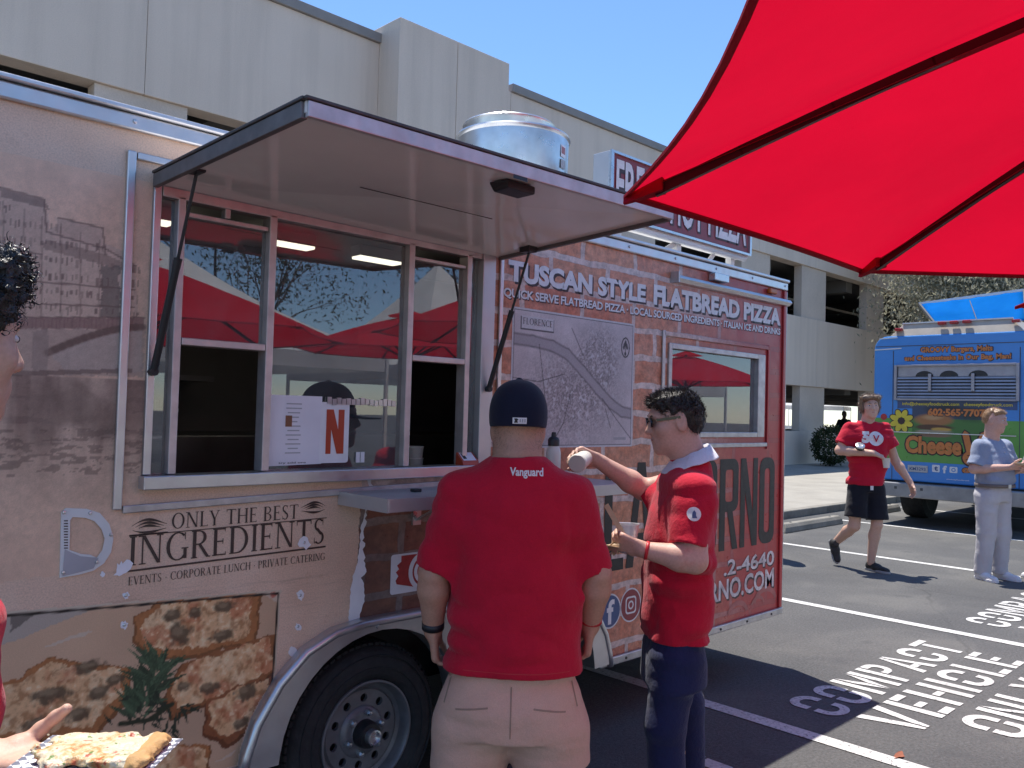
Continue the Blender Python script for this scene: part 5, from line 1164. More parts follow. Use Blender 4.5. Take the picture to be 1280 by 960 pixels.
tarp.f += [(i*(NN+1)+j, (i+1)*(NN+1)+j, (i+1)*(NN+1)+j+1, i*(NN+1)+j+1) for i in range(NN) for j in range(NN)]
ta = tarp.build('awning', 'blue_tarp', BT, smooth=True, solid=0.004)
MB().bar(hi0, hi1, 0.05, 0.05).build('awning_edge', 'white_paint', ta); MB().bar(lo0, hi0, 0.03, 0.04).build('awning_arm', 'dark_grey_paint', ta); MB().bar(lo1, hi1, 0.03, 0.04).build('awning_arm', 'dark_grey_paint', ta)
for p in (lo0, lo1): MB().bar(p, (p.x, p.y, 3.0), 0.03, 0.03).build('awning_post', 'dark_grey_paint', ta)
mid0, mid1 = (lo0+lo1)/2, (hi0+hi1)/2; MB().tube([mid0+Vector((-.01, 0, -.03)), mid1+Vector((-.01, 0, -.03))], 0.006, 6).build('awning_cord', 'dark_grey_paint', ta)
# ================================================================== UMBRELLAS AND TENTS
def fabric(key, col, trans=0.45, rough=0.8):
    n = N(key); c = n.ramp(n.noise(1.1, 6, 0.6), ((0.3, luma(col, 0.86)), (0.7, luma(col, 1.10))))
    wv = n.noise(420, 2); fd = n.math('ADD', n.math('MULTIPLY', wv, 0.15), n.noise(3.5, 4, 0.5, dist=1.2)); d = n.bsdf(c, rough, 0, (fd, 0.35, 0.02), 0.2); t = n.n('BsdfTranslucent'); n.l(c, t.inputs[0])
    m = n.n('MixShader'); m.inputs[0].default_value = trans; n.l(d, m.inputs[1]); n.l(t.outputs[0], m.inputs[2]); n.done(m.outputs[0], key)
fabric('red_canvas', (0.72, 0.004, 0.030), 0.42); fabric('red_hem', (0.42, 0.004, 0.022), 0.15); fabric('white_canvas', (0.80, 0.79, 0.77), 0.35)
mat('bronze_metal', (0.035, 0.018, 0.022), 0.45, 0.5, var=0.2)
UZ = 2.05
uA, uB = on_z(780, 246, UZ), on_z(1075, 340, UZ)
usd = (uB-uA).length; UR = usd/2/math.sin(math.pi/8)
UC = (uA+uB)/2+Vector((0, -1, 0))*(usd/2/math.tan(math.pi/8)); UC.z = 0
def make_umbrella(loc, label):
    x, y, _ = loc; t = thing('patio_umbrella', label, 'umbrella', (x, y, 0), 0, 'red patio umbrellas')
    ap = UZ+0.335*UR; NP, NS = 14, 10
    cor = [Vector((x+UR*math.cos(math.pi/8+k*math.pi/4), y+UR*math.sin(math.pi/8+k*math.pi/4), UZ)) for k in range(8)]
    apex = Vector((x, y, ap))
    def rib(k, s): 
        p = apex*(1-s)+cor[k % 8]*s; p.z += 0.035*math.sin(math.pi*s); return p
    def pt(k, s, u):
        p = rib(k, s)*(1-u)+rib(k+1, s)*u; w_ = math.sin(math.pi*u)
        c = Vector((x, y, p.z)); p += (c-p)*(0.026*w_*s*s)                     # edge bows inwards
        p.z -= 0.030*w_*s*(1.15-s)*2; return p
    s0 = 0.10
    for k in range(8):
        V = [pt(k, s0+(1-s0)*i/NP, j/NS) for i in range(NP+1) for j in range(NS+1)]
        f = [(i*(NS+1)+j, i*(NS+1)+j+1, (i+1)*(NS+1)+j+1, (i+1)*(NS+1)+j) for i in range(NP) for j in range(NS)]
        mesh('canopy_panel', V, f, 'red_canvas', t, smooth=True)
        V = [pt(k, s, j/NS)+Vector((0, 0, dz)) for s, dz in ((0.991, -0.003), (1.001, -0.003), (1.001, 0.003), (0.991, 0.003)) for j in range(NS+1)]
        f = [(i*(NS+1)+j, i*(NS+1)+j+1, ((i+1) % 4)*(NS+1)+j+1, ((i+1) % 4)*(NS+1)+j) for i in range(4) for j in range(NS)]
        mesh('hem', V, f, 'red_hem', t)
        dn = Vector((0, 0, -1))
        rb = MB(); P = [rib(k, s)+dn*0.022 for s in np.linspace(0.06, 0.955, 9)]
        for a, b in zip(P[:-1], P[1:]): rb.bar(a, b+(b-a)*0.02, 0.012, 0.020)
        rb = rb.build('rib', 'bronze_metal', t)
        c = cor[k]; d = (c-apex).normalized(); s_ = d.cross(Vector((0, 0, 1))).normalized()
        a, b = rib(k, 0.945), rib(k, 1.0)
        mesh('rib_pocket', [a+s_*0.024+dn*0.003, a-s_*0.024+dn*0.003, b-s_*0.004, b+s_*0.004, a+s_*0.020+dn*0.030, a-s_*0.020+dn*0.030, b-s_*0.006+dn*0.016, b+s_*0.006+dn*0.016], [(0, 1, 2, 3), (7, 6, 5, 4), (0, 4, 5, 1), (1, 5, 6, 2), (2, 6, 7, 3), (3, 7, 4, 0)], 'red_hem', rb)
        MB().bar(Vector((x, y, UZ-0.10)), rib(k, 0.50)+dn*0.03, 0.012, 0.02).build('strut', 'bronze_metal', rb)
        V = [p+Vector((0, 0, 0)) for q in (0.115, 0.985) for p in (rib(k, q)+s_*0.013+dn*0.006, rib(k, q)-s_*0.013+dn*0.006)]
        mesh('rib_tape', V, [(0, 1, 3, 2)], 'red_hem', rb)
    V = [Vector((x+0.20*UR*math.cos(math.pi/8+k*math.pi/4), y+0.20*UR*math.sin(math.pi/8+k*math.pi/4), ap-0.02)) for k in range(8)]+[Vector((x, y, ap+0.07))]
    mesh('vent_cap', V, [(k, (k+1) % 8, 8) for k in range(8)], 'red_canvas', t)
    MB().lathe([(0, ap+0.14), (0.018, ap+0.12), (0.02, ap+0.06), (0.0, ap+0.05)], (x, y, 0), 12).build('finial', 'bronze_metal', t, smooth=True)
    MB().tube([(x, y, 0.05), (x, y, ap+0.06)], 0.022, 14).build('pole', 'bronze_metal', t, smooth=True)
    MB().lathe([(0.06, UZ-0.14), (0.06, UZ-0.06), (0.025, UZ-0.04)], (x, y, 0), 16).build('runner', 'bronze_metal', t)
    MB().lathe([(0.0, 0.0), (0.26, 0.0), (0.26, 0.05), (0.22, 0.075), (0.05, 0.09), (0.04, 0.30), (0.0, 0.30)], (x, y, 0), 32).build('base', 'bronze_metal', t, smooth=True, autosmooth=40)
    return t
U1 = make_umbrella(UC, 'large red octagonal patio umbrella overhanging the lot in front of the trailer awning')
tip = on_z(1318, 345, UZ+0.25); a_ = math.radians(135); r8 = UR
for (x, y, z), a0, sc_, lab in (((tip.x-r8*math.cos(a_), tip.y-r8*math.sin(a_), 0.25), 22.5, 1.0, 'red patio umbrella whose canopy corner shows above the blue truck awning'),
                      ((6.9, -3.6, 0.28), 0, 1.0, 'red patio umbrella mirrored in the wide pane of the serving window'),
                      ((12.7, -3.1, 0.12), 0, 1.0, 'red patio umbrella mirrored in the small rear window of the trailer')):
    copy_tree(U1, None, (x, y, z), math.radians(a0), lab, sc_)
    pd = thing('paving_slab', 'square concrete slab under the ' + lab.split(' patio')[0] + ' umbrella' + lab.split('umbrella')[1], 'slab', (x, y, 0))
    MB().box(x-0.35, x+0.35, y-0.35, y+0.35, 0.0, z).build('slab', 'kerb_concrete', pd, bevel=0.015)
def make_tent(loc, label, W2=1.75, eave=2.2, peak=3.75, group='white canopy tents'):
    x, y, z0 = loc; t = thing('canopy_tent', label, 'tent', loc, 0, group)
    NPt = 10
    for k in range(4):
        a0, a1 = math.pi/4+k*math.pi/2, math.pi/4+(k+1)*math.pi/2; r = W2*math.sqrt(2)
        c0, c1 = Vector((x+r*math.cos(a0), y+r*math.sin(a0), z0+eave)), Vector((x+r*math.cos(a1), y+r*math.sin(a1), z0+eave)); ap = Vector((x, y, z0+peak))
        V = []
        for i in range(NPt+1):
            s = i/NPt
            for u in (0, .25, .5, .75, 1):
                p = ap*(1-s)+(c0*(1-u)+c1*u)*s; p.z -= 0.16*math.sin(math.pi*s)*1.2; V.append(p)
        mesh('roof_panel', V, [(i*5+j, i*5+j+1, (i+1)*5+j+1, (i+1)*5+j) for i in range(NPt) for j in range(4)], 'white_canvas', t, smooth=True)
        dn = Vector((0, 0, -0.24)); mesh('valance', [c0, c1, c1+dn, c0+dn], [(0, 1, 2, 3)], 'white_canvas', t)
        MB().bar((c0.x, c0.y, z0), c0, 0.05, 0.05).build('leg', 'white_paint', t)
    return t
TN1 = make_tent((10.3, -7.2, 0), 'white peaked canopy tent mirrored behind the red umbrella in the serving window', 2.0, 2.3, 4.4)
make_tent((5.0, -8.6, 0), 'wide white canopy tent mirrored in the left panes of the serving window', 3.0, 2.4, 4.5)
copy_tree(TN1, None, (-2.4, -7.0, 0), 0, 'white canopy tent mirrored at the jamb of the serving window')
copy_tree(TN1, None, (16.0, -7.5, 0), 0, 'white canopy tent mirrored in the rear window of the trailer')
copy_tree(TN1, None, (53, 25.5, 0.12), 0.3, 'white canopy tent seen through the ground level of the garage')
for lab, x, y, h, sd in (('bare branched dark tree mirrored high in the wide pane of the serving window', 9.5, -16, 10.5, 5), ('sparse dark tree mirrored left of the peaked tent in the serving window', 7.0, -15, 10.0, 8), ('sparse dark tree mirrored in the rear window of the trailer', 15.5, -12, 8.5, 15), ('dark leafy tree mirrored low in the serving window', 0.5, -14, 8.0, 25)):
    tree(lab, x, y, h, sd, 'dark_leaf', 'dark_bark', 5000, 0.13, 0.3, r0=0.24, weep=0.5, group='trees on the far side of the lot', name='lot_tree', clump=0.5, z0=0.0)
# ================================================================== PEOPLE: implicit surfaces turned into meshes
_L3 = np.random.default_rng(3).random((32, 32, 32)).astype(np.float32)
def vnoise3(x, y, z):
    i, j, k = (np.floor(q).astype(np.int32) for q in (x, y, z)); a, b, c = x-i, y-j, z-k
    a, b, c = (q*q*(3-2*q) for q in (a, b, c)); g = lambda p, q, r: _L3[p & 31, q & 31, r & 31]
    l = lambda u, v, t: u+(v-u)*t
    return l(l(l(g(i, j, k), g(i+1, j, k), a), l(g(i, j+1, k), g(i+1, j+1, k), a), b), l(l(g(i, j, k+1), g(i+1, j, k+1), a), l(g(i, j+1, k+1), g(i+1, j+1, k+1), a), b), c)
V3 = lambda *p: np.array(p, dtype=np.float32)
class Field:
    def __init__(s, lo, hi, h):
        s.lo = np.array(lo, np.float32); s.h = h; s.n = [int(math.ceil((b-a)/h))+1 for a, b in zip(lo, hi)]
        s.ax = [s.lo[i]+h*np.arange(s.n[i], dtype=np.float32) for i in range(3)]; s.d = np.full(s.n, 9.0, np.float32)
    def box(s, lo, hi):
        sl = []
        for i in range(3):
            a = max(0, int((lo[i]-s.lo[i])/s.h)); b = min(s.n[i], int((hi[i]-s.lo[i])/s.h)+2)
            if b <= a: return None, None
            sl.append(slice(a, b))
        return tuple(sl), np.meshgrid(*[s.ax[i][sl[i]] for i in range(3)], indexing='ij')
    def apply(s, sl, e, k, op):
        d = s.d[sl]
        if op == '+':
            if k <= 0: r = np.minimum(d, e)
            else:
                hh = np.clip(0.5+0.5*(d-e)/k, 0, 1); r = d*(1-hh)+e*hh-k*hh*(1-hh)
        else:
            e = -e
            if k <= 0: r = np.maximum(d, e)
            else:
                hh = np.clip(0.5-0.5*(d-e)/k, 0, 1); r = d*(1-hh)+e*hh+k*hh*(1-hh)
        s.d[sl] = r
    def cone(s, a, b, ra, rb, k=0.02, flat=False, n=None, f=1.0, op='+'):
        a, b = np.array(a, np.float32), np.array(b, np.float32); m = max(ra, rb)+k+0.03
        sl, g = s.box(np.minimum(a, b)-m, np.maximum(a, b)+m)
        if sl is None: return s
        ba = b-a; L2 = float(ba@ba)+1e-9; L = math.sqrt(L2)
        px, py, pz = (g[i]-a[i] for i in range(3)); t0 = (px*ba[0]+py*ba[1]+pz*ba[2])/L2; t = np.clip(t0, 0, 1)
        vx, vy, vz = px-ba[0]*t, py-ba[1]*t, pz-ba[2]*t
        if n is not None:
            n = np.array(n, np.float32); n = n/np.linalg.norm(n); c = (vx*n[0]+vy*n[1]+vz*n[2])*(f-1); vx, vy, vz = vx+n[0]*c, vy+n[1]*c, vz+n[2]*c
        e = np.sqrt(vx*vx+vy*vy+vz*vz)-(ra+(rb-ra)*t)
        if n is not None and f > 1: e = e/math.sqrt(f)
        if flat: e = np.maximum(e, (t0-1)*L)
        s.apply(sl, e, k, op); return s
    def chain(s, P, R, k=0.02, **kw):
        for i in range(len(P)-1): s.cone(P[i], P[i+1], R[i], R[i+1], k, **kw)
        return s
    def ell(s, c, r, k=0.02, M=None, op='+', pw=2.0):
        c = np.array(c, np.float32); r = np.array(r, np.float32); m = float(r.max())+k+0.03
        sl, g = s.box(c-m, c+m)
        if sl is None: return s
        p = [g[i]-c[i] for i in range(3)]
        if M is not None: p = [p[0]*M[0][i]+p[1]*M[1][i]+p[2]*M[2][i] for i in range(3)]
        q = ((np.abs(p[0])/r[0])**pw+(np.abs(p[1])/r[1])**pw+(np.abs(p[2])/r[2])**pw)**(1/pw)
        s.apply(sl, (q-1)*float(r.min())*0.9, k, op); return s
    def stack(s, secs, k=0.02, pw=2.4, top=True, bot=True, op='+', round_=0.03):
        """vertical stack of elliptical sections (z, cx, cy, rx, ry), lowest first"""
        S = np.array(secs, np.float32); rm = max(S[:, 3].max(), S[:, 4].max())+k+0.04
        lo = [(S[:, 1]).min()-rm, (S[:, 2]).min()-rm, S[0, 0]-0.05]; hi = [S[:, 1].max()+rm, S[:, 2].max()+rm, S[-1, 0]+0.05]
        sl, g = s.box(lo, hi)
        if sl is None: return s
        z1 = s.ax[2][sl[2]]
        # smooth interpolation of the sections
        zz = np.linspace(S[0, 0], S[-1, 0], 200); cols = []
        for c in range(1, 5):
            y = np.interp(zz, S[:, 0], S[:, c]); kk = np.ones(17)/17; yp = np.pad(y, 8, 'edge'); cols.append(np.interp(z1, zz, np.convolve(yp, kk, 'valid')).astype(np.float32))
        cx, cy, rx, ry = cols
        q = ((np.abs(g[0]-cx)/rx)**pw+(np.abs(g[1]-cy)/ry)**pw)**(1/pw); e = (q-1)*np.minimum(rx, ry)
        ez = np.maximum(g[2]-S[-1, 0], S[0, 0]-g[2]); e = np.maximum(e, ez); s.apply(sl, e, k, op); return s
    def plane(s, p, n, k=0.0, keep=True):
        """cut away what lies on the side n points to"""
        n = np.array(n, np.float32); n = n/np.linalg.norm(n); g = np.meshgrid(*s.ax, indexing='ij')
        e = (g[0]-p[0])*n[0]+(g[1]-p[1])*n[1]+(g[2]-p[2])*n[2]; s.apply((slice(None),)*3, -e, k, '-'); return s
    def wrinkle(s, amp, sx, sy, sz, seed=0, mask=None, ridge=False):
        near = np.abs(s.d) < 0.05; idx = np.nonzero(near); P = [s.ax[i][idx[i]] for i in range(3)]
        v = vnoise3(P[0]*sx+seed, P[1]*sy+seed*1.7, P[2]*sz+seed*0.3); v = (1-2*np.abs(v-0.5))*1.2-0.7 if ridge else v-0.5
        if mask is not None: v = v*mask(*P)
        s.d[idx] += (amp*v).astype(np.float32); return s
    def mesh(s):
        d = s.d; nx, ny, nz = d.shape; neg = d < 0
        cnt = np.zeros((nx-1, ny-1, nz-1), np.int8); C = [(a, b, c) for a in (0, 1) for b in (0, 1) for c in (0, 1)]
        for a, b, c in C: cnt += neg[a:nx-1+a, b:ny-1+b, c:nz-1+c]
        I = np.argwhere((cnt > 0) & (cnt < 8))
        if len(I) == 0: return np.zeros((0, 3)), []
        vid = np.full(cnt.shape, -1, np.int64); vid[tuple(I.T)] = np.arange(len(I)); acc = np.zeros((len(I), 3), np.float32); num = np.zeros(len(I), np.float32)
        D = {c: d[I[:, 0]+c[0], I[:, 1]+c[1], I[:, 2]+c[2]] for c in C}
        for a in C:
            for ax in range(3):
                if a[ax]: continue
                b = list(a); b[ax] = 1; b = tuple(b); da, db = D[a], D[b]; m = (da < 0) != (db < 0)
                t = np.where(m, da/np.where(m, da-db, 1), 0); p = np.tile(np.array(a, np.float32), (len(I), 1)); p[:, ax] += t; acc[m] += p[m]; num[m] += 1
        V = (I+acc/num[:, None])*s.h+s.lo; Fs = []
        for ax in range(3):
            o1, o2 = [(1, 2), (2, 0), (0, 1)][ax]; sl0 = [slice(None)]*3; sl1 = [slice(None)]*3; sl0[ax] = slice(0, -1); sl1[ax] = slice(1, None)
            a, b = neg[tuple(sl0)], neg[tuple(sl1)]; E = np.argwhere(a != b); fl = a[tuple(E.T)]
            ok = (E[:, o1] > 0) & (E[:, o2] > 0) & (E[:, o1] < d.shape[o1]-1) & (E[:, o2] < d.shape[o2]-1); E, fl = E[ok], fl[ok]
            q = []
            for u, v in ((-1, -1), (0, -1), (0, 0), (-1, 0)):
                e = E.copy(); e[:, o1] += u; e[:, o2] += v; q.append(vid[tuple(e.T)])
            q = np.stack(q, 1); q = np.where(fl[:, None], q, q[:, ::-1]); Fs.append(q[(q >= 0).all(1)])
        return V, np.concatenate(Fs)
def smooth_v(V, Fq, it=1):
    for _ in range(it):
        a = np.zeros_like(V); n = np.zeros(len(V))
        for i in range(4):
            j = Fq[:, (i+1) % 4]; np.add.at(a, Fq[:, i], V[j]); np.add.at(n, Fq[:, i], 1); np.add.at(a, j, V[Fq[:, i]]); np.add.at(n, j, 1)
        V = V*0.5+0.5*a/np.maximum(n, 1)[:, None]
    return V
def implicit(name, fields, m, parent, sm=1):
    Vs, Fs, k = [], [], 0
    for f in fields if isinstance(fields, (list, tuple)) else [fields]:
        v, q = f.mesh()
        if len(v) == 0: continue
        v = smooth_v(v, q, sm); Vs.append(v); Fs.append(q+k); k += len(v)
    V = np.concatenate(Vs); Q = np.concatenate(Fs)
    me = bpy.data.meshes.new(name); me.vertices.add(len(V)); me.vertices.foreach_set('co', V.astype(np.float32).ravel())
    me.loops.add(4*len(Q)); me.loops.foreach_set('vertex_index', Q.astype(np.int32).ravel()); me.polygons.add(len(Q)); me.polygons.foreach_set('loop_start', np.arange(0, 4*len(Q), 4, dtype=np.int32))
    me.update(calc_edges=True); me.validate(); me.polygons.foreach_set('use_smooth', np.ones(len(me.polygons), dtype=bool)); me.materials.append(MATS[m])
    o = bpy.data.objects.new(name, me); link(o, parent); ORG[o.name] = Vector(); return o
def bvh_of(o):
    return BVHTree.FromPolygons([v.co.copy() for v in o.data.vertices], [tuple(p.vertices) for p in o.data.polygons])
def decal(name, V2, Fc, bvh, frame, m, parent, off=0.003):
    """drape flat shapes (u, v) on a surface: frame = (origin, u axis, v axis, ray direction)"""
    o, ua, va, dr = (Vector(q) for q in frame); V = []
    for u, v in V2:
        p = o+ua*u+va*v; h_ = bvh.ray_cast(p, dr, 3.0)
        V.append((h_[0]-dr*off) if h_[0] is not None else p+dr*0.3)
    return mesh(name, V, Fc, m, parent)
def dense_text(s, w, h, bold):
    v, f = text_2d(s, bold); return [((a-0.5)*w, (b-0.5)*h) for a, b in v], f
# ---------------- skin, cloth and hair materials
def skin_mat(key, c, red):
    n = N(key); col = n.ramp(n.noise(9, 5, 0.6), ((0.3, c), (0.62, luma(c, 1.08)), (0.8, red)))
    col = n.mix(1.0, col, n.ramp(n.noise(120, 3), ((0.3, 0.9), (0.7, 1.05))), 'MULTIPLY')
    b = n.bsdf(col, 0.5, 0, (n.noise(240, 4, 0.7), 0.35, 0.002), 0.4); sh = b.node
    sh.inputs['Subsurface Weight'].default_value = 0.12; sh.inputs['Subsurface Radius'].default_value = (0.9, 0.35, 0.2); sh.inputs['Subsurface Scale'].default_value = 0.008; n.done(b, key)
skin_mat('skin_tan', (0.52, 0.295, 0.205), (0.52, 0.22, 0.15)); skin_mat('skin_pink', (0.60, 0.36, 0.28), (0.58, 0.25, 0.19)); skin_mat('skin_light', (0.62, 0.39, 0.29), (0.60, 0.29, 0.21)); skin_mat('skin_dark', (0.13, 0.065, 0.04), (0.13, 0.05, 0.035))
def cloth(key, c, var=0.08, weave=0.55):
    n = N(key); col = n.ramp(n.noise(7, 4), ((0.3, luma(c, 1-var)), (0.7, luma(c, 1+var))))
    col = n.mix(1.0, col, n.ramp(n.noise(420, 2), ((0.3, 0.88), (0.7, 1.06))), 'MULTIPLY')
    fold = n.math('ADD', n.math('MULTIPLY', n.noise(26, 5, 0.6), 1.0), n.math('MULTIPLY', n.noise(500, 2), 0.12))
    b = n.bsdf(col, 0.85, 0, (fold, weave, 0.012), 0.2); b.node.inputs['Sheen Weight'].default_value = 0.15; n.done(b, key)
cloth('red_jersey', (0.56, 0.010, 0.036)); cloth('khaki', (0.72, 0.46, 0.34), 0.06); cloth('navy_trouser', (0.017, 0.023, 0.075), 0.12); cloth('black_cloth', (0.014, 0.014, 0.020), 0.2); cloth('navy_cap', (0.012, 0.014, 0.032), 0.1, 0.12)
cloth('white_cloth', (0.78, 0.77, 0.82), 0.03); cloth('grey_polo', (0.30, 0.34, 0.44), 0.07); cloth('pale_trouser', (0.55, 0.53, 0.55), 0.04); cloth('sock', (0.03, 0.03, 0.035)); cloth('grey_tee', (0.20, 0.21, 0.23))
mat('shoe_black', (0.022, 0.021, 0.022), 0.6, 0, var=0.3, vscale=30); mat('shoe_white', (0.74, 0.73, 0.74), 0.55, 0, var=0.06); mat('sole_grey', (0.36, 0.35, 0.34), 0.7, 0)
mat('belt_leather', (0.16, 0.13, 0.115), 0.5, 0); mat('silicone_red', (0.55, 0.02, 0.03), 0.45, 0); mat('watch_black', (0.022, 0.024, 0.030), 0.4, 0)
mat('eye_white', (0.7, 0.68, 0.66), 0.25, 0, var=0.02); mat('eye_dark', (0.03, 0.022, 0.018), 0.15, 0); mat('lip', (0.50, 0.20, 0.17), 0.45, 0, var=0.06); mat('brow_brown', (0.08, 0.05, 0.03), 0.8, 0); mat('shades', (0.008, 0.008, 0.010), 0.08, 0)
def hair_mat(key, lo, hi):
    n = N(key); c = n.ramp(n.noise(90, 3), ((0.3, lo), (0.7, hi))); b = n.bsdf(c, 0.38, 0, (n.noise(220, 3), 0.5, 0.004), 0.55); n.done(b, key)
hair_mat('hair_dark', (0.012, 0.008, 0.006), (0.040, 0.026, 0.018)); hair_mat('hair_brown', (0.10, 0.062, 0.036), (0.26, 0.175, 0.110)); hair_mat('hair_sandy', (0.24, 0.13, 0.06), (0.42, 0.26, 0.14)); hair_mat('hair_black', (0.010, 0.008, 0.008), (0.03, 0.024, 0.020))
# ---------------- anatomy
def rot(yaw=0, pitch=0, roll=0):
    return np.array((Matrix.Rotation(yaw, 3, 'Z') @ Matrix.Rotation(pitch, 3, 'X') @ Matrix.Rotation(roll, 3, 'Y')), np.float32)
def add_head(F, c, M, s=1.0, neck=None, rn=0.056, fat=0.0, ears=True):
    P = lambda x, y, z: np.array(c)+M@(np.array((x, y, z))*s)
    e = lambda p, r, k, **kw: F.ell(P(*p), [q*s for q in r], k*s, M, **kw)
    k_ = lambda a, b, ra, rb, k, **kw: F.cone(P(*a), P(*b), ra*s, rb*s, k*s, **kw)
    e((0, -0.014, 0.030), (0.077, 0.096, 0.086), 0.01)
    e((0, 0.026, -0.022), (0.064+fat, 0.066, 0.088), 0.03)
    e((0, 0.030, -0.078), (0.050+fat, 0.050, 0.040), 0.03)
    k_((0, 0.072, -0.100), (0, 0.066, -0.085), 0.018, 0.02, 0.025)
    k_((-0.034, 0.074, 0.028), (0.034, 0.074, 0.028), 0.013, 0.013, 0.02)
    for sx in (-1, 1):
        k_((sx*0.042, 0.060, -0.022), (sx*0.040, 0.050, -0.03), 0.020, 0.02, 0.025)
        if ears: e((sx*0.079, -0.008, -0.006), (0.010, 0.021, 0.033), 0.008); F.ell(P(sx*0.088, -0.002, -0.002), [0.006*s, 0.010*s, 0.017*s], 0.006*s, M, op='-')
    for sx in (-1, 1): F.ell(P(sx*0.032, 0.098, 0.008), [0.018*s, 0.016*s, 0.012*s], 0.012*s, M, op='-')
    k_((0, 0.086, 0.016), (0, 0.106, -0.026), 0.008, 0.012, 0.012); k_((-0.010, 0.094, -0.030), (0.010, 0.094, -0.030), 0.009, 0.009, 0.010)
    k_((-0.018, 0.086, -0.056), (0.018, 0.086, -0.056), 0.007, 0.007, 0.010); k_((-0.015, 0.084, -0.068), (0.015, 0.084, -0.068), 0.008, 0.008, 0.010)
    if neck is not None:
        F.cone(P(0, -0.022, -0.03), neck, rn*s, rn*s*1.08, 0.03*s); F.cone(P(0, 0.0, -0.085), np.array(neck)+M@np.array((0, 0.015, 0)), rn*0.8*s, rn*s, 0.03*s)
    return P
def face_bits(P, M, s, parent, brow='brow_brown', eyes=True):
    def ellm(name, p, r, m, n=10):
        V = []; Fc = []
        for i in range(n+1):
            for j in range(n): 
                t, a = math.pi*i/n, 2*math.pi*j/n; V.append(P(*p)+M@(np.array((r[0]*math.sin(t)*math.cos(a), r[1]*math.sin(t)*math.sin(a), r[2]*math.cos(t)))*s))
        Fc = [(i*n+j, i*n+(j+1) % n, (i+1)*n+(j+1) % n, (i+1)*n+j) for i in range(n) for j in range(n)]
        return mesh(name, V, Fc, m, parent, smooth=True)
    for sx in (-1, 1):
        if eyes:
            e = ellm('eye', (sx*0.032, 0.079, 0.008), (0.0125, 0.011, 0.007), 'eye_white'); ellm('iris', (sx*0.032, 0.0885, 0.008), (0.005, 0.003, 0.005), 'eye_dark')
        b = MB(); b.tube([P(sx*0.012, 0.092, 0.027), P(sx*0.030, 0.091, 0.033), P(sx*0.048, 0.080, 0.028)], [0.0028*s, 0.0036*s, 0.0022*s], 6); b.build('eyebrow', brow, parent, smooth=True)
    b = MB(); b.tube([P(-0.022, 0.086, -0.062), P(-0.008, 0.0935, -0.060), P(0.008, 0.0935, -0.060), P(0.022, 0.086, -0.062)], [0.002*s, 0.0045*s, 0.0045*s, 0.002*s], 6); b.build('lips', 'lip', parent, smooth=True)
def add_hand(F, w, d, n, side, curl=(0.35, 0.45, 0.35), s=1.0, thumb=0.0, spread=0.0, k=0.008):
    """wrist w, finger direction d, palm normal n, side = +1 when the thumb lies along d x n"""
    w, d, n = (np.array(q, np.float32) for q in (w, d, n)); d /= np.linalg.norm(d); n = n-d*(n@d); n /= np.linalg.norm(n); t = np.cross(d, n)*side
    F.cone(w-d*0.02*s, w+d*0.02*s, 0.026*s, 0.026*s, 0.015, n=n, f=1.35)
    for o in (-0.022, 0.0, 0.022): F.cone(w+d*0.015*s+t*o*0.8*s, w+d*0.085*s+t*o*1.15*s, 0.018*s, 0.0165*s, 0.012*s, n=n, f=1.25)
    F.ell(w+d*0.035*s+t*0.024*s+n*0.008*s, [0.022*s]*3, 0.015*s)
    for o, L, r in ((0.031, 0.074, 0.0088), (0.0105, 0.082, 0.0092), (-0.0105, 0.076, 0.0088), (-0.030, 0.060, 0.0078)):
        p = w+d*(0.086-abs(o)*0.12)*s+t*o*s; a = 0.0; dd = d+t*spread*o*12; dd /= np.linalg.norm(dd)
        for j, fr in enumerate((0.45, 0.31, 0.24)):
            a += curl[j]*(1+0.1*(o < 0)); q = p+(dd*math.cos(a)+n*math.sin(a))*L*fr*s; F.cone(p, q, r*s*(1-0.07*j), r*s*(0.94-0.08*j), k*0.6 if j else k); p = q
    p = w+d*0.030*s+t*0.030*s+n*0.004*s
    for (cd, ct, cn), L, r in (((0.62, 0.72-thumb*0.5, 0.30+thumb*0.5), 0.040, 0.0125), ((0.86, 0.36-thumb*0.5, 0.32+thumb*0.6), 0.032, 0.0108), ((0.93, 0.15-thumb*0.5, 0.30+thumb*0.6), 0.026, 0.0095)):
        v = d*cd+t*ct+n*cn; v /= np.linalg.norm(v); q = p+v*L*s; F.cone(p, q, r*s, r*s*0.92, k); p = q
def arm_field(sh, el, wr, hand, r=(0.048, 0.040, 0.028), h=0.005, hs=1.0, **kw):
    P = np.array([sh, el, wr], np.float32); d = np.array(hand['d'], np.float32); d /= np.linalg.norm(d); tip = P[2]+d*0.21*hs
    lo = np.minimum(P.min(0), tip)-0.11; hi = np.maximum(P.max(0), tip)+0.11; F = Field(lo, hi, h)
    F.cone(sh, el, r[0], r[1], 0.02); m = P[1]+(P[2]-P[1])*0.28; F.cone(el, m, r[1], r[1]*1.08, 0.02); F.cone(m, wr, r[1]*1.08, r[2], 0.02)
    add_hand(F, wr, **{**hand, 's': hs}); return F
def leg_fields(F, hip, knee, ank, r=(0.085, 0.055, 0.036)):
    hip, knee, ank = (np.array(q, np.float32) for q in (hip, knee, ank))
    F.cone(hip, knee, r[0], r[1], 0.02); c = knee+(ank-knee)*0.30; bk = np.array((0, -0.018, 0)); F.cone(knee, c+bk, r[1]*0.95, r[1]*1.02, 0.02); F.cone(c+bk, ank, r[1]*1.02, r[2], 0.02)
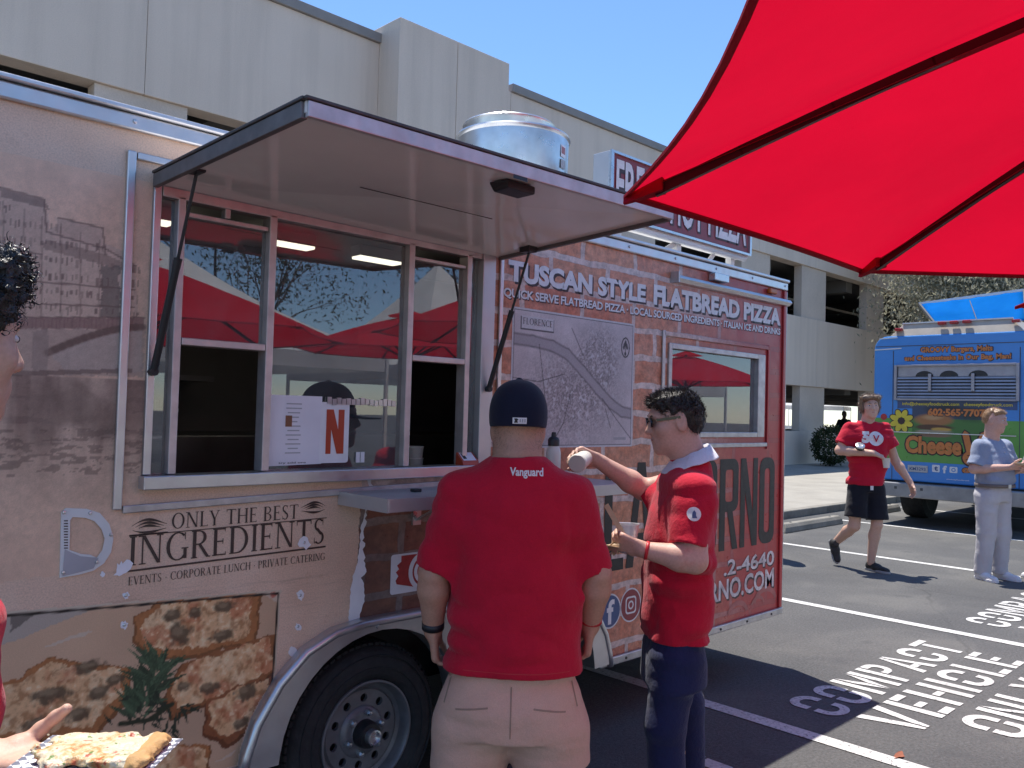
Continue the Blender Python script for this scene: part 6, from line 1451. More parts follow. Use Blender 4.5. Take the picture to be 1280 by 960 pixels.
def shoe(parent, heel, toe, m, sole='sole_grey', s=1.0, up=(0, 0, 1)):
    heel, toe, up = (np.array(q, np.float32) for q in (heel, toe, up)); d = toe-heel; L = np.linalg.norm(d); d = d/L; up = up-d*(up@d); up /= np.linalg.norm(up); t = np.cross(d, up)
    lo = np.minimum(heel, toe)-0.12; hi = np.maximum(heel, toe)+0.16; F = Field(lo, hi, 0.006)
    a = heel+d*0.035+up*0.045; b = heel+d*L*0.68+up*0.034
    F.cone(heel+d*0.04+up*0.045, heel+d*L*0.45+up*0.042, 0.040*s, 0.042*s, 0.03); F.cone(heel+d*L*0.45+up*0.04, toe-d*0.045+up*0.030, 0.044*s, 0.036*s, 0.03, n=up, f=1.25); F.cone(heel+d*0.055+up*0.05, heel+d*0.065+up*0.105, 0.040*s, 0.036*s, 0.03)
    F.plane(heel+up*0.012, -up); F.plane(heel+up*0.118+d*0.06, up+d*0.25)
    o = implicit('shoe', F, m, parent)
    V = []; prof = [(0.0, 0.028), (0.05, 0.038), (0.2, 0.040), (0.45, 0.040), (0.7, 0.048), (0.88, 0.040), (0.97, 0.022), (1.0, 0.006)]
    ring = [heel+d*(L*u)+t*(w_*s) for u, w_ in prof]+[heel+d*(L*u)-t*(w_*s) for u, w_ in prof[::-1]]; k = len(ring)
    V = [p for p in ring]+[p+up*0.026 for p in ring]; Fc = [tuple(range(k-1, -1, -1)), tuple(range(k, 2*k))]+[(i, (i+1) % k, k+(i+1) % k, k+i) for i in range(k)]
    mesh('sole', V, Fc, sole, o, bevel=0.004); return o
def strands(name, P, Nn, L, w_, m, parent, droop=0.0, flow=(0, 0, 0), curl=0.0, seed=1, seg=3):
    g = np.random.default_rng(seed); k = len(P); d = Nn+np.array(flow)+g.normal(size=(k, 3))*0.35; d /= np.linalg.norm(d, axis=1)[:, None]; L = L*g.uniform(0.6, 1.3, (k, 1)); s = np.cross(d, g.normal(size=(k, 3))); s /= np.linalg.norm(s, axis=1)[:, None]
    rows = []; p = P.copy()
    for i in range(seg+1):
        ww = w_*(1-0.85*i/seg); rows.append(p-s*ww); rows.append(p+s*ww); d = d+np.array((0, 0, -droop))+g.normal(size=(k, 3))*curl; d /= np.linalg.norm(d, axis=1)[:, None]; p = p+d*L/seg
    V = np.stack(rows, 1).reshape(-1, 3); b = np.arange(k)[:, None]*(2*(seg+1)); q = np.concatenate([np.stack([b[:, 0]+2*i, b[:, 0]+2*i+1, b[:, 0]+2*i+3, b[:, 0]+2*i+2], 1) for i in range(seg)])
    o = mesh(name, V, q.tolist(), m, parent, smooth=True); return o
def scalp_points(o, cnt, cond, seed=1):
    co = np.empty(len(o.data.vertices)*3, np.float32); o.data.vertices.foreach_get('co', co); co = co.reshape(-1, 3); no = np.empty_like(co).ravel(); o.data.vertices.foreach_get('normal', no); no = no.reshape(-1, 3)
    ok = np.nonzero(cond(co))[0]; i = np.random.default_rng(seed).choice(ok, cnt); return co[i]+np.random.default_rng(seed+1).normal(size=(cnt, 3))*0.003, no[i]
def band(name, p, d, r0, w_, m, parent, n=None, f=1.0):
    """strap round a limb at p, axis d"""
    p, d = Vector(p), Vector(d).normalized(); a = (Vector(n)-d*Vector(n).dot(d)).normalized() if n is not None else d.orthogonal().normalized(); b_ = d.cross(a); V = []; K = 24
    for h_, r in ((-w_/2, r0), (-w_/2, r0+0.003), (w_/2, r0+0.003), (w_/2, r0)):
        for j in range(K): V.append(p+d*h_+a*(math.cos(2*math.pi*j/K)*r/f)+b_*(math.sin(2*math.pi*j/K)*r))
    return mesh(name, V, [(i*K+j, i*K+(j+1) % K, ((i+1) % 4)*K+(j+1) % K, ((i+1) % 4)*K+j) for i in range(4) for j in range(K)], m, parent, smooth=True)
# ================================================================== THE PEOPLE
def at_cam(px, fwd):
    """ground point straight below the view ray at photo column px, fwd metres ahead"""
    q = F0*fwd+R0*((px-640)/FPX*fwd); return Vector((q.x, q.y, 0))
def facing(v): return math.atan2(-v.x, v.y)
def figure(label, loc, rz, c, group='people at the food trailers'):
    t = thing('person', label, 'person', loc, rz, None); ORG[t.name] = Vector()
    h = c.get('h', 0.008)
    fl = []
    hc, M, hs, nk, rn = c['head']; lo = np.minimum(np.array(hc)-0.16*hs, np.array(nk)-0.12); hi = np.maximum(np.array(hc)+0.16*hs, np.array(nk)+0.12)
    Fh = Field(lo, hi, c.get('hh', 0.005)); P = add_head(Fh, hc, M, hs, nk, rn, c.get('fat', 0.0)); fl.append(Fh)
    for a in c['arms']: fl.append(arm_field(a[0], a[1], a[2], a[3], a[4], c.get('ha', 0.006), a[5] if len(a) > 5 else 1.0))
    S = np.array(c['torso']); Fb = Field([-0.32, -0.30, 0.0], [0.36, 0.34, S[-1, 0]+0.02], 0.012)
    Fb.stack([(z, x, y, rx*0.86, ry*0.86) for z, x, y, rx, ry in c['torso']], 0.02)
    for hp, kn, an, r in c['skinlegs']: leg_fields(Fb, hp, kn, an, r)
    fl.append(Fb)
    body = implicit('body', fl, c['skin'], t)
    # shirt
    A = np.array([q for s in c['sleeves'] for q in (s[0], s[1])]); z0, z1 = S[0, 0], S[-1, 0]
    lo = [min(A[:, 0].min()-0.13, (S[:, 1]-S[:, 3]).min()-0.05), min(A[:, 1].min()-0.12, (S[:, 2]-S[:, 4]).min()-0.04), min(z0-0.03, A[:, 2].min()-0.05)-0.03]
    hi = [max(A[:, 0].max()+0.12, (S[:, 1]+S[:, 3]).max()+0.04), max(A[:, 1].max()+0.12, (S[:, 2]+S[:, 4]).max()+0.04), max(z1, A[:, 2].max()+0.08)+0.03]
    F = Field(lo, hi, h); s0 = c['torso'][0]; F.stack([(s0[0]-0.04,)+tuple(s0[1:])]+list(c['torso']), 0.0)
    def folds(G):
        G.wrinkle(c.get('wr', 0.022), 7, 7, 3.2, 1+c.get('seed', 0)); G.wrinkle(c.get('wr', 0.022)*0.9, 5, 5, 13, 5+c.get('seed', 0), ridge=True); G.wrinkle(0.006, 24, 24, 14, 9); G.d -= c.get('ease', 0.004)
    folds(F); F.plane((0, 0, z0+0.004), (0, 0, -1))
    for a, b, r0, r1 in c['sleeves']:
        G = Field(lo, hi, h); a, b = np.array(a, np.float32), np.array(b, np.float32); e = (b-a)/np.linalg.norm(b-a)
        G.cone(a, b+e*0.03, r0, r1, 0.0, flat=True); folds(G); G.cone(b+e*0.12, b, r1+0.04, r1+0.04, 0.0, flat=True, op='-'); G.cone(b-e*0.012, b+e*0.05, r1-0.024, r1-0.02, 0.004, op='-')
        F.apply((slice(None),)*3, G.d, 0.055, '+')
    F.cone(np.array(nk)+np.array((0, 0, -0.02)), np.array(nk)+np.array((0, 0, 0.10)), rn*hs*1.06, rn*hs*2.0, 0.012, op='-')
    shirt = implicit('shirt', F, c['shirt'], t, 2 if h < 0.008 else 1)
    # trousers or shorts
    Hs = np.array(c['hips']); L = np.array([q for l in c['legs'] for q in l[0]])
    lo = [min(L[:, 0].min(), -0.2)-0.16, L[:, 1].min()-0.18, L[:, 2].min()-0.05]; hi = [max(L[:, 0].max(), 0.2)+0.16, L[:, 1].max()+0.18, Hs[-1, 0]+0.04]
    F = Field(lo, hi, h); F.stack(c['hips'], 0.0)
    for pts, rr in c['legs']:
        for i in range(len(pts)-1): F.cone(pts[i], pts[i+1], rr[i], rr[i+1], 0.03, flat=(i == len(pts)-2))
    F.wrinkle(0.016, 9, 9, 4, 3+c.get('seed', 0)); F.wrinkle(0.006, 6, 6, 18, 8, ridge=True)
    for pts, rr in c['legs']:
        a, b = np.array(pts[-2], np.float32), np.array(pts[-1], np.float32); e = (b-a)/np.linalg.norm(b-a); F.cone(b+e*0.10, b-e*0.008, rr[-1]+0.03, rr[-1]+0.03, 0.0, flat=True, op='-'); F.cone(b-e*0.03, b+e*0.05, rr[-1]-0.026, rr[-1]-0.02, 0.004, op='-')
    pants = implicit(c.get('pname', 'trousers'), F, c['pants'], t, 2 if h < 0.008 else 1)
    for sh in c.get('shoes', ()): shoe(t, *sh)
    return t, body, shirt, pants, P
def arm(sh, el, wr, d, n, side, r=(0.050, 0.042, 0.029), curl=(0.4, 0.5, 0.4), hs=1.0, **kw):
    return (sh, el, wr, dict(d=d, n=n, side=side, curl=curl, **kw), r, hs)
I3 = rot()
# ---------------- heavy man in a navy cap, seen from behind
loc = at_cam(649, 2.95); rz = facing(F0)
cA = dict(skin='skin_tan', shirt='red_jersey', pants='khaki', h=0.0065, hh=0.005, ha=0.0045, pname='shorts', wr=0.020,
    torso=[(0.712, 0.014, 0.01, 0.230, 0.178), (0.80, 0.014, 0.015, 0.224, 0.182), (0.95, 0.012, 0.02, 0.222, 0.182), (1.08, 0.008, 0.01, 0.216, 0.170), (1.18, 0.005, 0.0, 0.214, 0.158), (1.29, 0.002, -0.005, 0.224, 0.145), (1.355, 0, -0.01, 0.208, 0.122), (1.400, 0, -0.01, 0.155, 0.100), (1.430, 0, -0.01, 0.108, 0.088), (1.462, 0, -0.01, 0.078, 0.078)],
    sleeves=[((-0.200, -0.005, 1.302), (-0.272, 0.0, 1.040), 0.076, 0.072), ((0.200, -0.005, 1.302), (0.272, 0.0, 1.045), 0.076, 0.072)],
    arms=[arm((-0.21, 0, 1.29), (-0.278, -0.01, 1.03), (-0.280, 0.05, 0.815), (0.10, 0.12, -1), (1, 0.1, 0), -1, (0.052, 0.050, 0.034), (0.55, 0.8, 0.6), 1.05),
          arm((0.21, 0, 1.29), (0.286, -0.01, 1.04), (0.276, 0.060, 0.845), (-0.06, 0.22, -1), (-1, 0.1, 0), 1, (0.052, 0.050, 0.034), (0.55, 0.8, 0.6), 1.05)],
    skinlegs=[((-0.11, 0, 0.75), (-0.145, 0.01, 0.46), (-0.15, -0.02, 0.08), (0.11, 0.068, 0.044)), ((0.11, 0, 0.75), (0.145, 0.01, 0.46), (0.15, -0.02, 0.08), (0.11, 0.068, 0.044))],
    hips=[(0.50, 0.0, 0.0, 0.235, 0.175), (0.60, 0.0, 0.0, 0.238, 0.180), (0.67, 0.006, 0.01, 0.220, 0.165), (0.76, 0.01, 0.01, 0.192, 0.142)],
    legs=[([(-0.118, 0.0, 0.60), (-0.132, 0.0, 0.50), (-0.142, 0.005, 0.345)], [0.122, 0.134, 0.136]), ([(0.118, 0.0, 0.60), (0.132, 0.0, 0.50), (0.146, 0.005, 0.375)], [0.122, 0.134, 0.136])],
    shoes=[((-0.155, -0.09, 0.0), (-0.19, 0.19, 0.0), 'shoe_white'), ((0.155, -0.09, 0.0), (0.19, 0.19, 0.0), 'shoe_white')],
    head=((0, 0.035, 1.545), I3, 1.12, (0, -0.012, 1.44), 0.066), fat=0.008)
tA, body, shirt, pants, P = figure('heavy man in navy cap, red T-shirt and khaki shorts with his back turned', loc, rz, cA)
F = Field([-0.15, -0.14, 1.48], [0.15, 0.30, 1.74], 0.0045)
F.ell((0, 0.012, 1.583), (0.103, 0.124, 0.126), 0.0, pw=2.25); F.plane((0, -0.1, 1.545), (0, -0.05, -1)); F.ell((0, 0.012, 1.555), (0.094, 0.115, 0.12), 0.0, op='-')
F.ell((0, 0.012, 1.711), (0.010, 0.010, 0.006), 0.004); F.cone((0, 0.10, 1.556), (0, 0.19, 1.546), 0.085, 0.075, 0.006, n=(0, 0, 1), f=14)
cap = implicit('cap', F, 'navy_cap', tA); bv = bvh_of(cap)
fr = ((0.004, -0.5, 1.566), (1, 0, 0), (0, 0, 1), (0, 1, 0))
g = [((i/6-0.5)*0.048, (j/2-0.5)*0.021) for i in range(7) for j in range(3)]; gf = [(i*3+j, (i+1)*3+j, (i+1)*3+j+1, i*3+j+1) for i in range(6) for j in range(2)]
decal('cap_logo', g, gf, bv, fr, 'white_ink', cap, 0.0022)
blob_ = [(-0.019, -0.007), (-0.006, -0.007), (-0.008, 0.000), (-0.004, 0.004), (-0.010, 0.008), (-0.019, 0.007), (-0.016, 0.001)]
decal('cap_logo_mark', blob_, [tuple(range(7))], bv, fr, 'black_ink', cap, 0.0042)
for x in (0.002, 0.010, 0.018): decal('cap_logo_mark', [(x-0.002, -0.005), (x+0.002, -0.005), (x+0.002, 0.006), (x-0.002, 0.006)], [(0, 1, 2, 3)], bv, fr, 'grey_ink', cap, 0.0042)
v, f = dense_text('Vanguard', 0.112, 0.036, 0.03); decal('shirt_print', v, f, bvh_of(shirt), ((0.032, -0.6, 1.392), (1, 0, 0), (0, 0, 1), (0, 1, 0)), 'white_ink', shirt, 0.0035)
bp = bvh_of(pants)
def ribbon(name, pts, w_, m, par, bv_, fr_, off=0.002):
    V2 = []
    for (a, b_), (c_, d) in zip(pts[:-1], pts[1:]):
        dx, dz = c_-a, d-b_; L = math.hypot(dx, dz); V2 += [(a-dz/L*w_, b_+dx/L*w_), (a+dz/L*w_, b_-dx/L*w_)]
    V2 += [(pts[-1][0]-dz/L*w_, pts[-1][1]+dx/L*w_), (pts[-1][0]+dz/L*w_, pts[-1][1]-dx/L*w_)]
    return decal(name, V2, [(2*i, 2*i+1, 2*i+3, 2*i+2) for i in range(len(pts)-1)], bv_, fr_, m, par, off)
frS = ((0, -0.7, 0), (1, 0, 0), (0, 0, 1), (0, 1, 0))
cloth('khaki_seam', (0.40, 0.265, 0.19), 0.06)
ribbon('seam', [(0.0, 0.69-0.02*i) for i in range(9)], 0.0022, 'khaki_seam', pants, bp, frS)
for sx in (-1, 1):
    ribbon('back_pocket', [(sx*(0.075+0.012*i), 0.625-0.002*i) for i in range(10)], 0.0028, 'khaki_seam', pants, bp, frS)
    ribbon('side_pocket', [(sx*(0.205+0.004*i), 0.69-0.016*i) for i in range(6)], 0.0022, 'khaki_seam', pants, bp, frS)
ribbon('hem_stitch', [(-0.200+0.043*i, 0.738) for i in range(11)], 0.0012, 'silicone_red', shirt, bvh_of(shirt), frS)
band('watch_strap', (-0.280, 0.043, 0.838), (0, -0.25, 1), 0.037, 0.026, 'watch_black', tA); band('wristband', (0.2775, 0.054, 0.868), (0.05, -0.3, 1), 0.0365, 0.014, 'silicone_red', tA)
P_, N_ = scalp_points(body, 900, lambda c: (c[:, 2] > 1.47) & (c[:, 2] < 1.56) & (c[:, 1] < 0.02) & (np.abs(c[:, 0]) < 0.085), 4)
strands('neck_hair', P_, N_, 0.006, 0.0005, 'hair_brown', tA, 0.3, (0, 0, -0.8), 0.1, 2, 2)
# ---------------- man in red shirt with white collar reaching to the counter
loc = at_cam(850, 3.30); fB = -R0; rz = facing(fB)
Mh = rot(0.06, -0.16, 0)
cB = dict(skin='skin_pink', shirt='red_jersey', pants='navy_trouser', h=0.0065, hh=0.0042, ha=0.0042, wr=0.022, seed=3,
    torso=[(0.742, 0.0, 0.004, 0.182, 0.122), (0.85, 0.0, 0.0, 0.178, 0.124), (0.97, 0.0, -0.004, 0.180, 0.127), (1.10, 0.0, -0.012, 0.188, 0.126), (1.20, 0.0, -0.020, 0.190, 0.121), (1.29, 0, -0.028, 0.185, 0.110), (1.36, 0, -0.035, 0.160, 0.098), (1.405, 0, -0.045, 0.100, 0.080), (1.43, 0, -0.05, 0.075, 0.07)],
    sleeves=[((-0.168, -0.040, 1.320), (-0.222, 0.002, 1.125), 0.064, 0.070), ((0.175, -0.035, 1.325), (0.215, 0.070, 1.225), 0.072, 0.070)],
    arms=[arm((-0.175, -0.035, 1.31), (-0.235, -0.020, 1.075), (-0.205, 0.165, 1.105), (0.15, 0.9, 0.28), (0.85, -0.1, 0.5), 1, (0.052, 0.045, 0.029), (0.55, 0.75, 0.45), 0.95, thumb=0.35),
          arm((0.18, -0.03, 1.32), (0.215, 0.10, 1.285), (0.165, 0.300, 1.405), (-0.12, 0.9, 0.30), (-0.75, 0.1, -0.55), -1, (0.050, 0.042, 0.028), (0.5, 0.7, 0.5), 0.95, thumb=0.3)],
    skinlegs=[((-0.09, 0, 0.72), (-0.1, 0.05, 0.45), (-0.1, 0.03, 0.08), (0.07, 0.05, 0.035)), ((0.09, 0, 0.72), (0.1, -0.06, 0.45), (0.1, -0.1, 0.08), (0.07, 0.05, 0.035))],
    hips=[(0.58, 0, 0, 0.178, 0.120), (0.68, 0, 0, 0.178, 0.120), (0.77, 0, 0.005, 0.155, 0.100)],
    legs=[([(-0.092, 0.010, 0.68), (-0.100, 0.050, 0.44), (-0.105, 0.028, 0.055)], [0.094, 0.074, 0.064]), ([(0.092, -0.010, 0.68), (0.105, -0.065, 0.44), (0.110, -0.10, 0.055)], [0.094, 0.076, 0.066])],
    shoes=[((-0.11, -0.05, 0.0), (-0.12, 0.22, 0.0), 'shoe_white'), ((0.115, -0.18, 0.0), (0.13, 0.09, 0.0), 'shoe_white')],
    head=((0, 0.020, 1.575), Mh, 1.02, (0, -0.055, 1.42), 0.056))
tB, body, shirt, pants, P = figure('man in sunglasses, red T-shirt over white collar and navy trousers reaching out', loc, rz, cB)
face_bits(P, Mh, 1.02, tB, 'brow_brown', False)
Fh = Field([-0.13, -0.14, 1.46], [0.13, 0.17, 1.74], 0.0042)
q = lambda x, y, z: np.array((0, 0.020, 1.575))+Mh@(np.array((x, y, z))*1.02)
Fh.ell(q(0, -0.016, 0.036), (0.082, 0.101, 0.087), 0.0, Mh); Fh.ell(q(0, -0.050, -0.005), (0.072, 0.060, 0.068), 0.03, Mh); Fh.ell(q(0, 0.045, 0.080), (0.056, 0.048, 0.030), 0.03, Mh)
Fh.ell(q(0, 0.098, 0.010), (0.092, 0.062, 0.066), 0.012, Mh, op='-'); Fh.ell(q(0, 0.055, -0.055), (0.12, 0.075, 0.072), 0.012, Mh, op='-')
for sx in (-1, 1): Fh.ell(q(sx*0.090, -0.002, -0.012), (0.026, 0.034, 0.040), 0.01, Mh, op='-')
Fh.wrinkle(0.008, 45, 45, 30, 2); hr = implicit('hair', Fh, 'hair_dark', tB)
P_, N_ = scalp_points(hr, 5200, lambda c: c[:, 2] > 1.595, 3); strands('hair_tuft', P_, N_, 0.015, 0.0011, 'hair_dark', hr, 0.0, (0, 0.9, 0.2), 0.12, 3)
P_, N_ = scalp_points(hr, 3200, lambda c: c[:, 2] <= 1.60, 5); strands('hair_side', P_, N_, 0.010, 0.0009, 'hair_dark', hr, 0.4, (0, -0.3, -1.3), 0.1, 5)
# sunglasses
gl = MB()
for sx in (-1, 1):
    pts = [(sx*(0.034+0.026*math.cos(a)), 0.098-0.020*abs(math.cos(a))*(sx*math.cos(a) > 0), 0.008+0.019*math.sin(a)) for a in np.linspace(0, 2*math.pi, 13)[:-1]]
    k = len(gl.v); gl.v += [tuple(q(x, y, z)) for x, y, z in pts]+[tuple(q(x, y+0.006, z)) for x, y, z in pts]; gl.f += [tuple(k+i for i in range(12)), tuple(k+12+i for i in range(11, -1, -1))]+[(k+i, k+(i+1) % 12, k+12+(i+1) % 12, k+12+i) for i in range(12)]
gl = gl.build('sunglasses', 'shades', tB)
for sx in (-1, 1): MB().bar(q(sx*0.060, 0.082, 0.016), q(sx*0.083, -0.006, 0.016), 0.004, 0.010).build('temple_arm', 'shades', gl)
MB().bar(q(-0.012, 0.100, 0.014), q(0.012, 0.100, 0.014), 0.005, 0.005).build('bridge', 'shades', gl)
# white collar: folded ring, high at the nape, low in front
V = []; K = 36; tiers = ((0.066, 0.006, 0.0), (0.069, 0.030, 0.0), (0.075, 0.033, 0.0), (0.106, -0.012, 0.0), (0.110, -0.016, 0.0), (0.098, -0.018, 0.0))
for r, dz, _ in tiers:
    for j in range(K):
        a = 2*math.pi*j/K; y = math.sin(a); V.append((r*math.cos(a)*1.02, -0.045+r*y*1.02, 1.428+dz-0.030*y-0.012*(y > 0)*y+0.002*math.sin(a*9)))
mesh('collar', V, [(i*K+j, i*K+(j+1) % K, (i+1)*K+(j+1) % K, (i+1)*K+j) for i in range(5) for j in range(K)], 'white_cloth', tB, smooth=True)
bv = bvh_of(shirt); fr = ((-0.7, -0.010, 1.245), (0, -1, 0), (0, 0, 1), (1, 0, 0))
disc = [(0, 0)]+[(0.025*math.cos(a), 0.025*math.sin(a)) for a in np.linspace(0, 6.283, 21)[:-1]]; df_ = [(0, 1+i, 1+(i+1) % 20) for i in range(20)]
decal('sleeve_patch', disc, df_, bv, fr, 'white_ink', shirt, 0.003); decal('patch_mark', [(-0.007, -0.014), (0.010, -0.014), (0.006, -0.004), (0.006, 0.006), (0.0, 0.014), (-0.006, 0.006), (-0.008, -0.004)], [tuple(range(7))], bv, fr, 'blue_ink', shirt, 0.005)
band('wristband', (-0.208, 0.150, 1.1025), (0.15, 0.9, 0.15), 0.0315, 0.012, 'silicone_red', tB)
# held things (world space from his local frame)
RB = Matrix.Rotation(rz, 4, 'Z'); LB = lambda x, y, z: RB @ Vector((x, y, z))+loc
mat('shaker_white', (0.72, 0.68, 0.60), 0.4, 0, var=0.05); mat('wood_stick', (0.62, 0.45, 0.27), 0.6, 0, var=0.12, vscale=30); mat('kraft', (0.55, 0.42, 0.28), 0.7, 0)
def tilted(o_pts, origin, axis):
    z = Vector(axis).normalized(); x = z.orthogonal().normalized(); y = z.cross(x); return [Vector(origin)+x*a+y*b+z*c for a, b, c in o_pts]
def lathe_at(name, prof, origin, axis, m, parent, n=28):
    b = MB().lathe(prof, (0, 0, 0), n); return mesh(name, tilted(b.v, origin, axis), b.f, m, parent, smooth=True, autosmooth=40)
o_ = LB(0.085, 0.375, 1.405); ax = LB(-1, 0.35, -0.15)-loc
sk = thing('seasoning_shaker', 'pale round seasoning shaker gripped by the man with sunglasses above the shelf', 'shaker', o_)
lathe_at('jar', [(0.0, -0.075), (0.030, -0.075), (0.033, -0.07), (0.033, 0.028), (0.031, 0.032)], o_, ax, 'shaker_white', sk); lathe_at('lid', [(0.0355, 0.030), (0.037, 0.034), (0.037, 0.052), (0.034, 0.056), (0.0, 0.056)], o_, ax, 'shaker_white', sk)
n = N('clear_plastic'); tr = n.n('BsdfTransparent'); tr.inputs[0].default_value = (0.93, 0.95, 0.95, 1); gl2 = n.n('BsdfGlossy'); gl2.inputs['Roughness'].default_value = 0.08; lw = n.n('LayerWeight'); lw.inputs[0].default_value = 0.35; mx = n.n('MixShader'); n.l(lw.outputs[1], mx.inputs[0]); n.l(tr.outputs[0], mx.inputs[1]); n.l(gl2.outputs[0], mx.inputs[2]); df3 = n.n('BsdfDiffuse'); df3.inputs[0].default_value = (0.85, 0.86, 0.88, 1); mx3 = n.n('MixShader'); mx3.inputs[0].default_value = 0.28; n.l(mx.outputs[0], mx3.inputs[1]); n.l(df3.outputs[0], mx3.inputs[2]); n.done(mx3.outputs[0], 'clear_plastic')
o_ = LB(-0.165, 0.215, 1.085); cu = thing('plastic_cup', 'clear plastic cup in the near hand of the man with sunglasses', 'cup', o_)
lathe_at('cup_wall', [(0.0, 0.0), (0.028, 0.0), (0.030, 0.003), (0.041, 0.102), (0.044, 0.104), (0.044, 0.108), (0.040, 0.106), (0.028, 0.006)], o_, (0.03, 0.02, 1), 'clear_plastic', cu); lathe_at('ice', [(0.0, 0.02), (0.026, 0.02), (0.029, 0.045), (0.015, 0.055), (0.0, 0.05)], o_, (0.03, 0.02, 1), 'white_cloth', cu)
o_ = LB(-0.18, 0.225, 1.16); b = MB(); b.bar(LB(-0.20, 0.20, 1.10), LB(-0.185, 0.300, 1.262), 0.019, 0.004, up=LB(1, 0, 0)-loc); st_ = b.build('wooden_stick', 'wood_stick', None); tag(st_, 'flat wooden stick held against the clear cup', 'stick')
o_ = LB(-0.175, 0.265, 1.105); nk_ = MB(); r = random.Random(5)
for i in range(7): 
    a = r.uniform(0, 6.28); nk_.add([o_+Vector((r.uniform(-.03, .03), r.uniform(-.03, .03), r.uniform(-.025, .02)))+Vector((math.cos(a+j*1.57), math.sin(a+j*1.57), r.uniform(-.5, .5)))*0.024 for j in range(4)], [(0, 1, 2, 3)])
nk_ = nk_.build('crumpled_napkin', 'kraft', None, solid=0.002); tag(nk_, 'crumpled pale napkin under the fingers by the clear cup', 'napkin')
# ---------------- walking man with the big number on his chest
loc = at_cam(1085, 9.02); rz = facing(-F0)
Mw = rot(-0.10, 0.02, 0.05)
cC = dict(skin='skin_light', shirt='red_jersey', pants='black_cloth', pname='shorts', h=0.0095, hh=0.0055, ha=0.006, wr=0.024, seed=7,
    torso=[(0.905, 0.0, 0.0, 0.185, 0.125), (1.02, 0.0, 0.0, 0.175, 0.122), (1.15, 0.0, 0.0, 0.180, 0.120), (1.30, 0.0, 0.0, 0.200, 0.125), (1.42, 0.0, -0.005, 0.205, 0.120), (1.50, 0, -0.01, 0.180, 0.100), (1.56, 0, -0.015, 0.110, 0.080), (1.595, 0, -0.015, 0.080, 0.07)],
    sleeves=[((0.185, -0.005, 1.495), (0.275, 0.010, 1.335), 0.072, 0.072), ((-0.185, -0.005, 1.495), (-0.262, 0.0, 1.320), 0.072, 0.072)],
    arms=[arm((0.19, 0, 1.49), (0.305, 0.030, 1.270), (0.010, 0.200, 1.255), (-0.85, 0.15, -0.35), (-0.2, -0.3, -1), 1, (0.054, 0.046, 0.031), (0.4, 0.6, 0.4), 1.05),
          arm((-0.19, 0, 1.49), (-0.325, -0.04, 1.170), (-0.455, 0.030, 0.945), (-0.30, 0.12, -1), (0.9, 0.2, -0.2), -1, (0.054, 0.045, 0.031), (0.3, 0.45, 0.4), 1.05)],
    skinlegs=[((-0.095, 0, 0.95), (-0.092, 0.06, 0.50), (-0.058, 0.0, 0.085), (0.085, 0.058, 0.038)), ((0.095, 0, 0.95), (0.130, 0.020, 0.47), (0.215, -0.30, 0.235), (0.085, 0.058, 0.038))],
    hips=[(0.84, 0, 0, 0.172, 0.122), (0.90, 0, 0, 0.165, 0.112), (0.97, 0, 0, 0.145, 0.095)],
    legs=[([(-0.088, 0.0, 0.87), (-0.098, 0.040, 0.535)], [0.110, 0.115]), ([(0.088, 0.0, 0.87), (0.125, 0.030, 0.555)], [0.110, 0.115])],
    shoes=[((-0.045, -0.075, 0.0), (-0.175, 0.200, 0.0), 'shoe_black'), ((0.235, -0.345, 0.265), (0.205, -0.235, 0.02), 'shoe_black', 'sole_grey', 1.0, (0, 0.9, 0.3))],
    head=((-0.015, 0.025, 1.748), Mw, 1.06, (-0.005, -0.015, 1.575), 0.056))
tC, body, shirt, pants, P = figure('walking man in red T-shirt with white number and V, black shorts and black sneakers', loc, rz, cC)
face_bits(P, Mw, 1.06, tC)
q = lambda x, y, z: np.array((-0.015, 0.025, 1.748))+Mw@(np.array((x, y, z))*1.06)
Fh = Field([-0.16, -0.14, 1.57], [0.14, 0.18, 1.94], 0.0055); Fh.ell(q(0, -0.018, 0.042), (0.086, 0.102, 0.089), 0.0, Mw); Fh.ell(q(0, -0.045, -0.015), (0.082, 0.062, 0.068), 0.03, Mw)
Fh.ell(q(0.045, 0.060, 0.085), (0.050, 0.050, 0.030), 0.03, Mw); Fh.ell(q(-0.045, 0.060, 0.085), (0.050, 0.050, 0.030), 0.03, Mw)
for sx in (-1, 1): Fh.ell(q(sx*0.080, -0.005, -0.010), (0.016, 0.045, 0.050), 0.03, Mw)
Fh.ell(q(0, 0.120, -0.015), (0.076, 0.085, 0.104), 0.012, Mw, op='-'); Fh.wrinkle(0.016, 32, 32, 14, 4); hr = implicit('hair', Fh, 'hair_brown', tC)
P_, N_ = scalp_points(hr, 2600, lambda c: (c[:, 2] > 1.60) & ((c[:, 1] < 0.075) | (c[:, 2] > 1.845)), 6); strands('hair_strand', P_, N_, 0.022, 0.0014, 'hair_brown', hr, 0.25, (0, -0.3, 0.0), 0.2, 7)
bv = bvh_of(shirt); fr0 = lambda x, z: ((x, 0.8, z), (-1, 0, 0), (0, 0, 1), (0, -1, 0))
v, f = dense_text('5', 0.085, 0.125, 0.07); decal('shirt_print', v, f, bv, fr0(0.060, 1.420), 'white_ink', shirt, 0.004)
disc = [(0, 0)]+[(0.076*math.cos(a), 0.076*math.sin(a)) for a in np.linspace(0, 6.283, 33)[:-1]]+[(0.04*math.cos(a), 0.04*math.sin(a)) for a in np.linspace(0, 6.283, 33)[:-1]]
df_ = [(0, 33+i, 33+(i+1) % 32) for i in range(32)]+[(33+i, 1+i, 1+(i+1) % 32, 33+(i+1) % 32) for i in range(32)]
decal('shirt_print', disc, df_, bv, fr0(-0.045, 1.408), 'white_ink', shirt, 0.004)
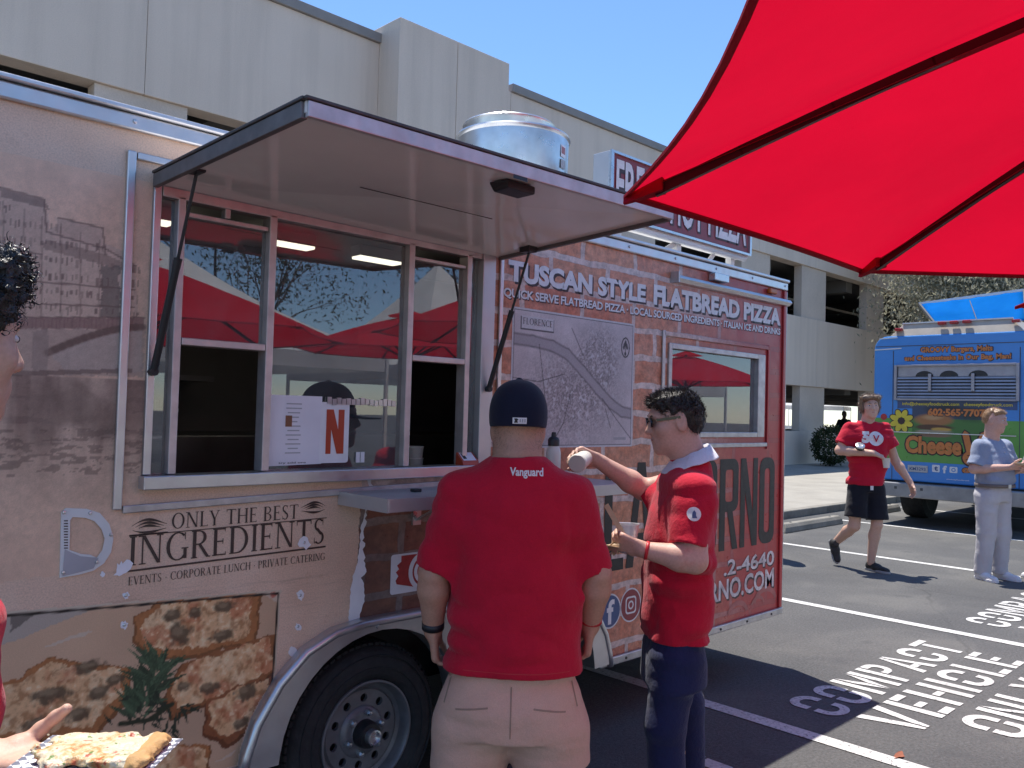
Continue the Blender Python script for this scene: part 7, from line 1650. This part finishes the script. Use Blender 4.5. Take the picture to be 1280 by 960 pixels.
v, f = dense_text('V', 0.070, 0.075, 0.01); decal('shirt_print', v, f, bv, fr0(-0.045, 1.408), 'red_jersey', shirt, 0.016)
Ft = MB().box(-0.02, 0.012, 0.128, 0.131, 0.865, 0.91); Ft.build('white_tag', 'white_ink', tC)
RC = Matrix.Rotation(rz, 4, 'Z'); LC = lambda x, y, z: RC @ Vector((x, y, z))+loc
o_ = LC(-0.105, 0.235, 1.155); pc = thing('paper_cup', 'small pale cup hanging from the fingers of the walking man', 'cup', o_); lathe_at('cup_wall', [(0.0, -0.045), (0.030, -0.045), (0.040, 0.05), (0.043, 0.053), (0.038, 0.05), (0.0, 0.03)], o_, (0.1, 0.1, 1), 'shaker_white', pc)
o_ = LC(0.150, 0.185, 1.322); pc = thing('round_tin', 'dark round tin with a shiny lid tucked on the forearm of the walking man', 'tin', o_); lathe_at('tin_body', [(0, -0.02), (0.045, -0.02), (0.047, 0.0), (0.045, 0.004)], o_, LC(0.1, 0.6, 0.8)-loc, 'black_plastic', pc); lathe_at('tin_lid', [(0.046, 0.002), (0.048, 0.006), (0.044, 0.020), (0.028, 0.024), (0.026, 0.019), (0, 0.018)], o_, LC(0.1, 0.6, 0.8)-loc, 'galvanised', pc)
# ---------------- man in a grey polo
loc = at_cam(1243, 8.72); fD = (-F0*0.92+R0*0.40); rz = facing(fD)
Md = rot(0.32, -0.14, 0)
cD = dict(skin='skin_pink', shirt='grey_polo', pants='pale_trouser', h=0.0095, hh=0.0055, ha=0.006, wr=0.020, seed=11, tucked=True,
    torso=[(0.955, 0.0, 0.015, 0.182, 0.150), (1.03, 0.0, 0.025, 0.196, 0.165), (1.14, 0.0, 0.020, 0.200, 0.158), (1.26, 0.0, 0.0, 0.208, 0.140), (1.34, 0, -0.01, 0.195, 0.118), (1.405, 0, -0.02, 0.140, 0.090), (1.45, 0, -0.025, 0.078, 0.070)],
    sleeves=[((0.180, -0.015, 1.360), (0.255, -0.010, 1.165), 0.074, 0.076), ((-0.180, -0.015, 1.360), (-0.245, 0.010, 1.165), 0.074, 0.076)],
    arms=[arm((0.185, -0.01, 1.36), (0.265, -0.02, 1.130), (0.060, 0.225, 1.165), (-0.55, 0.7, 0.10), (-0.6, -0.3, 0.6), 1, (0.052, 0.045, 0.030), (0.5, 0.6, 0.4), 1.0),
          arm((-0.185, -0.01, 1.36), (-0.265, 0.0, 1.120), (-0.085, 0.235, 1.150), (0.55, 0.7, 0.05), (0.5, -0.3, 0.7), -1, (0.052, 0.045, 0.030), (0.5, 0.6, 0.4), 1.0)],
    skinlegs=[((-0.09, 0, 0.9), (-0.1, 0.02, 0.5), (-0.1, -0.01, 0.09), (0.07, 0.05, 0.034)), ((0.09, 0, 0.9), (0.1, 0.02, 0.5), (0.1, -0.01, 0.09), (0.07, 0.05, 0.034))],
    hips=[(0.80, 0, 0.0, 0.178, 0.135), (0.88, 0, 0.005, 0.180, 0.142), (0.965, 0, 0.012, 0.170, 0.140)],
    legs=[([(-0.090, 0.0, 0.84), (-0.100, 0.02, 0.48), (-0.105, 0.0, 0.045)], [0.116, 0.090, 0.074]), ([(0.090, 0.0, 0.84), (0.100, 0.0, 0.48), (0.105, -0.03, 0.045)], [0.116, 0.090, 0.074])],
    shoes=[((-0.11, -0.07, 0.0), (-0.15, 0.21, 0.0), 'shoe_white', 'shoe_white'), ((0.11, -0.10, 0.0), (0.16, 0.18, 0.0), 'shoe_white', 'shoe_white')],
    head=((0, 0.015, 1.640), Md, 1.06, (0, -0.03, 1.43), 0.060), fat=0.006)
tD, body, shirt, pants, P = figure('man in blue-grey polo shirt, belt and pale trousers standing behind the blue truck', loc, rz, cD)
face_bits(P, Md, 1.06, tD)
q = lambda x, y, z: np.array((0, 0.015, 1.640))+Md@(np.array((x, y, z))*1.06)
Fh = Field([-0.13, -0.14, 1.54], [0.13, 0.15, 1.80], 0.0055); Fh.ell(q(0, -0.018, 0.035), (0.083, 0.099, 0.087), 0.0, Md); Fh.ell(q(0, -0.052, 0.0), (0.072, 0.058, 0.066), 0.03, Md); Fh.ell(q(0.01, 0.040, 0.080), (0.054, 0.040, 0.024), 0.03, Md)
Fh.ell(q(0, 0.100, 0.005), (0.095, 0.070, 0.072), 0.012, Md, op='-'); Fh.ell(q(0, 0.055, -0.055), (0.12, 0.078, 0.075), 0.012, Md, op='-')
for sx in (-1, 1): Fh.ell(q(sx*0.092, -0.002, -0.010), (0.026, 0.036, 0.042), 0.01, Md, op='-')
Fh.wrinkle(0.012, 40, 40, 26, 6); hr = implicit('hair', Fh, 'hair_sandy', tD); P_, N_ = scalp_points(hr, 2200, lambda c: c[:, 2] > 1.60, 8); strands('hair_tuft', P_, N_, 0.012, 0.0012, 'hair_sandy', hr, 0.1, (0, 0.4, 0.1), 0.15, 9)
V = []; K = 30
for r, dz in ((0.066, 0.004), (0.070, 0.028), (0.076, 0.030), (0.098, -0.018), (0.094, -0.022)):
    for j in range(K): a = 2*math.pi*j/K; y = math.sin(a); V.append((r*math.cos(a), -0.022+r*y, 1.425+dz-0.028*y-(0.02*y if y > 0.8 else 0)))
mesh('collar', V, [(i*K+j, i*K+(j+1) % K, (i+1)*K+(j+1) % K, (i+1)*K+j) for i in range(4) for j in range(K)], 'grey_polo', tD, smooth=True)
V = []
for r, z in ((1.02, 0.950), (1.055, 0.950), (1.055, 0.985), (1.02, 0.985)):
    for j in range(40): a = 2*math.pi*j/40; V.append((0.188*r*math.copysign(abs(math.cos(a))**0.85, math.cos(a)), 0.018+0.156*r*math.copysign(abs(math.sin(a))**0.85, math.sin(a)), z))
be = mesh('belt', V, [(i*40+j, i*40+(j+1) % 40, ((i+1) % 4)*40+(j+1) % 40, ((i+1) % 4)*40+j) for i in range(4) for j in range(40)], 'belt_leather', tD, smooth=True)
MB().box(-0.022, 0.022, 0.180, 0.188, 0.948, 0.988).build('buckle', 'galvanised', be, bevel=0.003)
for i in range(3): MB().lathe([(0, 0.006), (0.005, 0.004), (0.006, 0)], (0.0, 0.118+0.010*i-0.0, 1.36-0.05*i), 8, 'y').build('button', 'white_ink', shirt)
RD = Matrix.Rotation(rz, 4, 'Z'); LD = lambda x, y, z: RD @ Vector((x, y, z))+loc
o_ = LD(-0.01, 0.31, 1.195); pl = thing('paper_plate', 'pale paper tray held in both hands by the man in the polo', 'paper tray', o_)
b = MB(); b.lathe([(0.0, 0.0), (0.055, 0.0), (0.085, 0.022), (0.088, 0.022), (0.058, -0.003), (0.0, -0.003)], (0, 0, 0), 24); mesh('tray', [Vector(o_)+Vector(v) for v in b.v], b.f, 'kraft', pl, smooth=True)
# ---------------- a simple standing figure for people mostly out of sight
def standing(label, loc, rz, shirt, pants, skin, hairm, seed, s=1.0, front=True, h=0.011):
    k = lambda *p: tuple(q*s for q in p)
    fwd_arm = [arm(k(0.18, 0, 1.36), k(0.25, 0.0, 1.12), k(0.12, 0.22, 1.12), (-0.3, 0.9, 0.05), (-0.8, 0, 0.4), 1), arm(k(-0.18, 0, 1.36), k(-0.25, 0.0, 1.12), k(-0.12, 0.22, 1.12), (0.3, 0.9, 0.05), (0.8, 0, 0.4), -1)]
    dn_arm = [arm(k(0.18, 0, 1.36), k(0.25, -0.01, 1.09), k(0.26, 0.05, 0.86), (0, 0.15, -1), (-1, 0, 0), 1), arm(k(-0.18, 0, 1.36), k(-0.25, -0.01, 1.09), k(-0.26, 0.05, 0.86), (0, 0.15, -1), (1, 0, 0), -1)]
    c = dict(skin=skin, shirt=shirt, pants=pants, h=h, hh=0.007, ha=0.008, seed=seed,
        torso=[tuple(q*s for q in w_) for w_ in ((0.86, 0, 0, 0.175, 0.125), (1.0, 0, 0.005, 0.172, 0.125), (1.15, 0, 0, 0.18, 0.122), (1.28, 0, -0.005, 0.19, 0.118), (1.36, 0, -0.01, 0.165, 0.098), (1.41, 0, -0.015, 0.10, 0.08), (1.44, 0, -0.015, 0.075, 0.07))],
        sleeves=[(k(0.18, -0.005, 1.34), k(0.24, 0.0, 1.15), 0.072, 0.072), (k(-0.18, -0.005, 1.34), k(-0.24, 0.0, 1.15), 0.072, 0.072)], arms=fwd_arm if front else dn_arm,
        skinlegs=[(k(sx*0.09, 0, 0.85), k(sx*0.1, 0.01, 0.48), k(sx*0.1, -0.01, 0.09), (0.07, 0.05, 0.034)) for sx in (-1, 1)],
        hips=[tuple(q*s for q in w_) for w_ in ((0.76, 0, 0, 0.17, 0.12), (0.84, 0, 0, 0.172, 0.122), (0.90, 0, 0, 0.165, 0.115))],
        legs=[([k(sx*0.09, 0, 0.80), k(sx*0.1, 0.01, 0.46), k(sx*0.1, -0.01, 0.05)], [0.10*s, 0.078*s, 0.066*s]) for sx in (-1, 1)],
        shoes=[((sx*0.11, -0.08, 0), (sx*0.13, 0.2, 0), 'shoe_white') for sx in (-1, 1)], head=(k(0, 0.02, 1.59), I3, s, k(0, -0.015, 1.42), 0.056))
    t, body, sh, pa, P = figure(label, loc, rz, c); face_bits(P, I3, s, t)
    q = lambda x, y, z: np.array(k(0, 0.02, 1.59))+np.array((x, y, z))*s
    F = Field(q(-.13, -.14, -.09), q(.13, .14, .15), 0.007); F.ell(q(0, -0.018, 0.040), (0.085*s, 0.104*s, 0.088*s), 0.0); F.ell(q(0, -0.05, -0.01), (0.074*s, 0.062*s, 0.068*s), 0.03); F.ell(q(0, 0.100, 0.0), (0.095*s, 0.070*s, 0.075*s), 0.012, op='-'); F.ell(q(0, 0.055, -0.06), (0.12*s, 0.078*s, 0.075*s), 0.012, op='-'); F.wrinkle(0.012, 40, 40, 26, 6); implicit('hair', F, hairm, t)
    return t
l2 = at_cam(957, 9.75); standing('person in red shirt mostly hidden behind the rear corner of the food trailer', l2, facing(-F0*0.2-R0), 'red_jersey', 'black_cloth', 'skin_light', 'hair_dark', 13, 1.03, False)
l3 = at_cam(1312, 8.75); standing('person in grey T-shirt facing the man in the polo beside the blue truck', l3, facing(-R0-F0*0.2), 'grey_tee', 'black_cloth', 'skin_light', 'hair_dark', 17, 1.0, True)
l4 = at_cam(1056, 33.0); l4.z = 0.12; standing('person in black shirt standing inside the parking garage', l4, facing(-F0), 'black_cloth', 'black_cloth', 'skin_dark', 'hair_black', 19, 1.06, False, 0.02)
# ---------------- curly haired person at the left edge, holding a slice
fwdE = 1.17; loc = at_cam(-64, fwdE); rz = facing(R0)
_wl = Matrix.Rotation(-rz, 3, 'Z') @ (Vector((0, 0, CAMH))+ray(-14, 950)*1.19-loc)
zE = 1.680; Me = rot(1.02, -0.05, 0)
cE = dict(skin='skin_light', shirt='red_jersey', pants='black_cloth', h=0.007, hh=0.0032, ha=0.0032, wr=0.018, seed=23,
    torso=[(0.86, 0, -0.075, 0.165, 0.108), (1.0, 0, -0.070, 0.162, 0.112), (1.15, 0, -0.062, 0.168, 0.114), (1.27, 0, -0.070, 0.180, 0.110), (1.36, 0, -0.105, 0.170, 0.094), (1.42, 0, -0.11, 0.120, 0.078), (1.47, 0, -0.11, 0.076, 0.068)],
    sleeves=[((0.17, -0.11, 1.375), (0.235, -0.115, 1.190), 0.068, 0.070), ((-0.165, -0.155, 1.365), (-0.185, -0.215, 1.185), 0.064, 0.066)],
    arms=[arm((0.17, -0.11, 1.37), (0.24, -0.12, 1.110), (0.25, -0.06, 0.88), (0, 0.15, -1), (-1, 0, 0), 1),
          arm((-0.165, -0.155, 1.36), (-0.180, -0.225, 1.130), tuple(_wl), (0.12, 0.93, 0.10), (0.05, -0.10, 1), -1, (0.048, 0.041, 0.028), (0.08, 0.12, 0.10), 0.88, thumb=0.45)],
    skinlegs=[((sx*0.09, -0.05, 0.85), (sx*0.1, -0.04, 0.48), (sx*0.1, -0.06, 0.09), (0.07, 0.05, 0.034)) for sx in (-1, 1)],
    hips=[(0.78, 0, -0.06, 0.17, 0.12), (0.86, 0, -0.06, 0.172, 0.122), (0.92, 0, -0.065, 0.165, 0.115)],
    legs=[([(sx*0.09, -0.06, 0.82), (sx*0.1, -0.05, 0.46), (sx*0.1, -0.06, 0.05)], [0.10, 0.078, 0.066]) for sx in (-1, 1)],
    shoes=[((sx*0.11, -0.14, 0), (sx*0.13, 0.15, 0), 'shoe_white') for sx in (-1, 1)], head=((0, -0.018, zE), Me, 1.02, (0, -0.085, 1.46), 0.056))
tE, body, shirt, pants, P = figure('person with curly black hair and red shirt holding out a pizza slice', loc, rz, cE)
face_bits(P, Me, 1.02, tE, 'hair_black')
q = lambda x, y, z: np.array((0, -0.018, zE))+Me@(np.array((x, y, z))*1.02)
Fh = Field(q(0, 0, 0)-0.19, q(0, 0, 0)+0.19, 0.0045); Fh.ell(q(0, -0.022, 0.050), (0.096, 0.112, 0.092), 0.0, Me); Fh.ell(q(0, -0.060, 0.0), (0.084, 0.070, 0.075), 0.03, Me); Fh.ell(q(0, 0.055, 0.098), (0.066, 0.048, 0.036), 0.02, Me)
Fh.ell(q(0, 0.110, 0.0), (0.095, 0.070, 0.080), 0.012, Me, op='-'); Fh.ell(q(0, 0.060, -0.055), (0.12, 0.080, 0.078), 0.012, Me, op='-')
for sx in (-1, 1): Fh.ell(q(sx*0.094, 0.0, -0.012), (0.026, 0.034, 0.042), 0.01, Me, op='-')
Fh.wrinkle(0.030, 55, 55, 55, 3); Fh.wrinkle(0.014, 110, 110, 110, 4); hr = implicit('hair', Fh, 'hair_black', tE)
P_, N_ = scalp_points(hr, 5200, lambda c: c[:, 2] > zE-0.03, 12)
strands('hair_curl', P_, N_, 0.024, 0.0014, 'hair_black', hr, 0.10, (0, 0, 0.1), 0.95, 13, 6)
RE = Matrix.Rotation(rz, 4, 'Z'); LE = lambda x, y, z: RE @ Vector((x, y, z))+loc
# slice on a chequered paper boat
n = N('pizza_top'); c1 = n.ramp(n.noise(38, 5, 0.65), ((0.34, (0.45, 0.09, 0.03)), (0.43, (0.62, 0.38, 0.16)), (0.52, (0.68, 0.58, 0.40)), (0.66, (0.70, 0.60, 0.42)), (0.74, (0.62, 0.28, 0.05))))
c1 = n.mix(n.ramp(n.noise(95, 3), ((0.60, 0.0), (0.66, 0.9))), c1, (0.10, 0.20, 0.03)); c1 = n.mix(n.ramp(n.noise(70, 3, 0.5), ((0.62, 0.0), (0.68, 0.85))), c1, (0.45, 0.05, 0.02)); n.done(n.bsdf(c1, 0.35, 0, (n.noise(80, 5), 0.9, 0.006), 0.5), 'pizza_top')
mat('crust', (0.45, 0.26, 0.10), 0.7, 0, var=0.25, vscale=30, bump=0.4, bscale=60)
n = N('chequered_paper'); ck = n.n('TexChecker'); ck.inputs['Scale'].default_value = 95; ck.inputs[1].default_value = (0.80, 0.80, 0.82, 1); ck.inputs[2].default_value = (0.16, 0.17, 0.22, 1); n.l(n.pos(), ck.inputs[0]); n.done(n.bsdf(ck.outputs[0], 0.6), 'chequered_paper')
O_ = Vector((0, 0, CAMH))+ray(122, 944)*1.135                                    # centre of the slice, resting on the palm
lx, ly = (LE(1, 0, 0)-loc), (LE(0, 1, 0)-loc); tilt_ = Vector((0, 0, 1))
SLC = lambda a, b, z: O_+ly*a*0.86+lx*b*0.86+Vector((0, 0, z*0.6))
bt = thing('paper_boat', 'chequered paper tray under the pizza slice in the hand at the left', 'paper tray', O_)
NN = 12; V = []
for i in range(NN+1):
    for j in range(NN+1):
        a, b = (i/NN-0.5)*0.215, (j/NN-0.5)*0.135; e = max(abs(a)/0.1075, abs(b)/0.0675); V.append(SLC(a, b, -0.004+0.016*max(0, e-0.72)**1.2*2))
mesh('paper', V, [(i*(NN+1)+j, (i+1)*(NN+1)+j, (i+1)*(NN+1)+j+1, i*(NN+1)+j+1) for i in range(NN) for j in range(NN)], 'chequered_paper', bt, smooth=True, solid=0.001)
sl = thing('pizza_slice', 'rectangular slice of cheesy pizza in the hand beside the printed pizza picture', 'pizza slice', O_)
F = Field([-0.12, -0.08, -0.02], [0.12, 0.08, 0.05], 0.0032); F.ell((0.0, 0, 0.012), (0.088, 0.056, 0.013), 0.0, pw=4.0); F.cone((0.080, -0.044, 0.016), (0.081, 0.044, 0.016), 0.011, 0.011, 0.012); F.wrinkle(0.006, 60, 60, 60, 2); F.wrinkle(0.003, 140, 140, 140, 5); v, qd = F.mesh(); v = smooth_v(v, qd, 1)
top = qd[v[qd][:, :, 0].mean(1) < 0.066]; cr = qd[v[qd][:, :, 0].mean(1) >= 0.066]; W_ = [SLC(*p) for p in v]
def sub(name, Q, m):
    ids = np.unique(Q); mp = {int(a): i for i, a in enumerate(ids)}; return mesh(name, [W_[i] for i in ids], [tuple(mp[int(a)] for a in f) for f in Q], m, sl, smooth=True)
sub('topping', top, 'pizza_top'); sub('crust', cr, 'crust')
# ================================================================== SMALL THINGS
o_ = Vector((2.83, 2.60, 1.281)); bo = thing('sauce_bottle', 'black capped condiment bottle standing on the serving shelf in front of the map', 'bottle', o_)
MB().lathe([(0, 0.0), (0.032, 0.0), (0.034, 0.004), (0.034, 0.13), (0.030, 0.15), (0.022, 0.165)], o_, 28).build('bottle_body', 'shaker_white', bo, smooth=True, autosmooth=40)
MB().lathe([(0.026, 0.163), (0.027, 0.19), (0.022, 0.20), (0.012, 0.205), (0.010, 0.225), (0, 0.226)], o_, 24).build('bottle_cap', 'black_plastic', bo, smooth=True, autosmooth=40)
q_ = on_y(583, 583, T-0.01); o_ = Vector((q_.x, T-0.012, 1.3645)); cd = thing('card_holder', 'small orange card holder with a white card on the window sill', 'card holder', o_)
MB().add([o_+Vector(v) for v in ((-0.045, -0.03, 0), (0.045, -0.03, 0), (0.045, 0.02, 0), (-0.045, 0.02, 0), (-0.045, -0.022, 0.018), (0.045, -0.022, 0.018), (0.045, 0.02, 0.052), (-0.045, 0.02, 0.052))], [(3, 2, 1, 0), (4, 5, 6, 7), (0, 1, 5, 4), (1, 2, 6, 5), (2, 3, 7, 6), (3, 0, 4, 7)]).build('stand', 'orange_red', cd)
MB().add([o_+Vector(v) for v in ((-0.036, -0.0215, 0.0195), (0.036, -0.0215, 0.0195), (0.036, 0.016, 0.0515), (-0.036, 0.016, 0.0515))], [(0, 1, 2, 3)]).build('card', 'paper', cd)
MB().add([o_+Vector(v) for v in ((-0.030, -0.0145, 0.0265), (-0.012, -0.0145, 0.0265), (-0.012, 0.010, 0.0475), (-0.030, 0.010, 0.0475))], [(0, 1, 2, 3)]).build('card_mark', 'black_ink', cd)
o_ = Vector((2.30, T+0.25, 1.091)); st = thing('cup_stack', 'stack of pale paper cups on the counter inside the right serving hatch', 'cups', o_)
b = MB()
for i in range(6): b.lathe([(0.032, 0.05*i), (0.040, 0.05*i+0.085), (0.043, 0.05*i+0.088), (0.040, 0.05*i+0.09)], o_, 20)
b.build('cup_column', 'shaker_white', st, smooth=True)
p_ = on_z(1124, 946); b = MB(); b.add([(p_.x+0.05*math.cos(a)*(1+0.3*math.sin(3*a)), p_.y+0.02*math.sin(a), 0.006+0.006*math.sin(2*a)) for a in np.linspace(0, 6.0, 14)], [tuple(range(14))]); mat('dry_leaf_brown', (0.30, 0.10, 0.05), 0.8); lf = b.build('dry_leaf', 'dry_leaf_brown'); tag(lf, 'single dry brown leaf on the asphalt near the painted lettering', 'leaf')
